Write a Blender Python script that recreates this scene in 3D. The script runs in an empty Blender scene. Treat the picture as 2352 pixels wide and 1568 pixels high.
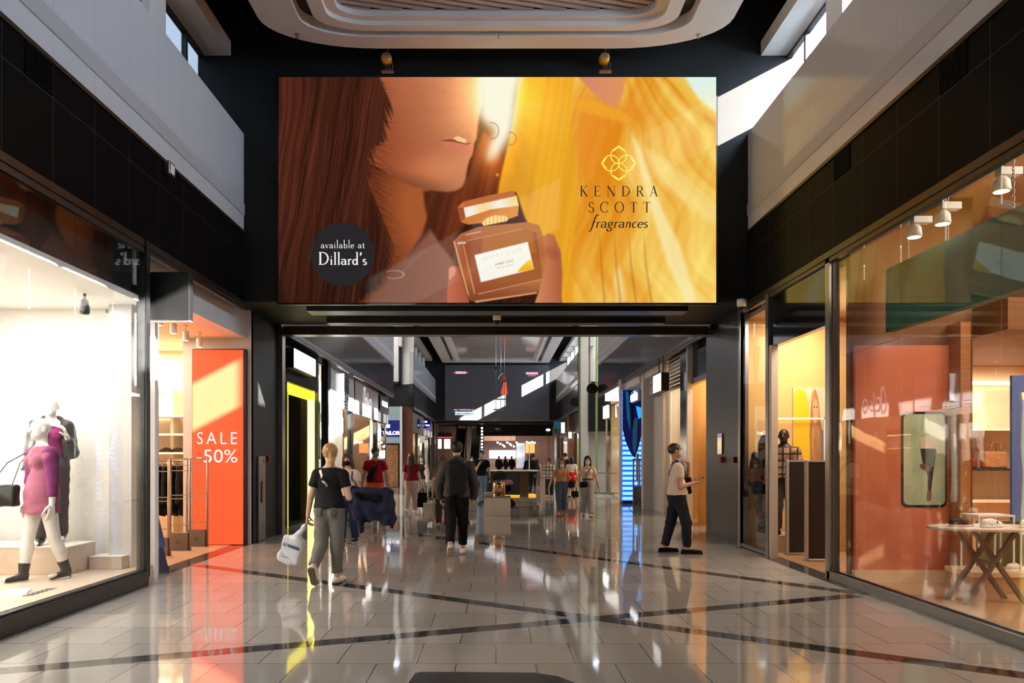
import bpy, math, random
import numpy as np
from mathutils import Vector, Matrix
random.seed(7); RNG = np.random.default_rng(5)
SC = bpy.context.scene
COL = SC.collection
# ------------------------------------------------------------------ camera, world, sun, exposure
HE = 1.56                      # eye height
cam_data = bpy.data.cameras.new('camera'); cam = bpy.data.objects.new('camera', cam_data); COL.objects.link(cam)
cam.location = (0, 0, HE); cam.rotation_euler = (math.pi/2, 0, 0)
cam_data.sensor_width = 36; cam_data.lens = 36*1700/2352
cam_data.shift_x = 37/2352; cam_data.shift_y = 266/2352
cam_data.clip_end = 300; cam_data.clip_start = 0.05
SC.camera = cam
world = bpy.data.worlds.new('world'); SC.world = world; world.use_nodes = True
bg = world.node_tree.nodes['Background']; bg.inputs[0].default_value = (0.62, 0.80, 1.0, 1); bg.inputs[1].default_value = 22.0
sun_d = bpy.data.lights.new('sun', 'SUN'); sun_d.energy = 150; sun_d.angle = math.radians(0.5); sun_d.color = (1.0, 0.95, 0.86)
sun_o = bpy.data.objects.new('sun', sun_d); COL.objects.link(sun_o)
SUN_DIR = Vector((-1, 0.55, -0.525)).normalized()
sun_o.rotation_euler = SUN_DIR.to_track_quat('-Z', 'Y').to_euler(); sun_o.location = (20, -10, 20)
for s_ in (-1,1):                # sky portals in the clerestory openings
    for y0_,y1_ in ((-8,12.5),(14.7,31),(38.5,52.5)):
        pl = bpy.data.lights.new('window_portal','AREA'); pl.shape = 'RECTANGLE'; pl.size, pl.size_y = y1_-y0_, 1.0; pl.cycles.is_portal = True
        po = bpy.data.objects.new('window_portal', pl); COL.objects.link(po); po.location = (s_*5.08,(y0_+y1_)/2,7.9); po.rotation_euler = (math.pi/2,0,math.pi/2*(-s_)) if False else (math.pi/2,0,-s_*math.pi/2)
vs = SC.view_settings; vs.view_transform = 'Standard'; vs.look = 'None'; vs.exposure = 0.5; vs.gamma = 1.0; vs.use_curve_mapping = False
SC.cycles.use_denoising = True
SC.cycles.max_bounces = 8; SC.cycles.diffuse_bounces = 4; SC.cycles.glossy_bounces = 4
SC.cycles.transparent_max_bounces = 16; SC.cycles.sample_clamp_indirect = 6; SC.cycles.caustics_reflective = False; SC.cycles.caustics_refractive = False

# ------------------------------------------------------------------ helpers
def P(px, py, y):              # photo pixel at a known distance y -> point in the hall
    return Vector(((px-1139)*y/1700, y, HE-(py-1050)*y/1700))
def lin(c):
    return tuple(((v/255)/12.92 if v/255 <= .04045 else (((v/255)+.055)/1.055)**2.4) for v in c)
MATS = {}
def pm(name, rgb=(200,200,200), rough=.5, spec=.5, metal=0., emit=None, es=1., coat=0.):
    if name in MATS: return MATS[name]
    m = bpy.data.materials.new(name); m.use_nodes = True; MATS[name] = m
    b = m.node_tree.nodes['Principled BSDF']
    b.inputs['Base Color'].default_value = (*lin(rgb), 1)
    b.inputs['Roughness'].default_value = rough; b.inputs['Metallic'].default_value = metal
    b.inputs['Specular IOR Level'].default_value = spec
    b.inputs['Coat Weight'].default_value = coat
    if emit is not None:
        b.inputs['Emission Color'].default_value = (*lin(emit), 1); b.inputs['Emission Strength'].default_value = es
    return m
def nodes(m): return m.node_tree.nodes, m.node_tree.links, m.node_tree.nodes['Principled BSDF']
def noisy(name, rgb, rgb2, scale=8., rough=.5, spec=.5, stretch=(1,1,1), bump=0., metal=0., rough2=None, coord='Object'):
    if name in MATS: return MATS[name]
    m = pm(name, rgb, rough, spec, metal); N, L, b = nodes(m)
    tc = N.new('ShaderNodeTexCoord'); mp = N.new('ShaderNodeMapping'); mp.inputs['Scale'].default_value = stretch
    nz = N.new('ShaderNodeTexNoise'); nz.inputs['Scale'].default_value = scale; nz.inputs['Detail'].default_value = 5
    L.new(tc.outputs[coord], mp.inputs[0]); L.new(mp.outputs[0], nz.inputs['Vector'])
    cr = N.new('ShaderNodeValToRGB'); cr.color_ramp.elements[0].color = (*lin(rgb), 1); cr.color_ramp.elements[1].color = (*lin(rgb2), 1)
    cr.color_ramp.elements[0].position = .3; cr.color_ramp.elements[1].position = .7
    L.new(nz.outputs['Fac'], cr.inputs[0]); L.new(cr.outputs[0], b.inputs['Base Color'])
    if bump:
        bp = N.new('ShaderNodeBump'); bp.inputs['Strength'].default_value = bump; bp.inputs['Distance'].default_value = .02
        L.new(nz.outputs['Fac'], bp.inputs['Height']); L.new(bp.outputs[0], b.inputs['Normal'])
    return m
def glass(name, tint=(1,1,1), base=.045, rough=0.0, wav=0.):
    if name in MATS: return MATS[name]
    m = bpy.data.materials.new(name); m.use_nodes = True; MATS[name] = m
    N, L = m.node_tree.nodes, m.node_tree.links
    N.remove(N['Principled BSDF']); out = N['Material Output']
    tr = N.new('ShaderNodeBsdfTransparent'); tr.inputs[0].default_value = (*tint, 1)
    gl = N.new('ShaderNodeBsdfGlossy'); gl.inputs['Roughness'].default_value = rough
    lw = N.new('ShaderNodeLayerWeight'); lw.inputs[0].default_value = .5
    pw = N.new('ShaderNodeMath'); pw.operation = 'POWER'; pw.inputs[1].default_value = 5
    mu = N.new('ShaderNodeMath'); mu.operation = 'MULTIPLY_ADD'; mu.inputs[1].default_value = 1-base; mu.inputs[2].default_value = base
    mx = N.new('ShaderNodeMixShader')
    L.new(lw.outputs['Facing'], pw.inputs[0]); L.new(pw.outputs[0], mu.inputs[0]); L.new(mu.outputs[0], mx.inputs[0])
    L.new(tr.outputs[0], mx.inputs[1]); L.new(gl.outputs[0], mx.inputs[2]); L.new(mx.outputs[0], out.inputs[0])
    if wav:
        tc = N.new('ShaderNodeTexCoord'); nz = N.new('ShaderNodeTexNoise'); nz.inputs['Scale'].default_value = 1.6
        bp = N.new('ShaderNodeBump'); bp.inputs['Strength'].default_value = wav; bp.inputs['Distance'].default_value = .02
        L.new(tc.outputs['Object'], nz.inputs['Vector']); L.new(nz.outputs['Fac'], bp.inputs['Height']); L.new(bp.outputs[0], gl.inputs['Normal'])
    return m

class MB:
    def __init__(s): s.v = []; s.f = []
    def add(s, vs_, fs_):
        o = len(s.v); s.v += [tuple(map(float, v)) for v in vs_]; s.f += [tuple(i+o for i in f) for f in fs_]; return s
    def box(s, a, b):
        x0,y0,z0 = (min(a[i],b[i]) for i in range(3)); x1,y1,z1 = (max(a[i],b[i]) for i in range(3))
        return s.add([(x0,y0,z0),(x1,y0,z0),(x1,y1,z0),(x0,y1,z0),(x0,y0,z1),(x1,y0,z1),(x1,y1,z1),(x0,y1,z1)],
                     [(0,3,2,1),(4,5,6,7),(0,1,5,4),(1,2,6,5),(2,3,7,6),(3,0,4,7)])
    def obox(s, c, hx, hy, hz):   # oriented box from centre and three half vectors
        c, hx, hy, hz = Vector(c), Vector(hx), Vector(hy), Vector(hz)
        vs_ = [c+i*hx+j*hy+k*hz for k in (-1,1) for j in (-1,1) for i in (-1,1)]
        return s.add(vs_, [(0,2,3,1),(4,5,7,6),(0,1,5,4),(1,3,7,5),(3,2,6,7),(2,0,4,6)])
    def bar(s, a, b, w, h=None, up=(0,0,1)):
        a, b = Vector(a), Vector(b); d = b-a; h = w if h is None else h
        if abs(d.normalized().dot(Vector(up))) > .99: up = (0,1,0)
        x = d.cross(Vector(up)).normalized(); z = x.cross(d).normalized()
        return s.obox((a+b)/2, x*w/2, d/2, z*h/2)
    def tube(s, pts, r, n=10, cap=True):
        pts = [Vector(p) for p in pts]; rs = r if isinstance(r, (list, tuple)) else [r]*len(pts)
        o = len(s.v); prev = None
        for i, p in enumerate(pts):
            d = (pts[min(i+1,len(pts)-1)]-pts[max(i-1,0)]).normalized()
            if prev is None:
                up = Vector((0,0,1)) if abs(d.z) < .9 else Vector((0,1,0)); x = d.cross(up).normalized()
            else: x = (prev-d*prev.dot(d)).normalized()
            prev = x; y = d.cross(x)
            for k in range(n):
                a = 2*math.pi*k/n; q = p+(x*math.cos(a)+y*math.sin(a))*rs[i]; s.v.append(tuple(q))
        for i in range(len(pts)-1):
            for k in range(n):
                k2 = (k+1) % n; s.f.append((o+i*n+k, o+i*n+k2, o+(i+1)*n+k2, o+(i+1)*n+k))
        if cap:
            s.f.append(tuple(o+k for k in range(n-1,-1,-1))); e = o+(len(pts)-1)*n; s.f.append(tuple(e+k for k in range(n)))
        return s
    def lathe(s, prof, c=(0,0,0), n=20, axis='z'):
        o = len(s.v); c = Vector(c)
        for r, h in prof:
            for k in range(n):
                a = 2*math.pi*k/n; u, w = r*math.cos(a), r*math.sin(a)
                q = {'z':(u,w,h),'y':(u,h,-w),'x':(h,u,w)}[axis]; s.v.append(tuple(c+Vector(q)))
        for i in range(len(prof)-1):
            for k in range(n):
                k2 = (k+1) % n; s.f.append((o+i*n+k, o+i*n+k2, o+(i+1)*n+k2, o+(i+1)*n+k))
        s.f.append(tuple(o+k for k in range(n-1,-1,-1))); e = o+(len(prof)-1)*n; s.f.append(tuple(e+k for k in range(n)))
        return s
    def prism(s, poly, f0, f1):   # poly of 2D points; f0/f1 map (a,b) to 3D for the two ends
        n = len(poly); o = len(s.v)
        s.v += [tuple(f0(*p)) for p in poly]+[tuple(f1(*p)) for p in poly]
        s.f.append(tuple(o+k for k in range(n-1,-1,-1))); s.f.append(tuple(o+n+k for k in range(n)))
        for k in range(n): k2 = (k+1) % n; s.f.append((o+k, o+k2, o+n+k2, o+n+k))
        return s
    def quad(s, a, b, c, d): return s.add([a,b,c,d], [(0,1,2,3)])
def mesh_of(mb, name, mat, smooth=False, origin=(0,0,0)):
    me = bpy.data.meshes.new(name); o = Vector(origin)
    me.from_pydata([tuple(Vector(v)-o) for v in mb.v], [], mb.f); me.update()
    if mat: me.materials.append(mat)
    if smooth:
        for p in me.polygons: p.use_smooth = True
    return me
def recalc(me):
    import bmesh
    bm = bmesh.new(); bm.from_mesh(me); bmesh.ops.recalc_face_normals(bm, faces=bm.faces); bm.to_mesh(me); bm.free()
def thing(name, label, cat, loc=(0,0,0), rz=0., group=None):
    o = bpy.data.objects.new(name, None); COL.objects.link(o); o.location = loc; o.rotation_euler = (0,0,rz); o.empty_display_size = .1
    o['label'] = label; o['category'] = cat
    if group: o['group'] = group
    return o
def part(name, mb, mat, parent, label=None, w=False, smooth=False, bevel=0., kind=None):   # w: the mesh is given in hall coordinates
    org = parent.matrix_basis.to_translation() if w else (0,0,0)
    if w and parent.parent is not None: org = Vector(org)+parent.parent.matrix_basis.to_translation()
    me = mb if isinstance(mb, bpy.types.Mesh) else mesh_of(mb, name, mat, smooth, org)
    if not isinstance(mb, bpy.types.Mesh): recalc(me)
    o = bpy.data.objects.new(name, me); COL.objects.link(o); o.parent = parent
    if label: o['label'] = label
    if kind: o['kind'] = kind
    if bevel: bev(o, bevel)
    return o
def bev(o, w, seg=2):
    b = o.modifiers.new('bevel', 'BEVEL'); b.width = w; b.segments = seg; b.limit_method = 'ANGLE'; b.angle_limit = .6
    return o
def single(name, mb, mat, label, cat, group=None, smooth=False, bevel=0., kind=None):
    a = np.array(mb.v); org = ((a[:,0].min()+a[:,0].max())/2, (a[:,1].min()+a[:,1].max())/2, a[:,2].min())
    me = mesh_of(mb, name, mat, smooth, org); recalc(me)
    o = bpy.data.objects.new(name, me); COL.objects.link(o); o.location = org
    o['label'] = label; o['category'] = cat
    if group: o['group'] = group
    if kind: o['kind'] = kind
    if bevel: bev(o, bevel)
    return o
def struct(name, mb, mat, parent=None, smooth=False, bevel=0., label=None):
    me = mesh_of(mb, name, mat, smooth); recalc(me)
    o = bpy.data.objects.new(name, me); COL.objects.link(o)
    if parent is not None: o.parent = parent
    else: o['kind'] = 'structure'
    if label: o['label'] = label
    if bevel: bev(o, bevel)
    return o
def dup(root, loc, rz=None, label=None, group=None, scale=None):
    r = root.copy(); COL.objects.link(r); r.location = loc
    if rz is not None: r.rotation_euler = (0,0,rz)
    if label: r['label'] = label
    if group: r['group'] = group
    if scale: r.scale = (scale,)*3
    for ch in list(root.children):
        c = ch.copy(); COL.objects.link(c); c.parent = r
        for g in list(ch.children):
            d = g.copy(); COL.objects.link(d); d.parent = c
    return r
def area(name, loc, size, power, color, to=(0,0,-1), spread=None, parent=None):
    l = bpy.data.lights.new(name, 'AREA'); l.shape = 'RECTANGLE'; l.size, l.size_y = size; l.energy = power; l.color = color
    if spread: l.spread = math.radians(spread)
    o = bpy.data.objects.new(name, l); COL.objects.link(o); o.location = loc
    o.rotation_euler = Vector(to).to_track_quat('-Z', 'Y').to_euler()
    return o
def spot(name, loc, to, power, color=(1,.85,.65), ang=60):
    l = bpy.data.lights.new(name, 'SPOT'); l.energy = power; l.color = color; l.spot_size = math.radians(ang); l.spot_blend = .6; l.shadow_soft_size = .05
    o = bpy.data.objects.new(name, l); COL.objects.link(o); o.location = loc
    o.rotation_euler = Vector(to).to_track_quat('-Z', 'Y').to_euler()
    return o
def text_mb(s, size, loc, xdir, updir, depth=.01, bold=0., sx=1., align='CENTER', shear=0., space=1.):   # built-in font as solid letters
    cu = bpy.data.curves.new('t', 'FONT'); cu.body = s; cu.size = size; cu.extrude = depth/2; cu.offset = bold; cu.align_x = align; cu.shear = shear
    cu.space_character = space; cu.resolution_u = 3
    ob = bpy.data.objects.new('t', cu); COL.objects.link(ob)
    dg = bpy.context.evaluated_depsgraph_get(); me = ob.evaluated_get(dg).to_mesh()
    X, U = Vector(xdir).normalized(), Vector(updir).normalized(); Nn = X.cross(U)
    mb = MB(); mb.add([Vector(loc)+X*v.co.x*sx+U*v.co.y+Nn*v.co.z for v in me.vertices], [tuple(p.vertices) for p in me.polygons])
    ob.evaluated_get(dg).to_mesh_clear(); bpy.data.objects.remove(ob); bpy.data.curves.remove(cu)
    return mb
# ------------------------------------------------------------------ surface materials of the building
def floor_mat():
    m = pm('polished_tile', (128,122,118), .06, .5); N, L, b = nodes(m)
    tc = N.new('ShaderNodeTexCoord'); sep = N.new('ShaderNodeSeparateXYZ'); L.new(tc.outputs['Object'], sep.inputs[0])
    mp = N.new('ShaderNodeMapping'); mp.inputs['Location'].default_value = (0, -.2+60, 0); L.new(tc.outputs['Object'], mp.inputs[0])
    br = N.new('ShaderNodeTexBrick'); L.new(mp.outputs[0], br.inputs['Vector'])
    for k, v in (('Scale',1), ('Mortar Size',.0035), ('Mortar Smooth',.1), ('Brick Width',.6), ('Row Height',.6)): br.inputs[k].default_value = v
    br.offset = .5; br.offset_frequency = 2
    br.inputs['Color1'].default_value = (*lin((170,164,159)),1); br.inputs['Color2'].default_value = (*lin((186,178,172)),1); br.inputs['Mortar'].default_value = (*lin((60,56,52)),1)
    def M(op, a, c=None, d=None):
        n = N.new('ShaderNodeMath'); n.operation = op
        for i, v in enumerate((a, c, d)):
            if v is None: continue
            if isinstance(v, (int, float)): n.inputs[i].default_value = v
            else: L.new(v, n.inputs[i])
        return n.outputs[0]
    X, Y = sep.outputs[0], sep.outputs[1]
    tot = None
    segs = [((-4.4,5.10),(4.08,8.36),.2), ((-4.35,10.72),(4.2,5.02),.2), ((-4.4,18.1),(4.15,8.52),.22), ((-4.4,17.1),(4.4,27.3),.22), ((-4.4,31.5),(4.4,22.),.25),
            ((-4.55,9.9),(-4.55,13.3),.3), ((4.32,8.4),(4.32,12.9),.34), ((-4.4,41.),(4.4,32.),.25)]
    for (x0,y0),(x1,y1),w in segs:
        Ln = math.hypot(x1-x0, y1-y0); dx, dy = (x1-x0)/Ln, (y1-y0)/Ln
        d = M('ABSOLUTE', M('ADD', M('ADD', M('MULTIPLY', X, -dy), M('MULTIPLY', Y, dx)), dy*x0-dx*y0))
        t = M('ABSOLUTE', M('ADD', M('ADD', M('MULTIPLY', X, dx), M('MULTIPLY', Y, dy)), -(dx*x0+dy*y0)-Ln/2))
        k = M('MULTIPLY', M('LESS_THAN', d, w/2), M('LESS_THAN', t, Ln/2))
        tot = k if tot is None else M('MAXIMUM', tot, k)
    nz = N.new('ShaderNodeTexNoise'); nz.inputs['Scale'].default_value = 2.2; nz.inputs['Detail'].default_value = 3
    wn = N.new('ShaderNodeTexWhiteNoise'); wn.noise_dimensions = '2D'
    sn = N.new('ShaderNodeVectorMath'); sn.operation = 'SNAP'; sn.inputs[1].default_value = (.6,.6,1); L.new(mp.outputs[0], sn.inputs[0]); L.new(sn.outputs[0], wn.inputs[0])
    cr = N.new('ShaderNodeValToRGB'); cr.color_ramp.elements[0].color = (*lin((52,50,50)),1); cr.color_ramp.elements[1].color = (*lin((92,88,86)),1)
    L.new(wn.outputs['Value'], cr.inputs[0])
    mx = N.new('ShaderNodeMix'); mx.data_type = 'RGBA'; L.new(tot, mx.inputs['Factor']); L.new(br.outputs['Color'], mx.inputs['A']); L.new(cr.outputs[0], mx.inputs['B'])
    L.new(mx.outputs['Result'], b.inputs['Base Color'])
    # each tile lies a hair out of level and has a soft polish wave
    nz2 = N.new('ShaderNodeTexNoise'); nz2.inputs['Scale'].default_value = 1.; nz2.inputs['Detail'].default_value = 2
    mp2 = N.new('ShaderNodeMapping'); mp2.inputs['Scale'].default_value = (5., 1.3, 1); L.new(tc.outputs['Object'], mp2.inputs[0]); L.new(mp2.outputs[0], nz2.inputs['Vector'])
    h = M('ADD', M('MULTIPLY', nz2.outputs['Fac'], .5), M('MULTIPLY', br.outputs['Fac'], -.35))
    bp = N.new('ShaderNodeBump'); bp.inputs['Strength'].default_value = .09; bp.inputs['Distance'].default_value = .02; L.new(h, bp.inputs['Height']); L.new(bp.outputs[0], b.inputs['Normal'])
    L.new(M('MULTIPLY_ADD', nz.outputs['Fac'], .07, .02), b.inputs['Roughness'])
    return m
def panel_mat(name, rgb, rough, spec, seam=.745, zrow=None, seamcol=(150,150,150), wav=.25, coat=0.):   # cladding panels along Y with thin seams
    if name in MATS: return MATS[name]
    m = pm(name, rgb, rough, spec, coat=coat); N, L, b = nodes(m)
    tc = N.new('ShaderNodeTexCoord'); sep = N.new('ShaderNodeSeparateXYZ'); L.new(tc.outputs['Object'], sep.inputs[0])
    def M(op, a, c):
        n = N.new('ShaderNodeMath'); n.operation = op
        for i, v in enumerate((a, c)):
            if isinstance(v, (int, float)): n.inputs[i].default_value = v
            else: L.new(v, n.inputs[i])
        return n.outputs[0]
    k = M('LESS_THAN', M('MODULO', M('ADD', sep.outputs[1], 20*seam+.3), seam), .009)
    if zrow: k = M('MAXIMUM', k, M('LESS_THAN', M('ABSOLUTE', M('ADD', sep.outputs[2], -zrow), 0), .005))
    mx = N.new('ShaderNodeMix'); mx.data_type = 'RGBA'; L.new(k, mx.inputs['Factor'])
    mx.inputs['A'].default_value = (*lin(rgb),1); mx.inputs['B'].default_value = (*lin(seamcol),1); L.new(mx.outputs['Result'], b.inputs['Base Color'])
    if wav:
        mp = N.new('ShaderNodeMapping'); mp.inputs['Scale'].default_value = (1, 1.1, .8); L.new(tc.outputs['Object'], mp.inputs[0])
        nz = N.new('ShaderNodeTexNoise'); nz.inputs['Scale'].default_value = 1.1; nz.inputs['Detail'].default_value = 2; L.new(mp.outputs[0], nz.inputs['Vector'])
        bp = N.new('ShaderNodeBump'); bp.inputs['Strength'].default_value = wav; bp.inputs['Distance'].default_value = .03
        L.new(nz.outputs['Fac'], bp.inputs['Height']); L.new(bp.outputs[0], b.inputs['Normal'])
    return m
M_FLOOR = floor_mat()
M_GREY = panel_mat('grey_gloss_panel', (200,202,206), .11, .28, .745, wav=.12, seamcol=(185,185,185))
M_BLACK2 = panel_mat('dark_mirror_panel', (40,40,41), .10, .55, .745, 5.03, (70,70,70), .15)
M_BAND = pm('grey_band', (176,176,180), .45)
M_BLACK = panel_mat('black_gloss_panel', (17,17,19), .28, .012, .745, 5.03, (58,58,58), .10)
M_BLKW = noisy('black_paint', (20,20,21), (24,24,25), 3, .55, .3)
M_CEIL = pm('black_ceiling', (10,10,11), .8, .2)
M_CLOUD = noisy('ceiling_plaster', (214,208,204), (220,214,210), 2, .6, .3)
M_WHITE = noisy('white_wall', (225,222,218), (232,229,226), 2, .6, .3)
M_TRIM = noisy('dark_bronze_metal', (52,44,38), (66,56,48), 6, .3, .5, metal=.6)
M_STEEL = noisy('brushed_steel', (140,136,132), (165,160,155), 30, .28, .5, stretch=(1,1,.05), metal=.9)
M_CHROME = pm('chrome', (200,200,200), .12, .5, 1.)
M_DARKMET = noisy('dark_metal', (46,46,48), (56,56,58), 12, .35, .5, metal=.5)
M_GLASS = glass('shop_glass', (.97,.985,.975), .05, 0., .05)
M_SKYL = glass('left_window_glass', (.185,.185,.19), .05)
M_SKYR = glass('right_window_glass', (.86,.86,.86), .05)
M_BLK = pm('black_satin', (12,12,13), .35, .5)
M_SPEC = pm('white_gloss', (235,235,232), .25, .5)
M_WHITEE = pm('white_light', (255,255,255), .5, .2, emit=(255,255,255), es=1.6)
M_WARME = pm('warm_light', (255,240,215), .5, .2, emit=(255,228,190), es=2.6)
M_LAMPE = pm('lamp_glow', (255,245,230), .5, .2, emit=(255,240,215), es=12.)
M_WOOD = noisy('oak_wood', (150,92,48), (178,116,66), 3, .35, .5, stretch=(1,1,14))
M_WOODF = noisy('orange_wood_floor', (150,84,36), (180,108,52), 2, .25, .5, stretch=(12,1,1))
M_CREAM = noisy('cream_wall', (216,190,150), (222,196,156), 2, .7, .2)

# ------------------------------------------------------------------ shell of the mall
struct('floor', MB().box((-12,-9,-.15),(12,84,0)), M_FLOOR)
HALLS = ((-8., 12.57), (14.7, 31.), (38.5, 52.5))
SN = {-1:'left', 1:'right'}
struct('ceiling', MB().box((-5.06,-9,9.25),(5.06,84,9.4)).box((-12,31,9.25),(-5.06,38.6,9.4)).box((5.06,31,9.25),(12,38.6,9.4)).box((-12,52.5,9.25),(-5.06,84,9.4)).box((5.06,52.5,9.25),(12,84,9.4)), M_CEIL)
tn = [0]
def trim(mb, m, **k):
    tn[0] += 1; return struct('trim_%d' % tn[0], mb, m, **k)
sh = MB()
for s in (-1,1):
    for y0,y1,z in ((-9,31,5.5),(31,38.6,9.3),(38.6,52.5,5.5),(52.5,84,9.3)): sh.box((s*12,y0,0),(s*12.15,y1,z))
    for y0,y1 in ((-9,31.),(38.5,84)): sh.box((s*4.95,y0,5.36),(s*12,y1,5.5))
struct('wall_outer', sh.box((-12,-9,0),(12,-8.85,9.3)).box((-12,84,0),(12,84.15,9.3)), M_BLKW)
def vent_mb(X, s, y):
    mb = MB().box((X-s*.004,y,5.05),(X+s*.002,y+.42,5.35)).box((X-s*.016,y,5.05),(X-s*.003,y+.42,5.065)).box((X-s*.016,y,5.335),(X-s*.003,y+.42,5.35))
    for k in range(15): mb.box((X-s*.015,y+.005+k*.028,5.06),(X-s*.003,y+.017+k*.028,5.34))
    return mb
wn = [0]
for s in (-1,1):
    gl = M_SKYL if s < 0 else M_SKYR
    for hi, (y0,y1) in enumerate(HALLS):
        X = s*4.28
        struct('wall_'+SN[s]+'_fascia', MB().box((X,y0,4.2),(X+s*.25,y1,5.37)), M_BLACK if hi == 0 else M_BLACK2)
        struct('wall_'+SN[s]+'_parapet', MB().box((X,y0,5.40),(X+s*.22,y1,7.05)), M_GREY)
        trim(MB().box((X-s*.015,y0,5.66),(X+s*.02,y1,5.86)), M_BAND)
        trim(MB().box((X-s*.02,y0,5.355),(X+s*.05,y1,5.40)), M_TRIM)
        trim(MB().box((X-s*.025,y0,4.12),(X+s*.08,y1,4.2)).box((X-s*.01,y0,4.06),(X+s*.06,y1,4.12)), M_TRIM)
        struct('wall_'+SN[s]+'_sill', MB().box((s*4.92,y0,5.36),(s*5.06,y1,7.42)), M_BLKW if s < 0 else M_WHITE)
        struct('wall_'+SN[s]+'_head', MB().box((s*4.92,y0,8.38),(s*5.06,y1,9.3)), M_WHITE)
        trim(MB().box((s*4.5,y0,8.38),(s*4.92,y1,8.62)), M_WHITE)              # soffit lip above the windows
        yy = y1 if hi != 0 else 12.78
        while yy > y0+.5:
            p0 = max(yy-1.88, y0); wn[0] += 1
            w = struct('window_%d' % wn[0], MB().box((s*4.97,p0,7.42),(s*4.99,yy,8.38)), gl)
            mid = yy-.94
            struct('window_frame', MB().box((s*4.94,mid-.03,7.42),(s*5.02,mid+.03,8.38)).box((s*4.94,p0,7.42),(s*5.02,yy,7.46)).box((s*4.94,p0,8.33),(s*5.02,yy,8.38)), M_DARKMET, parent=w)
            tn[0] += 1
            struct('wall_pier', MB().box((s*4.86,p0-.52,7.3),(s*5.06,p0,8.38)), M_WHITE); yy -= 2.4
        if hi == 0:
            for yv in ((6.72,) if s < 0 else (8.94,6.72)):
                single('air_vent', vent_mb(X,s,yv), pm('vent_black',(10,10,10),.8,.1), 'dark square air vent grille in the black fascia, %s' % ('left wall' if s<0 else ('right wall nearer the portal' if yv>8 else 'right wall nearer the viewer')), 'vent')
# portals between the halls, with the passage walls
for k,(y0,y1) in enumerate(((12.57,14.7),(52.5,54.5))):
    struct('wall_portal', MB().box((-12,y0,4.2),(12,y1,5.5)).box((-5.06,y0,5.5),(5.06,y1,9.3)), M_BLKW)
    struct('wall_pier_left', MB().box((-4.55,y0+.75,0),(-4.40,y1+.55,4.2)), M_BLKW)
    struct('wall_pier_right', MB().box((4.36,y0+.52,0),(4.6,y1+.65,4.2)), M_DARKMET)
    trim(MB().box((-4.60,y1+.2,0),(-4.30,y1+.42,4.1)), M_STEEL); trim(MB().box((4.38,y1+.3,0),(4.62,y1+.5,4.1)), M_STEEL)
    trim(MB().box((-4.6,y1+.15,4.02),(4.6,y1+.42,4.19)), M_TRIM)
trim(MB().box((-3.3,12.9,4.11),(3.35,13.3,4.21)), M_BLK); trim(MB().box((-3.2,14.0,4.10),(3.2,14.3,4.21)), M_BLK)
# cross mall between hall two and hall three
for s in (-1,1):
    struct('wall_cross_upper', MB().box((s*4.92,31.0,5.36),(s*12,30.8,9.3)), M_WHITE)
    cv = MB(); n = 14                                                             # gently curved white wall end above the shops
    pts = [(s*(4.28+(9-4.28)*i/n), 38.5+ (.9*math.sin(math.pi*min(i/n*1.0,1))*0.6)) for i in range(n+1)]
    for z0,z1,mt,nm in ((5.37,9.25,M_WHITE,'wall_cross_end'),(4.2,5.37,M_BLKW,'wall_cross_band')):
        cv = MB()
        for i in range(n):
            (xa,ya),(xb,yb) = pts[i],pts[i+1]
            cv.add([(xa,ya,z0),(xb,yb,z0),(xb,yb+.2,z0),(xa,ya+.2,z0),(xa,ya,z1),(xb,yb,z1),(xb,yb+.2,z1),(xa,ya+.2,z1)],[(0,1,5,4),(1,2,6,5),(2,3,7,6),(3,0,4,7),(0,3,2,1),(4,5,6,7)])
        struct(nm, cv, mt)
    struct('wall_cross_far', MB().box((s*9,31,0),(s*9.15,38.5,9.3)), M_WHITE)
    struct('wall_cross_shops', MB().box((s*4.35,38.62,0),(s*9,38.8,4.2)), noisy('brick_wall', (92,58,44), (110,70,52), 30, .8, .2) if s<0 else M_WHITE)
for s in (-1,1): area('fill_cross', (s*6.8,34.8,9.1), (3,5), 170, (1,.96,.9))  # added fill lights standing in for the daylight of the cross mall
# ------------------------------------------------------------------ suspended ceilings
def rrect(x0,y0,x1,y1,r,n=10,k=1.):
    out = []; q = r*k
    for cx,cy,a0 in ((x1-r,y1-q,0),(x0+r,y1-q,90),(x0+r,y0+q,180),(x1-r,y0+q,270)):
        for i in range(n+1):
            a = math.radians(a0+90*i/n); out.append((cx+r*math.cos(a), cy+q*math.sin(a)))
    return out
def ring(mb, a, b, z0, z1):      # flat ring between two outlines with equal point counts, with thickness
    n = len(a); o = len(mb.v)
    for z in (z0,z1):
        mb.v += [(x,y,z) for x,y in a]+[(x,y,z) for x,y in b]
    for k in range(n):
        k2 = (k+1)%n
        mb.f += [(o+k,o+k2,o+n+k2,o+n+k),(o+2*n+k,o+3*n+k,o+3*n+k2,o+2*n+k2),(o+k,o+2*n+k,o+2*n+k2,o+k2),(o+n+k,o+n+k2,o+3*n+k2,o+3*n+k)]
    return mb
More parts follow.
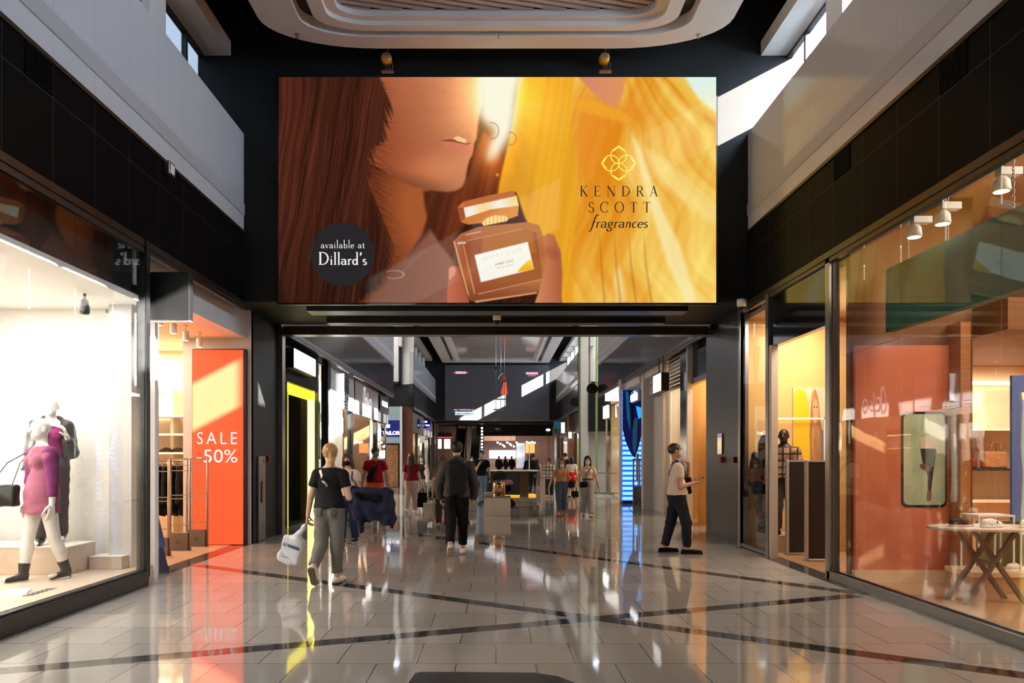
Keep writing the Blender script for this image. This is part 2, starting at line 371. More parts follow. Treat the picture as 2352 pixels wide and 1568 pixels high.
def cloud(name, label, x, y0, y1, z, r, slats=True):
    t = thing(name, label, 'ceiling', (0,(y0+y1)/2,z))
    o = rrect(-x,y0,x,y1,r,10,.5); i1 = rrect(-x+.62,y0+.34,x-.62,y1-.34,max(r-.7,.3),10,.5); i2 = rrect(-x+.84,y0+.46,x-.84,y1-.46,max(r-.85,.25),10,.5)
    i3 = rrect(-x+1.06,y0+.62,x-1.06,y1-.62,max(r-1.,.2),10,.5); i4 = rrect(-x+1.22,y0+.74,x-1.22,y1-.74,max(r-1.2,.15),10,.5)
    part('border', ring(MB(), o, i1, z, z+.22), M_CLOUD, t, w=True)
    part('slot', ring(MB(), i1, i2, z+.18, z+.3), M_BLK, t, w=True)
    part('inner_border', ring(MB(), i2, i3, z+.02, z+.2), M_CLOUD, t, w=True)
    part('inner_step', ring(MB(), i3, i4, z+.09, z+.2), M_CLOUD, t, w=True)
    gm = MB(); ax, ay0, ay1 = x-1.22, y0+.74, y1-.74
    if slats:
        sp = .125
        yy = ay0-.52*ax
        while yy < ay1:
            p, q = Vector((-ax, yy, z+.2)), Vector((ax, yy+.5*ax, z+.2)); dy = q.y-p.y
            t0, t1 = max(0, (ay0-p.y)/dy), min(1, (ay1-p.y)/dy)
            if t1-t0 > .02: gm.bar(p.lerp(q, t0), p.lerp(q, t1), .075, .05)
            yy += sp
        part('slat_grille', gm, pm('grille_slat', (170,162,158), .5), t, w=True)
        part('backing', MB().box((-ax-.02,ay0-.02,z+.3),(ax+.02,ay1+.02,z+.34)), pm('grille_back', (60,54,52), .8), t, w=True)
    else:
        part('stretched_panel', MB().box((-ax-.05,ay0-.05,z+.14),(ax+.05,ay1+.05,z+.18)), pm('gloss_ceiling', (176,168,166), .12, .5), t, w=True)
    return t
c1 = cloud('suspended_ceiling', 'pale rounded suspended ceiling with dark slot and slatted centre above the big advertising screen', 3.62, -6.5, 12.1, 8.24, 1.7)
c2 = cloud('suspended_ceiling', 'suspended ceiling raft beyond the portal, only its bright far edge showing', 3.9, 15.4, 38.1, 8.22, 1.2, False)
c3 = cloud('suspended_ceiling', 'far suspended ceiling with glossy centre in front of the dark far screen', 3.75, 39.3, 52.1, 8.22, .25, False)
for c,(ya,yb) in ((c1,(-4,10.9)),(c2,(17,36)),(c3,(41,50.5))):
    for s in (-1,1):
        n = 7
        for i in range(n):
            q = ya+(yb-ya)*(i+.5)/n; z = c.location.z
            sl_ = bpy.data.lights.new('downlight_lamp','SPOT'); sl_.energy = 900; sl_.color = (1,.97,.93); sl_.spot_size = 2.2; sl_.spot_blend = .8; sl_.shadow_soft_size = .06; so_ = bpy.data.objects.new('downlight_lamp', sl_); COL.objects.link(so_); so_.location = (s*(abs(3.62 if c is c1 else (3.9 if c is c2 else 3.75))-.9), q, z+.13)
            pt = part('downlight', MB().lathe([(.06,.16),(.06,.175),(.045,.178)], (s*(abs(3.62 if c is c1 else (3.9 if c is c2 else 3.75))-.73), q-c.location.y, 0), 14), M_STEEL, c)
for px,py in ((690,87),(1145,107),(1596,87)):
    q = P(px,py,11.9); q.z = 8.24
    single('sprinkler', MB().lathe([(.012,0),(.03,.005),(.012,.01),(.012,.05),(.04,.055)], (q.x,q.y-.2,8.185), 10), M_STEEL, {690:'small ceiling sprinkler at the left end of the rounded ceiling border',1145:'small ceiling sprinkler in the middle of the rounded ceiling border',1596:'small ceiling sprinkler at the right end of the rounded ceiling border'}[px], 'sprinkler')
# ------------------------------------------------------------------ serif lettering drawn as strokes
T_, t_ = .11, .04
def arc(cx,cy,rx,ry,a0,a1,n=14): return [(cx+rx*math.cos(math.radians(a0+(a1-a0)*i/n)), cy+ry*math.sin(math.radians(a0+(a1-a0)*i/n))) for i in range(n+1)]
def sf(x,y,h=.1): return ('f',[(x-h,y),(x+h,y)],t_)
G = {
'K':(.78,[('f',[(.14,0),(.14,1)],T_),sf(.14,.02),sf(.14,.98),('f',[(.14,.42),(.6,1)],t_),sf(.6,.98),('f',[(.29,.58),(.68,0)],T_),sf(.7,.02)]),
'E':(.66,[('f',[(.14,0),(.14,1)],T_),('f',[(.02,.98),(.56,.98)],t_),('f',[(.14,.52),(.46,.52)],t_),('f',[(.02,.02),(.58,.02)],t_),('f',[(.55,1),(.57,.82)],t_),('f',[(.46,.6),(.46,.44)],t_),('f',[(.57,0),(.61,.2)],t_)]),
'N':(.88,[('f',[(.14,0),(.14,1)],t_),('f',[(.12,1),(.74,0)],T_),('f',[(.74,0),(.74,1)],t_),sf(.14,.02),sf(.1,.98,.08),sf(.74,.98)]),
'D':(.84,[('f',[(.14,0),(.14,1)],T_),('f',[(.02,.98),(.3,.98)],t_),('f',[(.02,.02),(.3,.02)],t_),('c',arc(.28,.5,.46,.48,-90,90),0)]),
'R':(.74,[('f',[(.14,0),(.14,1)],T_),sf(.14,.02),('f',[(.02,.98),(.32,.98)],t_),('f',[(.14,.49),(.32,.49)],t_),('c',arc(.32,.735,.24,.245,-90,90),0),('f',[(.34,.49),(.66,0)],T_),sf(.69,.02,.07)]),
'A':(.74,[('f',[(.08,0),(.38,1)],t_),('f',[(.36,1),(.66,0)],T_),('f',[(.18,.33),(.55,.33)],t_),sf(.08,.02),sf(.66,.02)]),
'S':(.56,[('c',arc(.29,.74,.2,.24,35,250,10)+arc(.28,.25,.22,.25,70,-150,10),0),('f',[(.46,.9),(.47,.72)],t_),('f',[(.08,.3),(.07,.08)],t_)]),
'C':(.82,[('c',arc(.46,.5,.4,.5,42,318,20),0),('f',[(.76,.98),(.77,.72)],t_)]),
'O':(.92,[('c',arc(.46,.5,.4,.5,0,360,26),0)]),
'T':(.7,[('f',[(.35,0),(.35,1)],T_),sf(.35,.02),('f',[(.04,.97),(.66,.97)],t_),('f',[(.04,.99),(.02,.8)],t_),('f',[(.66,.99),(.68,.8)],t_)]),
'a':(.46,[('c',arc(.2,.31,.15,.13,160,0,8)+[(.35,.08),(.43,.0)],0),('c',arc(.2,.13,.15,.12,70,360,12),0)]),
'v':(.42,[('f',[(.06,.43),(.2,0)],.08),('f',[(.2,0),(.36,.43)],t_),sf(.06,.43,.06),sf(.36,.43,.06)]),
'i':(.24,[('f',[(.12,0),(.12,.43)],.085),sf(.12,.015,.08),('f',[(.04,.42),(.12,.42)],t_),('f',[(.09,.62),(.15,.62)],.08)]),
'l':(.24,[('f',[(.12,0),(.12,1)],.085),sf(.12,.015,.08),('f',[(.03,.98),(.12,.98)],t_)]),
'b':(.48,[('f',[(.1,0),(.1,1)],.085),('f',[(.02,.98),(.1,.98)],t_),('c',arc(.26,.215,.17,.215,0,360,18),0)]),
'e':(.42,[('c',arc(.21,.215,.17,.215,0,320,16),0),('f',[(.05,.24),(.38,.24)],t_)]),
't':(.3,[('c',[(.13,.6),(.13,.12)]+arc(.21,.1,.08,.1,180,330,6),0),('f',[(.03,.42),(.27,.42)],t_)]),
'd':(.5,[('c',arc(.2,.215,.16,.215,0,360,18),0),('f',[(.37,0),(.37,1)],.085),('f',[(.28,.98),(.37,.98)],t_),('f',[(.37,.015),(.46,.015)],t_)]),
'r':(.34,[('f',[(.1,0),(.1,.43)],.085),sf(.1,.015,.08),('f',[(.03,.42),(.1,.42)],t_),('c',arc(.22,.3,.11,.13,160,40,6),0)]),
's':(.34,[('c',arc(.17,.325,.11,.105,40,250,8)+arc(.165,.11,.12,.11,70,-150,8),0)]),
"'":(.2,[('c',[(.1,.98),(.13,.88),(.06,.74)],0)]),
'n':(.48,[('f',[(.1,0),(.1,.43)],.07),('c',arc(.23,.28,.13,.15,170,0,8)+[(.36,.05),(.42,.0)],0)]),
'c':(.38,[('c',arc(.2,.215,.16,.215,50,310,14),0)]),
'g':(.44,[('c',arc(.2,.29,.14,.14,0,360,16),0),('c',[(.12,.16),(.08,.08),(.2,.02),(.34,-.05)]+arc(.2,-.15,.16,.12,20,-220,12),0),('f',[(.32,.38),(.42,.42)],t_)]),
'f':(.34,[('c',[(.4,.92),(.36,1.0),(.27,.96),(.2,.75),(.13,.1),(.07,-.2),(-.02,-.3),(-.1,-.24)],0),('f',[(.04,.42),(.32,.42)],t_)]),
' ':(.3,[])}
def ribbon(mb, pts, wf, f):      # pts in em space, wf(i)->width, f maps em -> 3D
    n = len(pts); L_, R_ = [], []
    for i,(x,y) in enumerate(pts):
        a, b = pts[max(i-1,0)], pts[min(i+1,n-1)]; dx, dy = b[0]-a[0], b[1]-a[1]; l = math.hypot(dx,dy) or 1
        w = wf(dx/l, dy/l)/2; L_.append((x-dy/l*w, y+dx/l*w)); R_.append((x+dy/l*w, y-dx/l*w))
    o = len(mb.v); mb.v += [tuple(f(*p)) for p in L_+R_]
    mb.f += [(o+i, o+i+1, o+n+i+1, o+n+i) for i in range(n-1)]
def stroke_line(mb, s, p0, p1, size, bold=1., shear=0., f=None):      # fits the word between two points by letter spacing
    adv = [G[c][0]*size for c in s]; p0, p1 = np.array(p0,float), np.array(p1,float); Ld = np.linalg.norm(p1-p0); d = (p1-p0)/Ld; u = np.array((d[1],-d[0]))
    gap = (Ld-sum(adv))/max(len(s)-1,1); x = 0.
    for c,a in zip(s,adv):
        for kind,pts,w in G[c][1]:
            wf = (lambda dx,dy,w=w: w*bold) if kind == 'f' else (lambda dx,dy: (t_+(.1-t_)*abs(dy)**1.2)*bold)
            ribbon(mb, pts, wf, lambda gx,gy: f(*(p0+d*(x+(gx+gy*shear)*size)+u*gy*size)))
        x += a+gap
# ------------------------------------------------------------------ the picture on the big screen (painted point by point)
SY = 12.46                                                              # distance of the screen face
KS = 1.5; CW, CH = int(1005*KS), int(518*KS)
yy_, xx_ = np.mgrid[0:CH, 0:CW].astype(np.float32); PX, PY = xx_/KS+640, yy_/KS+177
def blur(a, r):
    r = max(int(r*KS), 1)
    for ax in (0,1):
        for _ in range(2):
            pad = [(0,0)]*a.ndim; pad[ax] = (r+1, r); c = np.cumsum(np.pad(a, pad, mode='edge'), axis=ax, dtype=np.float64)
            n = a.shape[ax]; hi = np.take(c, range(2*r+1, 2*r+1+n), axis=ax); lo = np.take(c, range(0, n), axis=ax); a = ((hi-lo)/(2*r+1)).astype(np.float32)
    return a
def pmask(poly, soft=0.):
    p = np.array(poly, np.float32); m = np.zeros((CH,CW), bool); j = len(p)-1
    for i in range(len(p)):
        (xi,yi),(xj,yj) = p[i],p[j]
        if yi != yj: m ^= ((yi > PY) != (yj > PY)) & (PX < (xj-xi)*(PY-yi)/(yj-yi)+xi)
        j = i
    m = m.astype(np.float32)
    return blur(m, soft) if soft else m
IMG = np.zeros((CH,CW,3), np.float32)
def paint(mask, col): 
    col = np.asarray(col, np.float32); IMG[:] = IMG*(1-mask[...,None])+col*mask[...,None]
def noise1(u, seed, oct_=4):     # smooth 1-D noise evaluated at array u
    r = np.random.default_rng(seed); out = 0*u; amp = 1.
    for o in range(oct_):
        tb = r.random(4096).astype(np.float32); q = u*(2**o); i = np.floor(q).astype(int); f = q-i; f = f*f*(3-2*f)
        out += amp*(tb[i % 4096]*(1-f)+tb[(i+1) % 4096]*f-.5); amp *= .6
    return out
def grad(c0, c1, t): t = np.clip(t,0,1)[...,None]; return np.array(c0,np.float32)*(1-t)+np.array(c1,np.float32)*t
# hair behind everything on the left
wv = PX+6*np.sin(PY/95.+PX/90.)+3*np.sin(PY/37.+PX/40.)+(PY-177)*.13
st = .6*noise1(wv/15., 1, 3)+.5*noise1(wv/4.5+PY/240., 2, 3)
hair = grad((40,17,10),(100,48,32), .46+.62*st+.10*np.sin(PX/45.))*(1-.25*np.clip((PY-480)/250,0,1))[...,None]
paint(np.ones((CH,CW),np.float32), hair)
# neck and chest
paint(pmask([(822,372),(985,432),(988,480),(968,540),(930,600),(905,640),(865,700),(822,700)], 3), grad((96,44,22),(168,88,46), (PX-850)/110+.25*np.sin(PY/60.)))
paint(pmask([(930,590),(985,530),(1008,500),(1040,560),(1055,640),(1050,700),(830,700),(880,655)], 6), grad((120,70,52),(146,96,78), (PX-850)/180.))
# hair right of the neck
dh = pmask([(972,438),(1050,442),(1075,405),(1090,350),(1110,300),(1140,330),(1155,380),(1150,440),(1100,480),(1045,540),(1042,600),(1010,560),(985,520),(975,470)], 3)
paint(dh, grad((74,32,18),(120,52,26), .5+.7*noise1((PX+PY*.25)/14., 3, 4)+(PX-1040)/180.))
# face
face = pmask([(838,170),(1112,170),(1108,235),(1099,270),(1096,300),(1094,318),(1088,330),(1086,345),(1084,356),(1078,366),(1073,385),(1069,412),(1062,428),(1048,438),(1025,441),(985,437),(940,425),(895,402),(852,376),(830,350),(830,260)], 2.2)
t1 = np.clip((PX-880)/230.,0,1)*.75+np.clip((330-PY)/220.,0,1)*.35
fc = grad((152,74,44),(214,138,98), t1*1.25); fc = fc*(1-np.clip(t1-.75,0,1)[...,None]*1.6)+np.array((245,222,160))*np.clip(t1-.75,0,1)[...,None]*1.6
jaw = np.clip((PY-(372+ (PX-860)*.24))/60.,0,1)*np.clip((1075-PX)/80,0,1); fc = fc*(1-.42*jaw[...,None]); ck = np.exp(-((PX-1000)/70.)**2-((PY-385)/34.)**2)[...,None]; fc = fc+ck*np.array((26,20,12))
paint(face, fc)
fr = RNG.random((70,2))
for a,b in fr: paint(np.exp(-((PX-880-a*170)**2+(PY-190-b*120)**2)/2.2)*.22, (130,66,44))
# lips
paint(pmask([(1006,323),(1025,312),(1045,304),(1062,307),(1078,303),(1088,320),(1072,330),(1040,324)], 1.8)*.85, (196,116,82))
paint(pmask([(1010,325),(1040,322),(1072,330),(1088,333),(1086,346),(1078,356),(1060,356),(1040,344)], 1.8)*.8, (204,112,92))
paint(pmask([(1008,323),(1035,319),(1070,328),(1086,328),(1072,332),(1040,325)], .7)*.9, (112,50,36))
paint(pmask([(1040,316),(1052,312),(1070,320),(1071,329),(1050,324)], 1), (232,190,142))
# hair falling over the cheek and neck
ek = np.array([(177,876),(205,886),(238,900),(272,898),(300,890),(322,889),(340,868),(373,860),(407,856),(424,848),(474,870),(508,884),(542,897),(576,904),(610,899),(643,886),(677,850),(700,820)], float)
edge = np.interp(PY[:,0], ek[:,0], ek[:,1])[:,None]+0*PX
fm = np.clip((edge+13*noise1((PX-PY*.42)/4.5,8,3)-PX)/14., 0, 1)
paint(fm, hair)
for k in range(150):           # loose strands
    y0 = 180+RNG.random()*420; x0 = 850+(y0>420)*(y0-420)*.12+RNG.random()*14; ln = 18+RNG.random()*46; cv = -.3+RNG.random()*1.1
    tt = (PX-x0)/ln; yc = y0+cv*ln*tt*tt+ (8 if y0<400 else 26)*tt
    paint(np.where((tt>0)&(tt<1), np.exp(-((PY-yc)/.8)**2)*(1-tt)*.75, 0), (76,34,22))
# sunlight through hair
sun_core = pmask([(1096,170),(1200,170),(1188,215),(1182,270),(1176,305),(1150,345),(1128,372),(1117,366),(1124,330),(1136,300),(1118,285),(1100,270),(1096,235)], 10)
# yellow dress
dress = pmask([(1192,170),(1182,245),(1172,310),(1158,370),(1146,425),(1143,450),(1185,440),(1205,500),(1240,560),(1275,610),(1290,700),(1650,700),(1650,170)], 2)
ang = np.arctan2(PX-1395, PY-60); f1 = noise1(ang*11+40+noise1(PY/120.,44,2)*1.2, 21, 3); f2 = noise1(PX/26.+PY/160., 22, 4)
right = np.clip((PX-1315-8*np.sin(PY/55.))/10., 0, 1)
dc = grad((222,140,18),(250,190,52), (.42+.38*f2))*(1-right[...,None])+grad((228,140,22),(255,226,122), (.40+.62*f1+.34*noise1((PX*.8+PY*.35)/38.,31,3))+.30*np.clip((PX-1480)/160,0,1)+.22*np.clip((PY-520)/170,0,1))*right[...,None]
om = (np.exp(-((PX-1350)/52.)**2-((PY-310)/120.)**2)+.8*np.exp(-((PX-1440)/60.)**2-((PY-265)/32.)**2))*right; dc = dc*(1-.8*np.clip(om,0,1)[...,None])+np.array((234,138,34))*.8*np.clip(om,0,1)[...,None]
paint(dress, dc)
paint(pmask([(1182,245),(1172,310),(1146,425),(1143,450),(1185,440),(1230,470),(1215,330),(1200,240)], 7)*.35, (206,140,50))
paint(pmask([(1322,170),(1438,170),(1430,215),(1418,246),(1392,240),(1360,210)], 2.5), grad((214,136,112),(230,150,92), (PX-1330)/110.))
paint(pmask([(1318,225),(1370,232),(1425,252),(1452,275),(1440,284),(1380,268),(1322,248)], 3)*.8, (246,168,44))
paint(pmask([(1448,300),(1475,350),(1500,430),(1530,500),(1560,560),(1600,690),(1575,700),(1530,600),(1500,500),(1470,400)], 4)*.75, (255,240,180))
paint(pmask([(1470,330),(1560,390),(1645,470),(1645,520),(1590,480),(1510,410)], 6)*.5, (255,236,160))
paint(pmask([(1420,600),(1440,690),(1415,700),(1408,640)], 4)*.5, (255,240,190))
paint(pmask([(1560,170),(1650,170),(1650,262),(1612,232),(1580,200)], 4), grad((226,246,234),(252,246,214), (PY-190)/70.))
paint(pmask([(1530,170),(1570,170),(1616,250),(1615,300),(1600,290),(1575,225)], 3)*.7, (240,190,70))
for k in range(4): paint(pmask([(1375+k*34,520),(1383+k*34,600),(1392+k*36,700),(1386+k*36,700),(1378+k*34,610)], 1)*.30, (150,96,30))
# glow
g = np.exp(-((PX-1142)**2+(PY-225)**2)/(2*62.**2)); IMG[:] = IMG+np.array((150,120,60))*g[...,None]*.9
IMG[:] = np.clip(IMG,0,255); paint(sun_core, np.array((255,252,226)))
g2 = np.exp(-((PX-1130)**2/(2*26.**2)+(PY-350)**2/(2*40.**2)))*(1-sun_core); IMG[:] = np.clip(IMG+np.array((120,66,16))*g2[...,None]*.8,0,255)
for cx,cy,rr in ((1128,300,17),(1172,318,13)):
    rg = np.exp(-((np.hypot(PX-cx,(PY-cy)*.9)-rr)/1.4)**2)*(PX>cx-4); paint(rg*.45,(150,80,30))
paint(np.exp(-((PX-1142)**2+(PY-401)**2)/12.), (226,190,40))
rays = np.clip(.5+noise1(np.arctan2(PY-240,PX-1140)*9+50,77,3),0,1)*np.exp(-np.hypot(PX-1140,(PY-240)*.8)/75.)
paint(blur(np.clip(rays*.34,0,1)*(1-sun_core),2), np.array((255,232,160)))
for k in range(60):
    tk = k/60; xk, yk = 905+22*math.cos(tk*6.28), 630+9*math.sin(tk*6.28)
    if not (xk < 905 and abs(yk-630) < 6): paint(np.exp(-((PX-xk)**2+(PY-yk)**2)/1.3)*.5, (240,214,190))
for k in range(40): tk = k/40; paint(np.exp(-((PX-(926+54*tk))**2+(PY-(622-50*tk-10*tk*(1-tk)))**2)/.8)*.35, (214,160,120))
for k in range(130):            # fine strands along the hair mass
    x0 = 650+RNG.random()*215; y0 = 180+RNG.random()*430; ln = 60+RNG.random()*150; tt = (PY-y0)/ln; xc = x0-.13*(PY-y0)+6*np.sin(PY/80.+k)
    paint(np.where((tt>0)&(tt<1), np.exp(-((PX-xc)/.8)**2)*np.sin(np.clip(tt,0,1)*3.14)*.40, 0), (150,78,50) if k % 2 else (30,12,8))
# perfume bottle held in a hand
B = lambda q: [(1000+x/5.6, 420+y/5.6) for x,y in q]
paint(pmask(B([(165,1110),(190,1065),(240,1058),(285,1080),(310,1150),(400,1400),(440,1550),(150,1550),(148,1400),(165,1250)]),1.2), grad((196,112,82),(172,84,56),(PX-1030)/45.))
paint(pmask(B([(170,1110),(195,1072),(240,1075),(262,1120),(250,1180),(205,1225),(172,1250)]),1), (226,150,124))
body = B([(228,745),(330,645),(560,560),(1180,500),(1330,540),(1390,700),(1420,1250),(1300,1420),(520,1540),(420,1500),(300,1100)])
paint(pmask(body,.8), grad((170,92,58),(190,118,62),(PX-1045)/200.+.35*np.sin(PY/16.))*(1-.28*np.clip((PY-640)/60,0,1))[...,None])
paint(pmask(B([(280,760),(1180,600),(1300,640),(1380,1230),(520,1430),(350,800)]),1.2)*.55, (150,78,44))
paint(pmask(B([(600,700),(1240,590),(1290,900),(600,1000)]),2)*.6, (196,122,52))
for q,c,w in ((B([(228,745),(245,745),(430,1440),(415,1440)]),(250,200,130),.8),(B([(350,790),(362,790),(510,1420),(496,1425)]),(244,190,150),.7),(B([(280,762),(390,750),(390,778),(282,788)]),(250,244,240),.7),(B([(380,660),(585,615),(587,628),(385,675)]),(246,214,190),.7),
              (B([(500,1515),(1300,1400),(1310,1420),(520,1538)]),(238,170,120),.8),(B([(540,1420),(1370,1228),(1372,1240),(545,1435)]),(226,160,130),.7),(B([(400,735),(1110,585),(1112,596),(402,748)]),(226,180,150),.5)):
    paint(pmask(q,.7)*w, c)
paint(pmask(B([(500,925),(1185,755),(1265,1105),(582,1275)]),.5), grad((250,248,240),(255,252,236),(PX-1090)/130.))
paint(pmask(B([(1050,1145),(1100,1080),(1170,1010),(1230,970),(1265,1105)]),.6), grad((255,226,110),(246,176,20),(PY-590)/30.))
cap_ = B([(280,310),(365,235),(980,95),(1045,165),(1070,290),(1060,420),(900,480),(420,535),(325,500)])
paint(pmask(cap_,.7), grad((206,120,60),(228,148,70),(PX-1050)/130.))
paint(pmask(B([(360,315),(1040,165),(1070,290),(700,340),(385,445)]),.8), grad((252,222,160),(250,242,226),.5+.5*np.sin((PX-1060)/11.)))
paint(pmask(B([(365,240),(980,98),(1040,160),(360,312)]),.8)*.8, (190,104,62)); paint(pmask(B([(280,315),(358,315),(385,450),(325,500)]),.8)*.7, (150,70,34))
paint(pmask(B([(590,520),(650,450),(760,415),(900,420),(935,455),(920,490),(620,550)]),.8), grad((246,190,90),(255,230,170),.5+.5*np.sin((PX-1100)/1.4)))
paint(pmask(B([(1375,690),(1440,650),(1520,660),(1560,760),(1610,880),(1630,1150),(1615,1550),(1270,1550),(1340,1350),(1400,1100),(1400,850)]),1.5), grad((212,136,92),(176,96,62),(PX-1235)/55.))
paint(pmask(B([(1400,830),(1520,820),(1600,900),(1560,1000),(1420,930)]),4)*.35,(140,70,46))
IMG[:] = np.clip(IMG, 0, 255)
def picture(name, arr):
    h, w = arr.shape[:2]; im = bpy.data.images.new(name, w, h, alpha=False); px = np.ones((h,w,4), np.float32); px[...,:3] = arr[::-1]/255.
    im.pixels.foreach_set(px.ravel()); im.update(); im.pack(); return im
def screen_mat(name, im, es=1., base=(6,6,6)):
    m = pm(name, base, .6, .0); N, L, b = nodes(m); tx = N.new('ShaderNodeTexImage'); tx.image = im; tx.extension = 'EXTEND'
    L.new(tx.outputs[0], b.inputs['Emission Color']); b.inputs['Emission Strength'].default_value = es; return m
def face_with_uv(name, a, b, c, d, mat, parent):      # corners: lower left, lower right, upper right, upper left (hall coordinates)
    me = mesh_of(MB().quad(a,b,c,d), name, mat, origin=parent.location); uv = me.uv_layers.new()
    for i,q in enumerate(((0,0),(1,0),(1,1),(0,1))): uv.data[i].uv = q
    o = bpy.data.objects.new(name, me); COL.objects.link(o); o.parent = parent; return o
S0, S1 = P(640,695,SY), P(1645,177,SY)
t = thing('advertising_screen', 'huge lit advertising screen with a perfume bottle and yellow dress above the passage', 'screen', ((S0.x+S1.x)/2, SY+.05, S0.z))
part('cabinet', MB().box((S0.x-.03,SY+.012,S0.z-.03),(S1.x+.03,12.56,S1.z+.03)), M_BLK, t, w=True)
face_with_uv('display', (S0.x,SY,S0.z),(S1.x,SY,S0.z),(S1.x,SY,S1.z),(S0.x,SY,S1.z), screen_mat('advert_picture', picture('advert_picture', IMG), .68), t)
def sp(px, py, d=.006): q = P(px,py,SY); q.y = SY-d; return q
em = lambda n, c, s=1.: pm(n, (4,4,4), .5, .1, emit=c, es=s*.71)
mb = MB(); stroke_line(mb,'KENDRA',(1332,451),(1510,451),24,1.12,0,sp); stroke_line(mb,'SCOTT',(1351,488),(1494,488),24,1.12,0,sp); stroke_line(mb,'fragrances',(1356,523),(1487,523),30,1.15,.22,sp)
part('lettering', mb, em('ink_dark',(44,42,40),1), t, w=True, label='dark serif lettering')
mb = MB(); o = len(mb.v); mb.v += [tuple(sp(787+73*math.cos(a*math.pi/36), 584+73*math.sin(a*math.pi/36), .004)) for a in range(72)]; mb.f.append(tuple(range(72)))
part('round_badge', mb, em('badge_dark',(38,36,38),1), t, w=True, label='dark round badge')
mb = MB(); stroke_line(mb,'available at',(737,570),(838,570),19,1.,0,lambda x,y: sp(x,y,.008)); stroke_line(mb,"Dillard's",(732,608),(843,608),29,1.35,0,lambda x,y: sp(x,y,.008))
part('lettering', mb, em('ink_white',(238,236,232),1), t, w=True, label='white serif lettering')
mb = MB()
for k in range(4):
    a0 = math.pi/2*k; ux, uy = math.cos(a0), math.sin(a0); pts = []
    for i in range(41):
        a = math.pi*2*i/40; r = 18.2*(1+.10*math.exp(-((a-math.pi)/.16)**2)*0); x, y = 17.5-18.2*math.cos(a), 18.2*math.sin(a)
        tip = math.exp(-((a-math.pi)/.30)**2); pts.append((1421+(x+2.2*tip)*ux-y*uy*(1-.25*tip*0), 375+(x+2.2*tip)*uy+y*ux))
    ribbon(mb, pts, lambda dx,dy: 2.4, sp)
    tp = [(35.5,-7),(34.5,-3),(38.5,0),(34.5,3),(35.5,7),(32,5),(32,-5)]
    for q in (((29,-13),(34,-6),(38.5,0)),((38.5,0),(34,6),(29,13))): ribbon(mb, [(1421+x*ux-y*uy, 375+x*uy+y*ux) for x,y in q], lambda dx,dy: 4.6, sp)
part('emblem', mb, em('emblem_yellow',(255,236,92),1), t, w=True, label='yellow four petal emblem')
mb = MB(); stroke_line(mb,'KENDRA SCOTT',(1109,598.5),(1199,577),8.5,.8,0,sp)
part('lettering', mb, em('ink_gold',(206,184,150),1), t, w=True)
d_ = Vector((43.4,0,10.7)).normalized(); u_ = Vector((-d_.z,0,d_.x))
part('lettering', text_mb('AMBER AURA', .053, sp(1158.5,605.5,.007), d_, u_, .001), em('ink_brown',(168,128,70),1), t, w=True)
part('lettering', text_mb('EAU DE PARFUM', .040, sp(1161,613.8,.007), d_, u_, .001), em('ink_tan',(200,178,146),1), t, w=True)
# ------------------------------------------------------------------ the far screen
FY = 52.4; F0, F1 = P(1022,965,FY), P(1262,838,FY)
t = thing('video_screen', 'dark video screen crossed by a sunbeam on the far portal', 'screen', ((F0.x+F1.x)/2, FY+.05, F0.z))
part('display', MB().box((F0.x,FY,F0.z),(F1.x,52.49,F1.z)), pm('led_face', (62,62,66), .6, .2, emit=(34,34,37), es=.7), t, w=True)
fp = lambda px,py,d=.02: (lambda q: Vector((q.x,FY-d,q.z)))(P(px,py,FY))
def fbox(x0,y0,x1,y1,d=.015): a, b = fp(x0,y1,d), fp(x1,y0,d); return MB().box((a.x,FY-d,a.z),(b.x,FY-.001,b.z))
part('caption_bar', fbox(1046,853,1071,858), em('cap_w',(250,235,240)), t, w=True); part('caption_bar', fbox(1045,945,1086,953), em('cap_c',(225,245,255)), t, w=True); part('caption_bar', fbox(1208,854,1236,860), em('cap_r',(225,70,95)), t, w=True)
part('lettering', text_mb('FASHION WEEKEND', .12, fp(1058.5,857,.03),(1,0,0),(0,0,1),.004,.004), em('cap_pink',(230,80,110)), t, w=True)
part('lettering', text_mb('FALL / WINTER 2021-22', .135, fp(1065.5,942.5,.03),(1,0,0),(0,0,1),.004,.004), em('cap_w2',(255,220,235)), t, w=True)
part('lettering', text_mb('ALBERTA FERRETTI', .155, fp(1065.5,951.5,.03),(1,0,0),(0,0,1),.004,.004), em('cap_t',(70,110,130)), t, w=True)
part('lettering', text_mb('FASHION', .2, fp(1222,859.6,.03),(1,0,0),(0,0,1),.004,.012), em('cap_w2',(255,220,235)), t, w=True); part('lettering', text_mb('& LIFESTYLE', .11, fp(1222,864,.03),(1,0,0),(0,0,1),.004), em('cap_w2',(255,220,235)), t, w=True)
mb = MB().add([fp(*q) for q in ((1157,877),(1163,877),(1166,905),(1158,907),(1150,904))],[(0,1,2,3,4)]); part('figure_dress', mb, em('fig_dress',(226,92,66)), t, w=True)
mb = MB().add([fp(1158+6*math.cos(a),868+6*math.sin(a)) for a in [k*.5236 for k in range(12)]],[tuple(range(12))]); part('figure_head', mb, em('fig_head',(150,40,34)), t, w=True)
mb = MB(); ribbon(mb, arc(1156,872,12,13,100,-90,10)[:0]+[(1156-11*math.sin(a),871-13*math.cos(a)) for a in [k*.157 for k in range(11)]], lambda dx,dy: 1.2, fp); part('light_arc', mb, em('fig_arc',(170,190,255)), t, w=True)
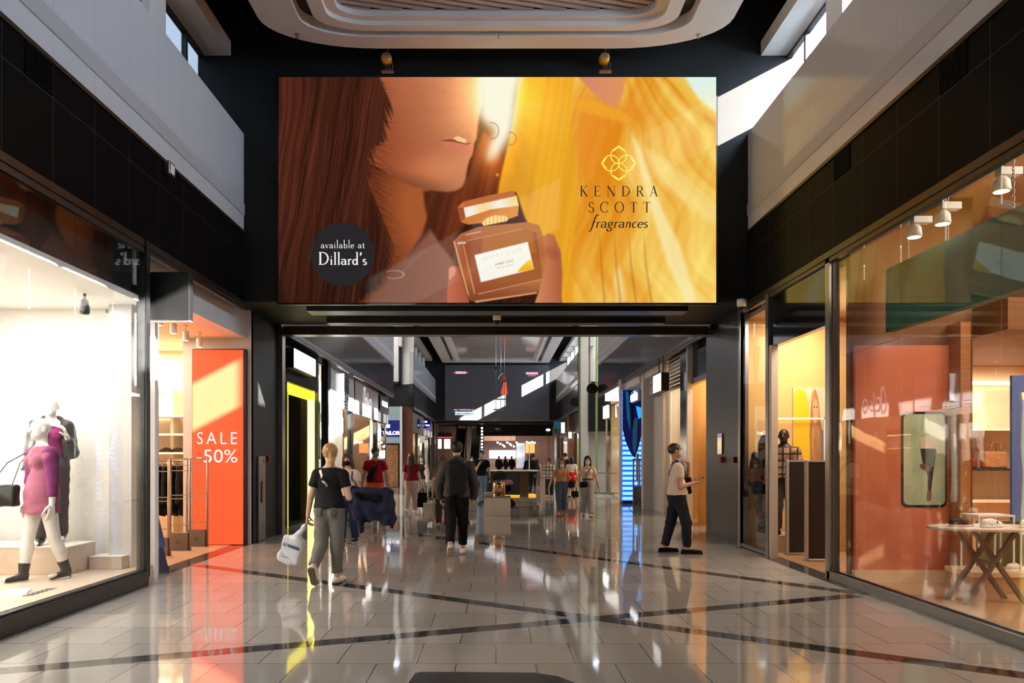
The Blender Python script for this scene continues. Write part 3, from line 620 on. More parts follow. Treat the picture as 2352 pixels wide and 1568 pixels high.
# ------------------------------------------------------------------ organic shapes: smooth unions of tapered limbs, meshed as one skin
V = lambda *a: np.array(a, float)
def cap(a, b, ra, rb, k=.02, s=(1,1,1), flat=False):
    a, b, s = V(*a), V(*b), V(*s); m = max(ra,rb)*s.max()+k+.01
    lo, hi = np.minimum(a,b)-m, np.maximum(a,b)+m
    A, Bv = a/s, b/s; d = Bv-A; L2 = float(d@d)+1e-12; L_ = math.sqrt(L2); ms = s.min()
    def fn(p):
        q = p/s-A; t = (q@d)/L2; tc = np.clip(t,0,1); r = ra+(rb-ra)*tc
        rad = np.linalg.norm(q-tc[:,None]*d, axis=1)-r
        if flat:
            rad = np.linalg.norm(q-t[:,None]*d, axis=1)-(ra+(rb-ra)*tc); rad = np.maximum(rad, np.maximum(-t, t-1)*L_)
        return rad*ms
    return fn, lo, hi, k
def ell(c, r, k=.02, R=None):
    c, r = V(*c), V(*r); m = r.max()+k+.01
    def fn(p):
        q = p-c
        if R is not None: q = q@R
        k0 = np.linalg.norm(q/r, axis=1); k1 = np.linalg.norm(q/(r*r), axis=1)+1e-9
        return k0*(k0-1)/k1
    return fn, c-m, c+m, k
def rbox(c, h, r=.01, k=.005, R=None):
    c, h = V(*c), V(*h); m = np.linalg.norm(h)+k+.01
    def fn(p):
        q = p-c
        if R is not None: q = q@R
        q = np.abs(q)-(h-r); return np.linalg.norm(np.maximum(q,0),axis=1)+np.minimum(q.max(axis=1),0)-r
    return fn, c-m, c+m, k
def surface(groups, h, fold=None):      # groups: list of (shapes, clips, cuts); clips are (normal, offset) half spaces kept where n.p < d
    lo = np.min([s[1] for g in groups for s in g[0]], axis=0)-2*h; hi = np.max([s[2] for g in groups for s in g[0]], axis=0)+2*h
    n = np.ceil((hi-lo)/h).astype(int)+1; F = np.full(n, .5, np.float32); ax = [lo[i]+h*np.arange(n[i]) for i in range(3)]
    def sub(a, b):
        i0 = np.clip(np.floor((a-lo)/h).astype(int),0,n-1); i1 = np.clip(np.ceil((b-lo)/h).astype(int)+1,1,n)
        sl = tuple(slice(i0[i],i1[i]) for i in range(3)); X = np.stack(np.meshgrid(*(ax[i][sl[i]] for i in range(3)), indexing='ij'),-1)
        return sl, X.reshape(-1,3), X.shape[:3]
    for shapes, clips, cuts in groups:
        g = np.full(n, .5, np.float32)
        for fn,a,b,k in shapes:
            sl,p,shp = sub(a,b); d = fn(p).reshape(shp).astype(np.float32); o = g[sl]
            if k > 0: m = np.clip(.5+.5*(o-d)/k,0,1); g[sl] = o*(1-m)+d*m-k*m*(1-m)
            else: g[sl] = np.minimum(o,d)
        if clips or fold:
            G3 = np.stack(np.meshgrid(*ax, indexing='ij'),-1)
            for nn,dd in clips: g = np.maximum(g, (G3@V(*nn)-dd).astype(np.float32))
        for fn,a,b,k in cuts:
            sl,p,shp = sub(a,b); g[sl] = np.maximum(g[sl], -fn(p).reshape(shp).astype(np.float32))
        F = np.minimum(F, g)
    if fold:
        amp, fr = fold; G3 = np.stack(np.meshgrid(*ax, indexing='ij'),-1); x,y,z = G3[...,0]*fr,G3[...,1]*fr,G3[...,2]*fr
        F = F+(amp*(np.sin(x*1.3+2*np.sin(z*.7)+z*.9)+np.sin(y*1.7-z*.8+1.5*np.sin(x*.8))+.7*np.sin(z*1.9+x*.9+np.sin(y)))).astype(np.float32)
    ins = F < 0; nx,ny,nz = n
    cnt = np.zeros((nx-1,ny-1,nz-1), np.float32); acc = np.zeros((nx-1,ny-1,nz-1,3), np.float32)
    base = np.stack(np.meshgrid(np.arange(nx-1),np.arange(ny-1),np.arange(nz-1),indexing='ij'),-1).astype(np.float32)
    def cs(o): return tuple(slice(o[i], o[i]+n[i]-1) for i in range(3))
    for axn in range(3):
        for u in (0,1):
            for w in (0,1):
                o0 = [0,0,0]; oth = [i for i in range(3) if i != axn]; o0[oth[0]], o0[oth[1]] = u, w; o1 = list(o0); o1[axn] = 1
                fa, fb = F[cs(o0)], F[cs(o1)]; cr = (fa < 0) != (fb < 0)
                t = np.where(cr, fa/np.where(cr, fa-fb, 1), 0)
                off = np.zeros_like(acc); off[...,oth[0]] = u; off[...,oth[1]] = w; off[...,axn] = t
                acc += off*cr[...,None]; cnt += cr
    act = cnt > 0; idx = np.full(act.shape, -1, int); idx[act] = np.arange(act.sum())
    verts = (base[act]+acc[act]/cnt[act][:,None])*h+lo
    faces = []
    for axn in range(3):
        oth = [i for i in range(3) if i != axn]
        sa = [slice(None)]*3; sb = [slice(None)]*3; sa[axn] = slice(0,n[axn]-1); sb[axn] = slice(1,n[axn])
        for i in oth: sa[i] = sb[i] = slice(1, n[i]-1)
        a, b = ins[tuple(sa)], ins[tuple(sb)]; ii = np.argwhere(a != b)
        if not len(ii): continue
        fl = a[tuple(ii.T)]; pos = ii.copy(); pos[:,oth[0]] += 1; pos[:,oth[1]] += 1
        q = []
        for du,dw in ((-1,-1),(0,-1),(0,0),(-1,0)):
            c = pos.copy(); c[:,oth[0]] += du; c[:,oth[1]] += dw; q.append(idx[tuple(c.T)])
        q = np.stack(q,1); rev = fl if axn != 1 else ~fl
        q[~rev] = q[~rev][:,::-1]; faces.append(q)
    return verts, np.concatenate(faces) if faces else np.zeros((0,4),int)
def skin_mesh(name, chunks, mat):
    vs_, fs_, o = [], [], 0
    for v,f in chunks: vs_.append(v); fs_.append(f+o); o += len(v)
    v, f = np.concatenate(vs_), np.concatenate(fs_); f = f[(f >= 0).all(1)]
    me = bpy.data.meshes.new(name); me.from_pydata(v.tolist(), [], f.tolist()); me.update()
    me.polygons.foreach_set('use_smooth', [True]*len(me.polygons)); me.materials.append(mat); return me
def unit(v): v = V(*v); return v/(np.linalg.norm(v)+1e-9)
def hand_shapes(w, d, n, t, L, curl):      # wrist, direction, palm normal, thumb side
    d, n = unit(d), unit(n); n = unit(n-d*(n@d)); t = unit(V(*t)-d*(V(*t)@d)-n*(V(*t)@n)); w = V(*w); out = []
    kn = []
    for i,(u,l) in enumerate(((.36,.92),(.12,1.),(-.12,.95),(-.34,.78))):
        k = w+d*L*.50+t*u*L*.46; kn.append((k,l)); out.append(cap(w+t*u*L*.22+d*L*.04, k, L*.085, L*.075, L*.05))
    for k,l in kn:
        p, dd, r = k, d, L*.062
        for j,sl in enumerate((.24,.17,.12)):
            a = math.radians(curl*(.75 if j == 0 else 1.)); dd = unit(dd*math.cos(a)+n*math.sin(a)); q = p+dd*sl*L*l; out.append(cap(p,q,r,r*.9,L*.01)); p, r = q, r*.9
    p = w+d*L*.12+t*L*.16; q = p+unit(d*.7+t*.6+n*.3)*L*.24; r2 = q+unit(d*.9+t*.15+n*(.25+curl/90.))*L*.2; e = r2+unit(d*.9+n*(.3+curl/60.))*L*.14
    out += [cap(p,q,L*.085,L*.07,L*.03), cap(q,r2,L*.068,L*.06,L*.01), cap(r2,e,L*.06,L*.05,L*.01)]
    return out
M_SKIN = noisy('skin_light', (222,180,156), (228,188,166), 30, .55, .35); M_SKIN2 = noisy('skin_tan', (196,150,122), (204,158,130), 30, .55, .35)
def cloth(name, rgb, rgb2=None, rough=.85, scale=40): return noisy('cloth_'+name, rgb, rgb2 or tuple(min(255,int(c*1.12+3)) for c in rgb), scale, rough, .2)
def person(label, loc, yaw, H=1.72, sex='f', skin=None, hair=('pony',(60,40,26)), top=('tee',(20,20,22)), bottom=('trousers',(110,108,104)), shoe=(235,235,232), legs=((18,4),(-14,32)), arms=None,
           lean=2, head=(0,0), mask=None, curl=28, h=.012, name='person', cat='person', ank=.93, hem=None, sleeve=.55, group=None, feetyaw=6, palm=None, sole=None, neck_open=.0, sh=None, extra=None, face=True, wide=1.):
    """One figure facing +y before it is turned by yaw (degrees, counter-clockwise)."""
    fem = sex == 'f'; skin = skin or M_SKIN; J = {}
    l = math.radians(lean); u = V(0,math.sin(l),math.cos(l)); P0 = V(0,0,.53*H); SW = (.092 if fem else .106)*H*(sh or 1)
    for s,(th,kb) in ((1,legs[0]),(-1,legs[1])):
        a, b2 = math.radians(th), math.radians(th-kb); hp = V(s*.050*H,0,.52*H); kn = hp+.245*H*V(s*.012,math.sin(a),-math.cos(a)); an = kn+.235*H*V(s*.006,math.sin(b2),-math.cos(b2))
        J[s] = [hp,kn,an]
    def footdirs(s):
        th,kb = legs[0 if s == 1 else 1]; drop = J[s][2][2]-min(J[1][2][2],J[-1][2][2]); pitch = math.radians(min(0, (th-kb))*.9) if drop > .02*H else 0
        f = math.radians(feetyaw)*s; return V(math.sin(f)*math.cos(pitch), math.cos(f)*math.cos(pitch), math.sin(pitch)), pitch
    low = min(min(J[s][2][2]-.04*H for s in (1,-1)), min((J[s][2]+footdirs(s)[0]*.115*H)[2]-.035*H*math.cos(footdirs(s)[1]) for s in (1,-1)))
    dz = V(0,0,-low)
    for s in J: J[s] = [p+dz for p in J[s]]
    P0 = P0+dz; waist, chest, nb = P0+u*.085*H, P0+u*.20*H, P0+u*.290*H
    hy, hp_ = math.radians(head[0]), math.radians(head[1])
    Rz = np.array(((math.cos(hy),-math.sin(hy),0),(math.sin(hy),math.cos(hy),0),(0,0,1))); Rx = np.array(((1,0,0),(0,math.cos(hp_),-math.sin(hp_)),(0,math.sin(hp_),math.cos(hp_)))); RH = Rz@Rx
    hc = nb+u*.036*H+RH@V(0,.012*H,.080*H); hd = lambda x,y,z: hc+RH@(V(x,y,z)*H)
    arms = arms or {1:((.18,-.22,-1),(.1,.15,-1)), -1:((.18,.25,-1),(.05,.4,-1))}
    AR = {}
    for s in (1,-1):
        sp_ = nb-u*.036*H+V(s*SW,0,0); du, df = unit((arms[s][0][0]*s,)+tuple(arms[s][0][1:])), unit((arms[s][1][0]*s,)+tuple(arms[s][1][1:]))
        el = sp_+du*.172*H; wr = el+df*.148*H; AR[s] = (sp_,el,wr,df)
    bw = (.072 if fem else .080)*H*wide; hw = (.088 if fem else .080)*H*wide; cw = (.078 if fem else .090)*H*wide; S2 = (1,.66,1)
    g_t = lambda e: [cap(P0-u*.01*H,waist,hw+e,bw+e,.03,S2), cap(waist,chest,bw+e,cw+e,.03,S2), cap(chest,nb-u*.03*H,cw+e,(.070 if fem else .082)*H+e,.03,(1,.6,1)), cap(nb-u*.010*H,nb-u*.036*H+V(SW*.9,0,0),.032*H+e,.030*H+e,.03),cap(nb-u*.010*H,nb-u*.036*H-V(SW*.9,0,0),.032*H+e,.030*H+e,.03)]
    if fem: g_t0 = g_t; g_t = lambda e: g_t0(e)+[ell(chest+u*.012*H+V(s*.038*H,.042*H,0),(.036*H+e,.036*H+e,.036*H+e),.03) for s in (1,-1)]
    leg = lambda s,e,f=1.: [ell(J[s][0]+V(-s*.004*H,-.012*H,.0*H),(.058*H+e,.066*H+e,.068*H+e),.03), cap(J[s][0],J[s][1],.054*H+e,.036*H+e,.02), cap(J[s][1],J[s][1]+(J[s][2]-J[s][1])*.4,.035*H+e,.034*H+e,.02), cap(J[s][1]+(J[s][2]-J[s][1])*.3+V(0,-.006*H,0),J[s][2],.036*H+e,.021*H+e,.02)]
    arm = lambda s,e: [cap(AR[s][0],AR[s][1],.030*H+e,.023*H+e,.02), cap(AR[s][1],AR[s][2],.024*H+e,.0155*H+e,.015)]
    # ---- body: one continuous skin
    body = g_t(0)+leg(1,0)+leg(-1,0)+arm(1,0)+arm(-1,0)+[cap(nb-u*.02*H,hd(0,-.012,-.03),.033*H,.030*H,.02), ell(hd(0,-.006,.014),(.046*H,.056*H,.054*H),.02,RH), ell(hd(0,.012,-.028),(.036*H,.040*H,.042*H),.02,RH), cap(hd(0,.05,.012),hd(0,.060,-.014),.006*H,.010*H,.012), ell(hd(0,.040,-.052),(.014*H,.012*H,.012*H),.012,RH)]
    for s in (1,-1): body += [ell(hd(s*.046,-.002,-.006),(.006*H,.014*H,.019*H),.004,RH)]
    for s in (1,-1):
        fd,_ = footdirs(s); an = J[s][2]; body.append(cap(an+V(0,0,-.018*H)-fd*.02*H, an+V(0,0,-.022*H)+fd*.10*H,.015*H,.013*H,.02))
    chunks = [surface([(body,[],[])], h)]
    hh = .0045 if h < .013 else .007
    for s in (1,-1):
        sp_,el,wr,df = AR[s]; c = curl if not isinstance(curl, dict) else curl[s]; pn = palm[s] if palm and s in palm else (-s,.15,0); tv = np.cross(V(*pn), df)*(-s)
        if abs(tv[1])+abs(tv[2]) < .1: tv = V(0,1,0)
        chunks.append(surface([(hand_shapes(wr-df*.012*H, df, pn, V(0,1,.2) if abs(df[1]) < .8 else V(-s*.3,0,1), .105*H, c),[],[])], hh))
    T = thing(name, label, cat, loc, math.radians(yaw), group)
    bo = part('body', skin_mesh('body', chunks, skin), None, T)
    def garment(nm, groups, col, fold=(.0016,26), lab=None, par=None, mat=None):
        return part(nm, skin_mesh(nm, [surface(groups, h, fold)], mat or cloth('%d_%d_%d' % tuple(col), col)), None, par or T, label=lab)
    # ---- lower garment
    wz = waist+u*.012*H; topclip = (tuple(u), float(u@wz)); kind = bottom[0]; bc = bottom[1]
    if kind in ('trousers','wide','jeans'):
        e = .014 if kind != 'wide' else .022; gl_ = []
        for s in (1,-1):
            hp,kn,an = J[s]; en = kn+(an-kn)*ank; r0, r1, r2 = (.058*H+e*.6, .040*H+e, .030*H+e) if kind != 'wide' else (.058*H+e*.5,.040*H+e,.047*H+e)
            gl_ += [ell(hp+V(-s*.004*H,-.012*H,0),(.058*H+e*.8,.068*H+e*.8,.070*H+e),.03), cap(hp,kn,r0,r1,.02), cap(kn,en,r1,r2,.015,flat=True), ell(kn,(r1*1.02,)*3,.02)]
        gl_ += [cap(P0-u*.01*H,wz,hw+.012,bw+.012,.03,S2)]; fdn = garment('trousers', [(gl_,[topclip],[])], bc, (.0022,24))
        if len(bottom) > 2: pass
    elif kind == 'shorts':
        gl_ = [cap(P0-u*.01*H,wz,hw+.016,bw+.016,.03,S2)]
        for s in (1,-1): hp,kn,_ = J[s]; gl_ += [ell(hp+V(0,-.012*H,0),(.066*H,.078*H,.075*H),.03), cap(hp+V(0,0,.02*H),hp+(kn-hp)*.78,.062*H+.012,.060*H+.012,.02,flat=True)]
        garment('shorts', [(gl_,[topclip],[])], bc, (.003,22))
    elif kind == 'skirt':
        kz = (J[1][1]+J[-1][1])/2; garment('skirt', [([cap(wz,P0-u*.03*H,bw+.014,hw+.036,.03,(1,.90,1)), cap(P0-u*.03*H,V(0,P0[1],kz[2]-.01*H),hw+.036,hw+.04,.02,(1,.90,1),True)],[topclip],[])], bc, (.003,24))
    # ---- upper garment
    kind = top[0]; tc_ = top[1]; e = {'tee':.013,'polo':.014,'hoodie':.024,'tank':.008,'shirt':.018,'jacket':.026,'dress':.012,'none':0}[kind]
    if kind != 'none':
        hm = hem if hem is not None else {'tee':-.02,'polo':-.03,'hoodie':-.045,'tank':.03,'shirt':-.03,'jacket':-.02,'dress':-.15}[kind]
        bot = P0+u*hm*H+u*.03*H; neckp = nb+u*(.012-neck_open)*H
        clips = [(tuple(-u), float(-u@bot)), (tuple(u), float(u@neckp))]
        tg = g_t(e)
        if kind in ('hoodie','jacket') or hm < .0: tg += [cap(bot-u*.04*H,P0+u*.02*H,.112*H+e,.104*H+e,.03,(1,.80,1)), cap(P0+u*.02*H,waist,.104*H+e,bw+e+.008,.03,(1,.80,1))]
        if kind == 'dress': tg += [cap(bot-u*.03*H,waist,hw+.03,bw+.016,.03,(1,.8,1))]
        if kind == 'tank': clips = [clips[0], (tuple(u), float(u@(nb-u*.02*H)))]
        grp = [(tg, clips, [])]
        if kind != 'tank':
            sl = {'hoodie':2.,'jacket':2.,'shirt':1.7}.get(kind, sleeve); se = e+(.004 if kind in ('tee','polo') else .006)
            for s in (1,-1):
                a,b,c,_ = AR[s]; q = [ell(a,(.036*H+e,)*3,.02)]
                if sl <= 1: q += [cap(a,a+(b-a)*sl,.034*H+se,.031*H+se,.02,flat=True)]
                else: q += [cap(a,b,.034*H+se,.027*H+se,.02), cap(b,b+(c-b)*min(sl-1,.97),.027*H+se,.020*H+se,.02,flat=True), ell(b,(.028*H+se,)*3,.02)]
                grp[0][0].extend(q[:1]); grp.append((q,[],[]))
            g0 = grp[0][0]; allsl = [x for gq in grp[1:] for x in gq[0]]; grp = [(g0,clips,[]),(allsl,[(tuple(u), float(u@neckp))],[])]
        if kind == 'hoodie': grp.append(([cap(nb+u*.005*H+V(-.03*H,-.035*H,.01*H),nb+u*.005*H+V(.03*H,-.035*H,.01*H),.034*H,.034*H,.02), cap(nb+u*.0*H+V(0,-.03*H,0),nb+u*.02*H+V(0,-.01*H,0),.05*H,.048*H,.02)],[],[]))
        up = garment({'tee':'tee_shirt','polo':'polo_shirt','hoodie':'hooded_sweatshirt','tank':'sleeveless_top','shirt':'shirt','jacket':'jacket','dress':'dress'}[kind], grp, tc_, (.0022 if kind not in ('hoodie','jacket') else .004, 22), mat=top[2] if len(top) > 2 else None)
        if kind == 'hoodie': garment('shirt_hem', [([cap(bot-u*.02*H,bot+u*.02*H,hw+.03,hw+.03,.0,S2,True)],[],[])], (232,228,220), None, 'pale shirt hem')
    # ---- shoes
    if shoe:
        for s in (1,-1):
            fd,pt = footdirs(s); an = J[s][2]; up_ = unit(V(0,0,1)-fd*fd[2]); ft = an-up_*.040*H
            A, Bq = ft-fd*.032*H+up_*.020*H, ft+fd*.112*H+up_*.016*H
            g_ = [cap(A,Bq,.024*H,.021*H,.02), cap(an-up_*.012*H-fd*.012*H, ft+fd*.05*H+up_*.02*H,.026*H,.024*H,.02)]
            so = [(tuple(-up_), float(-up_@(ft+up_*.008*H)))]
            sm = garment('shoe', [(g_,so+[(tuple(up_), float(up_@(an+up_*.002*H)))],[])], shoe, None)
            garment('sole', [([cap(ft-fd*.034*H+up_*.006*H,ft+fd*.114*H+up_*.006*H,.026*H,.024*H,0)],[(tuple(-up_),float(-up_@ft)),(tuple(up_),float(up_@(ft+up_*.012*H)))],[])], sole or tuple(int(c*.85) for c in shoe), None, par=sm)
    # ---- hair
    hk, hcol = hair if hair else (None,None)
    if hk:
        hm_ = noisy('hair_%d_%d_%d' % tuple(hcol), hcol, tuple(min(255,int(c*1.35+8)) for c in hcol), 60, .45, .4, stretch=(1,1,.15)); fwd = RH@unit((0,.80,-.60)); E = .007*H
        E = .0015*H if hk == 'buzz' else E; sk = [ell(hd(0,-.008,.018),(.048*H+E,.056*H+E,.052*H+E),.02,RH)]; line = {'short':.030,'buzz':.030,'pony':.026,'bun':.026,'long':.030,'bob':.030}[hk]
        grp = [(sk,[(tuple(fwd), float(fwd@hd(0,line,.0)))],[])]
        if hk in ('short','buzz'): nd = RH@V(0,-.5,-.86); grp[0][1].append((tuple(nd), float(nd@hd(0,-.03,-.038))))
        if hk == 'pony': grp.append(([ell(hd(.012,-.068,.0),(.016*H,.014*H,.016*H),.01), cap(hd(.013,-.074,-.006),hd(.020,-.076,-.062),.018*H,.020*H,.01), cap(hd(.020,-.076,-.06),hd(.022,-.064,-.10),.019*H,.008*H,.01)],[],[]))
        if hk in ('long','bob'):
            ln = -.16 if hk == 'long' else -.075
            grp.append(([cap(hd(s*.022,-.026,.0),hd(s*.034,-.040,ln),.040*H,.034*H,.03,(1,.8,1)) for s in (-1,0,1)]+[cap(hd(s*.046,.006,.01),hd(s*.052,.0,ln*.8),.015*H,.016*H,.02) for s in (1,-1)],[(tuple(fwd*0+RH@V(0,1,0)), float((RH@V(0,1,0))@hd(0,.028,0)))],[]))
        ho = garment('hair', grp, hcol, (.0018,70), mat=hm_)
        if hk == 'pony': part('hair_band', MB().lathe([(.017*H,-.006*H),(.021*H,0),(.017*H,.006*H)], tuple(hd(.012,-.069,-.004)), 12), M_BLK, ho, smooth=True)
    if mask:
        mf = RH@V(0,1,0); mu_ = RH@V(0,0,1); dz_ = mask[1] if len(mask) > 1 else 0
        mo = garment('face_mask', [([ell(hd(0,.016,-.032+dz_),(.041*H,.047*H,.044*H),.01,RH), ell(hd(0,.054,-.02+dz_),(.016*H,.012*H,.02*H),.02,RH)],[(tuple(-mf),float(-mf@hd(0,.020,0))),(tuple(mu_),float(mu_@hd(0,0,-.006+dz_))),(tuple(-mu_),float(-mu_@hd(0,0,-.064+dz_)))],[])], mask[0], None)
        lp = MB()
        for s in (1,-1):
            for zz in (-.012,-.05): lp.tube([hd(s*.036,.024,zz+dz_), hd(s*.048,.004,-.008+ (zz+.012)*.3)], .0012, 6)
        part('ear_loop', lp, cloth('loop',(225,225,225)), mo)
    if face and h < .016:
        ey = MB()
        for s in (1,-1): ey.lathe([(.0005,-.0055*H),(.0042*H,-.003*H),(.0055*H,0),(.0042*H,.003*H),(.0005,.0055*H)], tuple(hd(s*.018,.046,.006)), 8)
        part('eyes', ey, pm('eye_dark',(40,30,26),.2), T, smooth=True)
        br = MB()
        for s in (1,-1): br.tube([hd(s*.010,.051,.018), hd(s*.020,.0485,.022), hd(s*.030,.042,.018)], [.0014*H,.0019*H,.0008*H], 6)
        part('eyebrows', br, pm('brow_dark',(52,38,30),.7), T, smooth=True)
        if not mask or (len(mask) > 1 and mask[1] < -.02):
            part('lips', skin_mesh('lips',[surface([([ell(hd(0,.050,-.034),(.013*H,.006*H,.0045*H),.0,RH)],[],[])],.003)], pm('lip',(160,88,76),.5)), None, T)
    T['_j'] = 0; del T['_j']
    return T, dict(AR=AR, J=J, P0=P0, waist=waist, chest=chest, nb=nb, u=u, hd=hd, H=H, bw=bw, hw=hw, cw=cw, SW=SW, garment=garment)
TREES = {}
def surf_tree(T):                    # nearest-surface lookup over a figure's skin and clothes
    if T.name not in TREES:
        from mathutils.bvhtree import BVHTree
        vs_, fs_ = [], []
        for ch in T.children:
            if ch.type == 'MESH' and ch.name.split('.')[0] not in ('eyes','eyebrows','lips'):
                k = len(vs_); vs_ += [T.matrix_basis @ v.co for v in ch.data.vertices]; fs_ += [tuple(i+k for i in p.vertices) for p in ch.data.polygons]
        TREES[T.name] = BVHTree.FromPolygons(vs_, fs_)
    return TREES[T.name]
def patch(name, T, c, u, v, mat, off=.004, n=6):      # a sewn-on piece that follows the cloth under it
    tr = surf_tree(T); mb = MB(); c, u, v = V(*c), V(*u), V(*v); ctr = T.matrix_basis.translation
    for lay in (off, -.004):
        for j in range(n+1):
            for i in range(n+1):
                p = to_world(T, c+u*(2*i/n-1)+v*(2*j/n-1)); h_, nn, _, _ = tr.find_nearest(p); nn = nn if nn.dot(p-h_) > 0 else -nn; mb.v.append(tuple(h_+nn*lay))
    m = (n+1)*(n+1); w = n+1
    for j in range(n):
        for i in range(n): a = j*w+i; mb.f += [(a,a+1,a+w+1,a+w),(m+a,m+a+w,m+a+w+1,m+a+1)]
    ed = [i for i in range(w)]+[j*w+n for j in range(1,w)]+[n*w+i for i in range(n-1,-1,-1)]+[j*w for j in range(n-1,0,-1)]
    for i in range(len(ed)): a,b = ed[i],ed[(i+1)%len(ed)]; mb.f.append((a,b,m+b,m+a))
    inv = T.matrix_basis.inverted(); mb.v = [tuple(inv @ Vector(q)) for q in mb.v]
    return part(name, mb, mat, T, smooth=True)
def to_world(T, p): return T.matrix_basis @ Vector(tuple(p))
def bag_mesh(name, label, cat, T, groups, mat, h=.010, fold=None, group=None):     # a carried thing, modelled in its carrier's frame
    v, f = surface(groups, h, fold); mw = T.matrix_basis; w = np.array([tuple(mw @ Vector(tuple(p))) for p in v]); org = V((w[:,0].min()+w[:,0].max())/2,(w[:,1].min()+w[:,1].max())/2,w[:,2].min())
    o = thing(name, label, cat, tuple(org), 0, group); part({'backpack':'pack_body','shopping_bag':'bag_body','jacket':'coat_body'}.get(name,'bag_body'), skin_mesh('bag_body', [(w-org, f)], mat), None, o)
    return o
def strap(o, T, pts, w, mat, name='strap', n=8, label=None):
    pts = [to_world(T, p) for p in pts]
    # smooth the path
    q = []
    for i in range(len(pts)-1):
        p0,p1,p2,p3 = pts[max(i-1,0)],pts[i],pts[i+1],pts[min(i+2,len(pts)-1)]
        for k in range(6):
            t = k/6; q.append(.5*((2*p1)+(p2-p0)*t+(2*p0-5*p1+4*p2-p3)*t*t+(3*p1-p0-3*p2+p3)*t**3))
    q.append(pts[-1]); tr = surf_tree(T); c = T.matrix_basis.translation; mb = MB(); m = len(q); P_, N_ = [], []
    for p in q:
        h_, nn, _, dd = tr.find_nearest(p); nn = nn if nn.dot(Vector((p.x-c.x,p.y-c.y,.3 if p.z > T.get('top',9) else 0))) > 0 else -nn
        if dd < .10: p = h_+nn*.007
        P_.append(p); N_.append(nn)
    for i,p in enumerate(P_):
        d = (P_[min(i+1,m-1)]-P_[max(i-1,0)]).normalized(); sd = d.cross(N_[i]).normalized(); k = sd.cross(d)
        mb.v += [tuple(p+sd*w-k*.004), tuple(p+sd*w+k*.004), tuple(p-sd*w+k*.004), tuple(p-sd*w-k*.004)]
    for i in range(m-1):
        for k in range(4): mb.f.append((4*i+k, 4*i+(k+1)%4, 4*i+4+(k+1)%4, 4*i+4+k))
    mb.f += [(3,2,1,0), tuple(4*(m-1)+k for k in range(4))]
    part(name, mb, mat, o, w=True, smooth=False, label=label)
# ------------------------------------------------------------------ shops of the first hall
def fit_text(s, c, w, hgt, xdir, updir=(0,0,1), depth=.01, bold=0., shear=0., space=1.):      # letters scaled to a width and cap height, centred
    X, U = Vector(xdir).normalized(), Vector(updir).normalized(); mb = text_mb(s, 1., (0,0,0), X, U, depth, bold, shear=shear, space=space)
    a = [Vector(v).dot(X) for v in mb.v]; b = [Vector(v).dot(U) for v in mb.v]; N_ = X.cross(U); a0,a1,b0,b1 = min(a),max(a),min(b),max(b); c = Vector(c)
    mb.v = [tuple(c+X*((p-(a0+a1)/2)/(a1-a0)*w)+U*((q-(b0+b1)/2)/(b1-b0)*hgt)+N_*Vector(v).dot(N_)) for v,p,q in zip(mb.v,a,b)]
    return mb
def room(x0, x1, y0, y1, z1, wall, ceil=None, fl=None, walls='bfn', z0=0.004):      # b: far side from the hall, f: farther end, n: nearer end
    s = -1 if x1 < 0 else 1; xi, xo = (x0,x1) if abs(x0) < abs(x1) else (x1,x0)
    if 'b' in walls: struct('wall_shop_back', MB().box((xo,y0,0),(xo+s*.1,y1,z1)), wall)
    if 'f' in walls: struct('wall_shop_end', MB().box((xi,y1,0),(xo,y1+.08,z1)), wall)
    if 'n' in walls: struct('wall_shop_side', MB().box((xi,y0-.08,0),(xo,y0,z1)), wall)
    struct('ceiling_shop', MB().box((xi,y0,z1),(xo,y1,z1+.08)), ceil or wall)
    if fl: struct('floor_shop', MB().box((xi,y0,0),(xo,y1,z0)), fl)
wix = [60]
def glazing(s, x, y0, y1, z0, z1, step, mat=None, frame=None, th=.012, post=True):
    wix[0] += 1; n = max(1, round((y1-y0)/step)); mb = MB()
    for i in range(n): mb.box((x,y0+(y1-y0)*i/n+.004,z0),(x+s*th,y0+(y1-y0)*(i+1)/n-.004,z1))
    w = struct('window_%d' % wix[0], mb, mat or M_GLASS); f = frame or M_DARKMET
    struct('window_frame', MB().box((x-s*.02,y0,z0-.05),(x+s*.05,y1,z0)).box((x-s*.02,y0,z1),(x+s*.05,y1,z1+.05)), f, parent=w)
    if post: struct('window_post', MB().box((x-s*.02,y1-.05,z0-.05),(x+s*.06,y1,z1+.05)).box((x-s*.02,y0,z0-.05),(x+s*.06,y0+.04,z1+.05)), f, parent=w)
    return w
# --- left: white display window
M_DISP = noisy('display_white', (232,228,222), (238,234,228), 2, .6, .3)
M_DISPF = noisy('display_floor', (205,184,164), (212,192,172), 3, .4, .4)
glazing(-1, -4.28, 1.6, 9.02, .2, 4.04, .745)
trim(MB().box((-4.36,-6,0),(-4.235,9.04,.18)), noisy('dark_plinth', (38,34,32), (46,42,40), 5, .35, .4)); trim(MB().box((-4.36,8.98,.1),(-4.24,9.08,4.2)), M_BLK)
struct('floor_display', MB().box((-6.6,1.5,0),(-4.36,9.4,.20)), M_DISPF)
struct('wall_display_back', MB().box((-6.7,1.4,0),(-6.6,9.5,3.5)), M_DISP); struct('wall_display_end', MB().box((-6.6,9.4,0),(-4.33,9.48,3.5)), M_DISP); struct('wall_display_near', MB().box((-6.6,1.4,0),(-4.33,1.5,4.2)), M_DISP)
struct('ceiling_display', MB().box((-6.6,1.5,3.45),(-4.33,9.4,3.52)), M_DISP); trim(MB().box((-4.6,1.5,3.53),(-4.5,9.4,4.2)), M_BLKW)
area('lamp_display', (-5.4,6.6,3.42), (1.6,4.6), 150, (1,.93,.86)); 
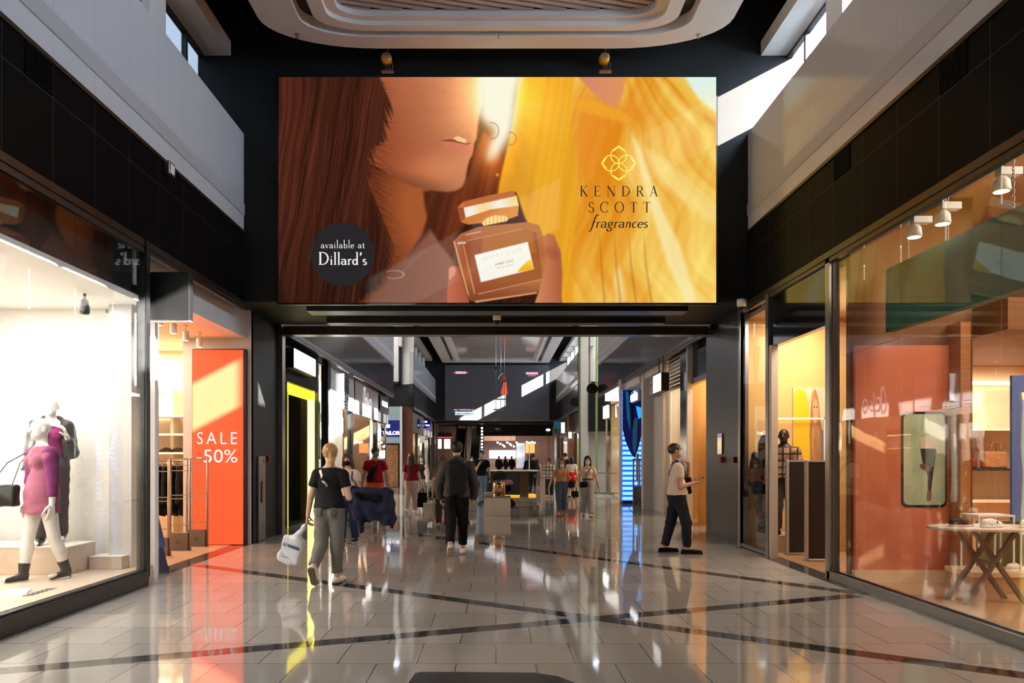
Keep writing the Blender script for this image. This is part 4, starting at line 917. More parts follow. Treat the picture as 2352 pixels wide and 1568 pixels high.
single('spotlight', MB().lathe([(.05,0),(.055,.02),(.05,.16),(.02,.18),(.015,.24)], (-4.75,8.55,3.21), 16), M_BLK, 'small black spotlight under the ceiling of the white display window', 'spotlight', smooth=True)
q = P(247,716,9.38); t = thing('wall_socket', 'white socket high on the end wall of the display window', 'socket', (q.x,9.39,q.z-.05)); part('plate', MB().box((-.06,-.012,0),(.06,.008,.12)), M_SPEC, t, bevel=.004); part('outlet', MB().lathe([(.028,-.016),(.03,-.008),(.02,-.004)], (0,0,.06), 16, 'y'), pm('grey_plastic',(150,150,150)), t)
t = thing('display_plinth', 'long pale plinth in the white display window behind the pink dress', 'plinth', (-5.62,8.85,.2))
part('block', MB().box((-.72,-.28,0),(.66,.32,.31)), M_DISPF, t, bevel=.006); part('top_panel', MB().box((-.725,-.285,.31),(.665,.325,.325)), M_DISP, t)
t = thing('display_plinth', 'low small plinth at the end of the display window by the black frame', 'plinth', (-4.72,9.1,.2)); part('block', MB().box((-.22,-.12,0),(.18,.18,.15)), M_DISPF, t, bevel=.005); part('top_panel', MB().box((-.222,-.122,.15),(.182,.182,.158)), M_DISP, t)
single('display_card', MB().obox((-4.78,7.35,.205), (.10,.03,0), (-.05,.17,.02), (0,-.001,.004)), M_SPEC, 'white card lying on the display window floor', 'card')
mb = MB()
for i in range(6): mb.obox((-4.60+.0*i,7.28+.075*i,.203), (.045,.025,0), (-.004,.007,0), (0,0,.002))
single('floor_grille', mb, M_DARKMET, 'small slotted grille in the display window floor beside the card', 'grille')
# --- blank projecting shop sign
t = thing('projecting_sign', 'blank black box sign projecting from the left wall beside the display window', 'sign', (-4.07,9.28,3.27))
part('box', MB().box((-.25,-.06,0),(.25,.06,.60)), M_BLK, t, bevel=.006); part('light_strip', MB().box((-.23,-.045,-.012),(.245,.045,0)), M_SPEC, t); part('bracket', MB().box((-.30,-.03,.2),(-.25,.03,.4)), M_DARKMET, t)
# --- left: shop entrance with the red light box
M_PORT = noisy('portal_white', (206,204,206), (214,212,213), 2, .3, .4)
struct('column_left', MB().box((-4.78,9.14,0),(-4.5,9.88,3.7)), M_PORT); trim(MB().box((-4.78,9.14,3.7),(-4.48,13.3,4.2)), M_PORT)
M_WARMW = noisy('warm_wall', (226,206,180), (230,212,188), 2, .7, .2)
struct('ceiling_entrance', MB().box((-9,9.14,3.7),(-4.78,13.3,3.8)), M_WARMW)
struct('wall_entrance_near', MB().box((-9,9.5,0),(-4.78,9.58,3.7)), M_WARMW); struct('wall_entrance_end', MB().box((-5.62,13.30,0),(-4.40,13.42,4.2)), M_PORT)
struct('wall_shop_back', MB().box((-9.1,9.5,0),(-9,15,3.8)), M_WARMW); struct('wall_shop_end', MB().box((-9,14.88,0),(-4.7,14.98,3.8)), M_WARMW); struct('ceiling_shop', MB().box((-9,13.3,3.7),(-4.7,14.98,3.8)), M_WARMW)
struct('wall_shop_side', MB().box((-5.62,13.42,0),(-5.5,14.88,3.7)), M_WARMW)
struct('floor_shop', MB().box((-9,9.58,0),(-4.72,14.88,.004)), noisy('beige_tile', (196,160,126), (204,168,134), 3, .3, .4))
area('lamp_entrance', (-6.3,11.6,3.66), (1.6,2.6), 80, (1,.80,.58)); area('lamp_shop', (-7.2,13.9,3.66), (2.,1.2), 100, (1,.84,.64))
t = thing('sale_lightbox', 'tall glowing red sale light box reading SALE -50% beside the left shop entrance', 'light box', (-4.97,13.2,0))
x0, x1, zt = -5.40, -4.50, 3.47; lx = lambda x: x+4.97
part('frame', MB().box((lx(x0)-.01,-.02,.0),(lx(x1)+.04,.1,zt+.02)), M_BLK, t); part('face', MB().box((lx(x0),-.03,.012),(lx(x1),-.019,zt)), pm('red_light', (160,56,38), .5, .2, emit=(255,86,46), es=.78), t)
part('lettering', fit_text('SALE', (lx(-4.96),-.036,P(0,1006,13.17).z), .71, .215, (1,0,0), depth=.008, bold=-.006, space=1.35), em('sale_white',(255,250,245),1.05), t, label='white letters SALE'); part('lettering', fit_text('-50%', (lx(-4.96),-.036,P(0,1047,13.17).z), .72, .235, (1,0,0), depth=.008, bold=-.004), em('sale_white',(255,250,245),1.05), t, label='white figures -50%')
for i,(px,py,y) in enumerate(((390,738,10.6),(421,750,11.3),(448,762,12.0),(478,772,12.7))):
    q = P(px,py,y); t = thing('ceiling_spotlight', ('white cylinder spotlight over the left shop entrance, nearest the black sign','white cylinder spotlight over the left shop entrance, second from the black sign','white cylinder spotlight over the left shop entrance, third from the black sign','white cylinder spotlight over the left shop entrance, nearest the red light box')[i], 'spotlight', (q.x-.15,y,3.48), 0, 'spotlights over the left shop entrance')
    part('housing', MB().lathe([(.046,0),(.05,.005),(.05,.15),(.03,.155)], (0,0,-.03), 18), M_SPEC, t, smooth=False); part('mount', MB().lathe([(.012,.12),(.012,.2),(.04,.205),(.04,.222)], (0,0,0), 12), M_SPEC, t); part('lens', MB().lathe([(.04,-.033),(.04,-.029)], (0,0,0), 16), pm('lens_warm',(255,230,190),emit=(255,210,150),es=3), t)
M_GATE = noisy('gate_metal', (150,136,124), (162,148,136), 8, .35, .5, metal=.4)
gate0 = None
for i,(xa,xb,y) in enumerate(((-5.48,-5.12,12.39),(-5.40,-5.06,12.95),(-5.52,-5.14,11.7))):
    lab = ('grey security gate in the left shop entrance, in front of the red light box','grey security gate overlapping the red light box','grey security gate half hidden by the white column')[i]
    if gate0 is None:
        gate0 = thing('security_gate', lab, 'gate', ((xa+xb)/2,y,0), 0, 'security gates of the left shop'); w = .18
        for s in (-1,1): part('post', MB().tube([(s*w,0,0),(s*w,0,1.54)], .020, 10), M_GATE, gate0, smooth=True)
        part('top_rail', MB().box((-w,-.016,1.515),(w,.016,1.545)), M_GATE, gate0); part('base_box', MB().box((-w+.02,-.05,.0),(w-.02,.05,.30)), pm('gate_grey',(112,100,92),.5), gate0, bevel=.006); part('base_foot', MB().box((-w,-.07,0),(w,.07,.012)), M_GATE, gate0)
        for z in (1.33,1.42,.92,.86,.42): part('wire_loop', MB().box((-w,-.008,z),(w,.008,z+.014)), M_GATE, gate0)
        part('emblem', MB().prism([(-.04,.12),(.04,.12),(.03,.16),(0,.18),(-.03,.16)], lambda a,b: (a,-.056,b), lambda a,b: (a,-.049,b)), pm('gate_mark',(90,80,74)), gate0)
    else: dup(gate0, ((xa+xb)/2,y,0), 0, lab)
# easel with a dark poster
t = thing('easel_sign', 'dark blue a-board poster stand leaning by the white column of the left shop', 'easel', (-4.66,10.05,0))
part('front_board', MB().obox((.02,-.02,.42), (.012,.20,0), (.10,0,-.42), (.008,0,.002)), pm('navy_board',(22,30,70),.4), t); part('poster', MB().obox((.038,-.02,.58), (.010,.17,0), (.058,0,-.245), (.004,0,.001)), noisy('poster_space', (16,20,60), (90,110,190), 3, .4), t, label='navy poster with pale shapes')
part('rear_board', MB().obox((-.10,-.02,.42), (.012,.20,0), (-.06,0,-.42), (.006,0,.0)), M_BLK, t)
for yy in (-.2,.16): part('foot', MB().box((.09,yy,0),(.14,yy+.03,.03)), M_BLK, t)
# shelving, shoes and hanging clothes seen through the entrance
t = thing('wall_shelf_unit', 'lit cream shelving on the far wall of the left shop', 'shelf', (-6.35,14.55,0))
for i,z in enumerate((1.62,1.98,2.34)): part('shelf_board', MB().box((-.8,-.3,z),(.75,.28,z+.04)), M_SPEC, t)
for x in (-.8,.0,.75): part('upright', MB().box((x-.03,-.05,0),(x+.03,.28,2.9)), M_WARMW, t)
part('light_strip', MB().box((-.8,.2,2.9),(.75,.26,2.95)), M_WARME, t)
def shoe(name, label, loc, rz, col, sole=(230,225,220), L_=.27, stripe=None, group=None, h=.008):
    v,f = surface([([cap((0,-L_*.37,.042),(0,-L_*.04,.046),.036,.040,.02), cap((0,-L_*.05,.050),(0,L_*.36,.026),.041,.030,.02), cap((0,-L_*.34,.06),(0,-L_*.12,.066),.033,.032,.02)],[((0,0,-1),-.016),((0,-.10,.995),.098)],[ell((0,-L_*.23,.105),(.024,.058,.040))])], h)
    t = thing(name, label, 'shoe', loc, rz, group); part('upper', skin_mesh('upper',[(v,f)],cloth('shoe%d_%d_%d'%tuple(col),col,None,.5)), None, t)
    v,f = surface([([cap((0,-L_*.37,.012),(0,L_*.36,.012),.045,.040,0)],[((0,0,1),.022),((0,0,-1),0)],[])], h); part('sole', skin_mesh('sole',[(v,f)],cloth('sole%d_%d_%d'%tuple(sole),sole,None,.5)), None, t)
    mb = MB()
    for k in range(4): mb.tube([(-.022,L_*(.02+k*.05),.082-k*.008),(0,L_*(.03+k*.05),.088-k*.008),(.022,L_*(.02+k*.05),.082-k*.008)], .003, 5)
    part('laces', mb, cloth('laces',(220,218,214)), t)
    if stripe: 
        for s in (-1,1): part('side_stripe', MB().obox((s*.036,-L_*.02,.046),(.003,0,0),(0,.042,.010),(0,-.004,.010)), cloth('stripe%d_%d_%d'%tuple(stripe),stripe), t)
    return t
s0 = shoe('shoe','dark shoe on the lower lit shelf of the left shop, left of the pair',(-6.45,14.42,1.66),1.2,(40,32,28),(60,50,44)); dup(s0,(-6.22,14.40,1.66),1.2,'dark shoe on the lower lit shelf of the left shop, right of the pair')
t = thing('clothes_rail', 'rail under the lit shelves of the left shop', 'rail', (-6.0,13.75,0)); part('rail_bar', MB().tube([(-.6,0,1.50),(.45,0,1.50)], .015, 8), M_STEEL, t)
for x in (-.55,.42): part('leg', MB().tube([(x,0,0),(x,0,1.5)], .015, 8), M_STEEL, t)
def hanging(name, label, loc, rz, col, L_=.8, w=.22, group=None):
    v,f = surface([([cap((0,0,-.10),(0,0,-L_),w*.62,w*.8,.03,(1,.22,1),True), cap((-w*.8,0,-.12),(w*.8,0,-.12),.045,.045,.03), cap((-w*.95,0,-.14),(-w*1.1,0,-L_*.75),.045,.04,.02), cap((w*.95,0,-.14),(w*1.1,0,-L_*.75),.045,.04,.02)],[],[])], .016, (.004,24))
    t = thing(name, label, 'clothing', loc, rz, group); part('garment', skin_mesh('garment',[(v,f)],cloth('hang%d_%d_%d'%tuple(col),col)), None, t); part('hanger', MB().tube([(-w*.8,0,-.10),(0,0,-.03),(w*.8,0,-.10)], .006, 6).tube([(0,0,-.03),(0,0,.01)], .004, 6), M_STEEL, t); return t
g0 = hanging('hanging_coat','black garment hanging on the rail of the left shop',(-6.42,13.75,1.49),1.3,(22,20,20),1.0,.2,'black garments on the rail of the left shop')
for i in range(1,6): dup(g0, (-6.42+.12*i,13.75,1.49), 1.3+.05*i)
# --- left portal pier: service cabinet and call point
t = thing('service_cabinet', 'narrow light metal cabinet with a slot handle on the left portal pier', 'cabinet', (-4.382,13.82,0)); part('door', MB().box((-.015,-.2,.03),(.02,.2,1.58)), M_STEEL, t, bevel=.004); part('handle', MB().box((.018,-.06,.72),(.034,-.02,1.12)), M_DARKMET, t); part('base', MB().box((-.015,-.2,0),(.012,.2,.03)), M_DARKMET, t); part('notice', MB().box((.02,.06,1.44),(.023,.14,1.54)), pm('red_tag',(170,40,40)), t)
def callpoint(label, loc, s):
    t = thing('alarm_call_point', label, 'alarm', loc); part('housing', MB().box((-.03,-.05,0),(.03,.05,.11)), pm('alarm_red',(120,18,18),.4), t, bevel=.006); part('button', MB().lathe([(.025,0),(.025,.008),(.01,.01)], (s*.03,0,.055), 14, 'x'), pm('alarm_dark',(60,10,12)), t)
callpoint('red alarm call point above the narrow cabinet on the left pier', (-4.37,14.2,1.48), 1)
callpoint('dark red alarm call point on the far side of the right portal pier', (4.33,14.2,1.46), -1); callpoint('dark red alarm call point on the near side of the right portal pier', (4.33,13.45,1.46), -1)
t = thing('steel_plate', 'bright steel plate on the right portal pier above the alarms', 'panel', (4.345,14.35,1.62)); part('plate', MB().box((-.01,-.14,0),(.012,.14,.40)), M_CHROME, t, bevel=.003); part('screen', MB().box((-.014,-.1,.33),(-.009,.1,.37)), em('blue_led',(120,110,230),1), t)
# --- right: shop with the orange interior
M_ORNG = noisy('ochre_wall', (222,178,112), (228,184,120), 2, .7, .2)
struct('wall_shop_back', MB().box((7.0,12.3,0),(7.1,13.6,4.)), M_ORNG); struct('wall_shop_end', MB().box((4.42,13.02,0),(7,13.08,4.)), M_ORNG); struct('ceiling_shop', MB().box((4.45,9.34,4.0),(5.85,12.3,4.08)).box((4.45,12.3,4.0),(7.1,13.6,4.08)), M_CREAM)
struct('floor_shop', MB().box((4.5,9.35,0),(5.85,13.5,.005)).box((5.85,12.3,0),(7,13.5,.005)), M_WOODF)
area('lamp_shop', (5.1,11.3,3.95), (1.,2.6), 105, (1,.88,.74))
glazing(1, 4.30, 11.68, 13.0, .06, 4.08, .66, frame=M_STEEL); trim(MB().box((4.27,12.95,0),(4.42,13.06,4.2)), M_STEEL); trim(MB().box((4.26,11.58,0),(4.40,11.70,4.15)), M_STEEL); trim(MB().box((4.26,11.44,0),(4.36,11.54,3.30)), pm('post_beige',(206,190,172),.4))
M_DGLASS = pm('dark_gloss_header', (22,24,30), .08, .5)
trim(MB().box((4.30,9.58,3.28),(4.40,11.58,4.15)), M_DGLASS, label='dark glossy header above the right shop entrance')
t = thing('framed_poster', 'tall poster of a long haired woman against a yellow disc in the right shop', 'poster', (5.15,13.0,1.45))
K = lambda px,py: P(px,py,12.98)
a, b = K(1822,1062), K(1900,890); part('panel', MB().box((a.x-5.15,-.02,a.z-1.45),(b.x-5.15,.015,b.z-1.45)), pm('poster_beige',(222,196,160),.6), t)
def flat(pts, d): return MB().add([(K(*p).x, 12.98-d, K(*p).z) for p in pts], [tuple(range(len(pts)))])
part('yellow_disc', flat([(1823,1061),(1823,905),(1830,893),(1842,892),(1852,905),(1858,935),(1860,1000),(1858,1061)],.003), pm('poster_yellow',(240,190,20),.6), t, w=True)
part('hair', flat([(1861,1061),(1859,1000),(1862,940),(1864,905),(1869,893),(1875,897),(1880,920),(1886,980),(1893,1061)],.006), noisy('poster_hair',(150,100,50),(200,150,90),20,.6,stretch=(1,1,.15)), t, w=True)
part('face', flat([(1866,930),(1870,916),(1876,918),(1879,935),(1878,960),(1872,976),(1867,962)],.009), pm('poster_skin',(216,160,122),.6), t, w=True); part('jacket', flat([(1884,1061),(1886,985),(1893,990),(1898,1020),(1899,1061)],.008), pm('poster_denim',(130,130,140),.6), t, w=True)
pf = MB()
for (u0,v0,u1,v1) in ((1868,933,1871,936),(1874,933,1877,936),(1870,960,1875,963)): 
    A_, B_ = K(u0,v1), K(u1,v0); pf.box((A_.x,12.9685,A_.z),(B_.x,12.970,B_.z))
part('facial_features', pf, pm('poster_brown',(90,54,40),.6), t, w=True)
tall = None
for i,(xa,xb,y) in enumerate(((4.66,4.985,11.84),(4.66,5.0,11.12))):
    lab = ('tall dark panelled security gate, the farther of the pair in the right shop entrance','tall dark panelled security gate, the nearer of the pair in the right shop entrance')[i]
    if tall is None:
        tall = thing('security_gate', lab, 'gate', ((xa+xb)/2,y,0), 0, 'dark security gates of the right shop'); w = .165
        part('panel', MB().box((-w,-.02,.04),(w,.02,1.49)), noisy('gate_dark',(28,20,20),(34,26,26),4,.5), tall)
        for s in (-1,1): part('post', MB().box((s*w-.022,-.035,0),(s*w+.022,.035,1.52)), pm('gate_silver',(190,180,172),.3,metal=.3), tall, bevel=.008)
        part('top_rail', MB().box((-w,-.03,1.49),(w,.03,1.515)), pm('gate_silver',(190,180,172)), tall); part('foot', MB().box((-w-.02,-.08,0),(w+.02,.08,.015)), M_STEEL, tall)
    else: dup(tall, ((xa+xb)/2,y,0), 0, lab)
t = thing('display_plinth', 'pale plinth behind the glass of the right shop under the plaid jacket figure', 'plinth', (4.92,12.55,0)); part('block', MB().box((-.40,-.35,0),(.32,.30,.26)), noisy('plinth_beige',(200,180,156),(206,188,164),3,.6), t, bevel=.006); part('top_panel', MB().box((-.405,-.355,.26),(.325,.305,.272)), M_SPEC, t)
t = thing('display_rack', 'thin white metal frame behind the plaid figure in the right shop', 'stand', (5.3,12.88,0))
for s in (-1,1): part('post', MB().box((s*.42-.015,-.015,0),(s*.42+.015,.015,2.25)), M_SPEC, t)
part('top_rail', MB().box((-.42,-.015,2.22),(.42,.015,2.25)), M_SPEC, t)
# --- right: shoe shop
M_CORAL = noisy('coral_wall', (206,112,76), (212,118,82), 2, .6, .3); M_TEAL = noisy('teal_panel', (38,92,78), (42,98,84), 2, .55, .3); M_BROWN = noisy('brown_soffit', (120,76,40), (128,84,48), 2, .6, .3); M_BEIGE = noisy('beige_wall', (222,190,156), (228,198,166), 2, .7, .2)
glazing(1, 4.33, 2.4, 9.5, .10, 4.08, .79, frame=pm('grey_rail',(120,118,118),.35,metal=.4)); trim(MB().box((4.27,-6,0),(4.42,9.55,.10)), pm('grey_rail',(120,118,118))); trim(MB().box((4.27,9.48,0),(4.40,9.60,4.2)), M_STEEL)
struct('wall_partition', MB().box((4.42,9.24,0),(5.95,9.34,4.9)), M_BROWN); struct('wall_coral', MB().box((4.46,9.18,.16),(5.62,9.24,2.95)), M_CORAL); trim(MB().box((4.44,9.16,0),(5.66,9.24,.16)), M_BEIGE)
trim(MB().box((5.62,8.95,0),(5.74,9.24,3.2)), M_WOOD)
struct('wall_shop_back', MB().box((9.4,1.5,0),(9.5,13,4.9)), M_BEIGE); struct('wall_shop_end', MB().box((5.9,12.2,0),(9.4,12.3,4.9)), M_BEIGE); struct('wall_shop_side', MB().box((5.85,9.34,0),(5.95,12.2,4.9)), M_BEIGE); struct('wall_shop_near', MB().box((4.4,1.4,0),(9.5,1.5,4.9)), M_BEIGE)
struct('ceiling_shop', MB().box((4.45,1.5,4.8),(9.5,12.3,4.9)), M_BEIGE); struct('floor_shop', MB().box((4.44,1.5,0),(9.4,12.2,.006)), noisy('shop_floor_tile',(196,150,110),(206,160,120),2,.12,.5))
struct('ceiling_bulkhead', MB().box((4.74,2.5,3.08),(4.84,9.0,3.84)), M_TEAL); struct('ceiling_drop', MB().box((5.95,8.6,3.05),(9.4,12.2,3.42)), M_BROWN)
area('lamp_shop', (6.6,6.,4.7), (3.,5.), 190, (1,.88,.74)); area('lamp_shop_rear', (7.4,10.6,3.0), (2.,2.), 110, (1,.88,.74))
for i,(px,py,y) in enumerate(((2100,545,8.1),(2165,515,7.7),(2300,440,7.0))):
    q = P(px,py,y); t = thing('track_spotlight', ('lit white track spotlight facing the hall in the shoe shop','white track spotlight with box gear in the middle of the shoe shop track','white bell shaped track spotlight nearest the viewer in the shoe shop')[i], 'spotlight', (q.x,y,q.z), 0, 'track spotlights of the shoe shop')
    part('housing', MB().lathe([(.075,0),(.08,.01),(.072,.10),(.03,.15),(.012,.155)], (0,0,0), 18), M_SPEC, t, smooth=True); part('lens', MB().lathe([(.066,-.002),(.066,.012)], (0,0,0), 18), M_LAMPE, t); part('mount', MB().tube([(0,0,.15),(0,0,4.72-q.z)], .012, 8), M_SPEC, t); part('gear_box', MB().box((-.03,-.05,.15),(.17,.05,.22)), M_SPEC, t)
t = thing('lighting_track', 'white lighting track along the shoe shop ceiling', 'track', (4.6,6.2,4.72)); part('rail', MB().box((-.02,-2.,0),(.02,2.2,.05)), M_SPEC, t)
part('end_cap', MB().box((-.025,2.2,-.005),(.025,2.23,.055)), M_BLK, t)
def chain(label, p, z1):
    t = MB(); z = p.z; k = 0
    while z < z1:
        pts = [(p.x+(.011*math.cos(a) if k % 2 else 0), p.y+(0 if k % 2 else .011*math.cos(a)), z+.02+.022*math.sin(a)) for a in [i*math.pi/4 for i in range(9)]]; t.tube(pts, .004, 5, False); z += .034; k += 1
    return single('hanging_chain', t, M_STEEL, label, 'chain', 'chains holding the teal panel')
chain('steel chain holding the farther end of the teal panel', Vector((4.79,8.6,3.84)), 4.8); chain('steel chain holding the teal panel near its middle', Vector((4.79,7.85,3.84)), 4.8); chain('steel chain holding the nearer end of the teal panel', Vector((4.79,6.85,3.84)), 4.8)
# phone-shaped sticker on the coral wall
Kc = lambda px,py,d=0: (lambda q: (q.x, 9.176-d, q.z))(P(px,py,9.176))
def rr(x0,y0,x1,y1,r,n=5): return [( (x1-r if a<2 else x0+r) if False else 0,0) for a in []]
t = thing('wall_sticker', 'large phone shaped picture of a leg in black leggings on the coral wall', 'sticker', (5.3,9.17,.95))
o_ = rrect(2070,945,2175,1165,14,5); i_ = rrect(2075,951,2170,1159,11,5)
part('bezel', MB().prism(o_, lambda a,b: Kc(a,b,0), lambda a,b: Kc(a,b,.004)), M_BLK, t, w=True); part('picture', MB().prism(i_, lambda a,b: Kc(a,b,.004), lambda a,b: Kc(a,b,.006)), noisy('phone_picture',(150,170,140),(196,200,160),3,.5), t, w=True)
def kcp(pts, d): return MB().add([Kc(*p,d) for p in pts],[tuple(range(len(pts)))])
part('legging', kcp([(2113,1030),(2150,1028),(2146,1062),(2142,1090),(2138,1124),(2131,1126),(2130,1092),(2124,1075),(2118,1060)],.009), pm('legging_dark',(40,38,40),.6), t, w=True); part('shoe', kcp([(2130,1126),(2138,1124),(2138,1142),(2136,1150),(2127,1150),(2128,1138)],.010), pm('shoe_brown',(120,62,44),.6), t, w=True); part('raised_shoe', kcp([(2112,1066),(2124,1064),(2142,1078),(2140,1083),(2126,1080),(2114,1074)],.011), pm('shoe_brown',(120,62,44),.6), t, w=True); part('sweater', kcp([(2112,1004),(2135,1000),(2152,1008),(2156,1046),(2148,1030),(2114,1030)],.010), pm('sweater_pale',(214,196,164),.6), t, w=True)
# table with shoes
t = thing('trestle_table', 'pale oval display table on crossed wooden legs in the shoe shop', 'table', (5.28,7.95,0))
part('table_top', MB().prism([(.62*math.cos(a)*(1 if abs(math.cos(a))<2 else 1), .36*math.sin(a)) for a in [k*math.pi/18 for k in range(36)]], lambda a,b: (a,b,.79), lambda a,b: (a,b,.82)), noisy('table_pale',(206,182,160),(212,190,168),4,.4), t, bevel=.008)
for yy in (-.16,.16):
    part('leg', MB().bar((-.34,yy,0),(.22,yy+.03,.79),.045,.04), noisy('leg_wood',(110,84,66),(122,96,76),8,.6), t); part('leg', MB().bar((.34,yy+.06,0),(-.22,yy+.05,.79),.045,.04), noisy('leg_wood',(110,84,66),(122,96,76),8,.6), t)
part('stretcher', MB().bar((0,-.2,.44),(0,.24,.44),.03,.03), noisy('leg_wood',(110,84,66),(122,96,76)), t)
shoe('sneaker','red and black sneaker at the left end of the oval table',(4.98,7.92,.82),-1.45,(46,30,32),(214,170,160),stripe=(190,30,36)); shoe('sneaker','white sneaker with a dark side stripe in the middle of the oval table',(5.27,7.86,.82),-1.35,(232,228,222),(236,232,226),stripe=(60,64,66)); shoe('sneaker','plain white canvas shoe at the right end of the oval table',(5.66,7.8,.82),-1.5,(238,230,222),(238,232,226))
# white wire stands, low platform, shelf wall
def stand(label, loc, w, d, hgt):
    t = thing('wire_stand', label, 'stand', loc, 0, 'white wire stands of the shoe shop')
    for sx in (-1,1):
        for sy in (-1,1): part('leg', MB().box((sx*w-.008,sy*d-.008,0),(sx*w+.008,sy*d+.008,hgt)), M_SPEC, t)
    part('top_tray', MB().box((-w-.01,-d-.01,hgt),(w+.01,d+.01,hgt+.02)), M_SPEC, t); return t
stand('taller white wire stand behind the oval table', (5.72,8.62,.26), .2,.16,.62); stand('shorter white wire stand beside the taller one', (6.2,8.6,.26), .22,.17,.42)
t = thing('low_platform', 'low pale wooden platform under the wire stands in the shoe shop', 'platform', (6.25,8.65,0)); part('deck', MB().box((-.85,-.28,.2),(1.2,.26,.26)), noisy('deck_pale',(222,196,158),(228,204,168),3,.4,stretch=(12,1,1)), t, bevel=.005); part('skirt', MB().box((-.82,-.25,0),(1.17,.24,.2)), noisy('skirt_tan',(190,150,106),(196,158,114),3,.5), t)
single('backdrop_board', MB().box((5.76,8.84,.261),(7.2,8.88,.80)), pm('olive_panel',(120,124,72),.6), 'olive green board standing at the back of the low platform', 'board')
shoe('shoe','white shoe on the low platform below the wire stands',(5.95,8.47,.26),-1.2,(226,214,200)); shoe('shoe','black shoe at the right end of the low platform',(6.5,8.47,.26),-1.3,(30,28,30),(50,48,48))
t = thing('display_shelves', 'wall shelves with bags and red shoes deep in the shoe shop', 'shelf', (7.55,11.9,0))
for z in (1.35,1.98,.85): part('shelf_board', MB().box((-1.2,-.3,z),(1.2,.28,z+.035)), M_DARKMET if z == 1.35 else M_BEIGE, t)
for x in (-1.2,0,1.2): part('upright', MB().box((x-.02,-.02,0),(x+.02,.28,2.9)), M_WOOD, t)
part('back_glow', MB().box((-1.15,.2,2.75),(1.15,.26,2.8)), M_WARME, t)
def handbag(label, loc, rz, col, w=.17, hgt=.26, group=None):
    v,f = surface([([rbox((0,0,hgt*.5),(w,.075,hgt*.5),.03,.01)],[],[])], .012, (.002,22)); t = thing('handbag', label, 'bag', loc, rz, group); part('bag_body', skin_mesh('bag_body',[(v,f)],cloth('bag%d_%d_%d'%tuple(col),col,None,.45)), None, t)
    for s in (-1,1): part('handle', MB().tube([(-w*.5,s*.05,hgt*.92),(-w*.42,s*.05,hgt*1.35),(-w*.2,s*.05,hgt*1.55),(w*.2,s*.05,hgt*1.55),(w*.42,s*.05,hgt*1.35),(w*.5,s*.05,hgt*.92)], .010, 8), cloth('bag%d_%d_%d'%tuple(col),col), t, smooth=True)
    part('clasp', MB().lathe([(.02,-.084),(.02,-.078),(.012,-.074)], (0,0,hgt*.6), 12, 'y'), pm('brass',(220,170,80),.25,metal=1), t); return t
q = P(2282,1080,11.8); handbag('tan leather handbag with two handles on the dark shelf of the shoe shop', (q.x,11.8,1.385), .1, (150,98,66), .19,.27); handbag('dark red small handbag beside the tan handbag on the shelf', (q.x-.42,11.8,1.385), .1, (110,40,36), .13,.17)
for i in range(3): shoe('shoe', ('red shoe on the dark shelf, leftmost of three','red shoe on the dark shelf, middle of three','red shoe on the dark shelf, rightmost of three')[i], (q.x-1.05+.22*i,11.8,1.385), -1.4, (150,24,30), (70,20,20), .24, h=.012)
t = thing('blue_poster', 'tall blue poster stand at the right edge behind the oval table', 'poster', (6.25,8.72,.26)); A_ = P(2322,1205,8.72); part('panel', MB().box((A_.x-6.25,-.02,.55),(A_.x-6.25+.6,.02,P(0,862,8.72).z-.26)), pm('poster_blue',(92,110,168),.5), t); part('stand_pole', MB().box((A_.x-6.25+.28,-.015,0),(A_.x-6.25+.31,.015,.55)), M_STEEL, t)
part('figure', MB().add([(A_.x-6.25+.16+.05*a,-.024,z) for a,z in ((0,1.05),(1,1.05),(1.3,.75),(1.1,.6),(.9,.2),(.4,.2),(.2,.6),(-.2,.75))],[tuple(range(8))]), pm('figure_dark',(50,52,70),.6), t)
# ------------------------------------------------------------------ fittings round the first portal
for i,px in enumerate((890,1391)):
    q = P(px,150,12.35); t = thing('chain_hoist', 'yellow chain hoist above the big screen, %s of the pair' % ('left' if i == 0 else 'right'), 'hoist', (q.x,12.38,8.02), 0, 'chain hoists above the screen')
    part('drum', MB().lathe([(.05,-.07),(.085,-.06),(.09,0),(.085,.06),(.05,.07)], (-.02,0,.20), 20, 'y'), pm('hoist_yellow',(206,130,20),.4), t, smooth=True); part('name_plate', MB().box((-.07,-.078,.19),(.03,-.068,.25)), pm('hoist_plate',(130,128,124),.4), t); part('hook', MB().tube([(0,0,.28),(0,0,.36),(.03,0,.40),(0,0,.44),(-.02,0,.41)], .012, 8), M_STEEL, t)
    for x in (-.03,.02,.07): part('chain', MB().tube([(x,0,.15),(x+.015,0,.08),(x-.01,0,.0)], .006, 6), M_STEEL, t)
    part('bracket', MB().box((-.1,-.03,-.03),(.1,.03,.0)), M_STEEL, t); part('hanger_rod', MB().tube([(.06,0,.2),(.05,0,1.2)], .008, 6), M_DARKMET, t)
def dome_cam(label, loc):
    t = thing('dome_camera', label, 'camera', loc); part('housing', MB().lathe([(.05,.0),(.075,.03),(.08,.10),(.075,.14)], (0,0,.06), 20), M_SPEC, t, smooth=True); part('dome', MB().lathe([(.006,-.005),(.035,.005),(.058,.03),(.066,.066)], (0,0,0), 18), M_BLK, t, smooth=True)
dome_cam('white dome camera under the middle of the portal beam', (0.02,13.6,4.0)); dome_cam('white dome camera under the portal at the right shop glass', (4.10,12.35,3.995))
t = thing('wall_luminaire', 'small box lamp on the black fascia of the left wall', 'lamp', (-4.255,9.62,5.22)); part('housing', MB().box((-.02,-.09,0),(.05,.09,.17)), M_STEEL, t, bevel=.01); part('lens', MB().box((.045,-.06,.02),(.055,.06,.14)), M_SPEC, t)
t = thing('bench', 'dark glossy rounded bench top at the bottom edge of the picture', 'bench', (-.02,3.15,0))
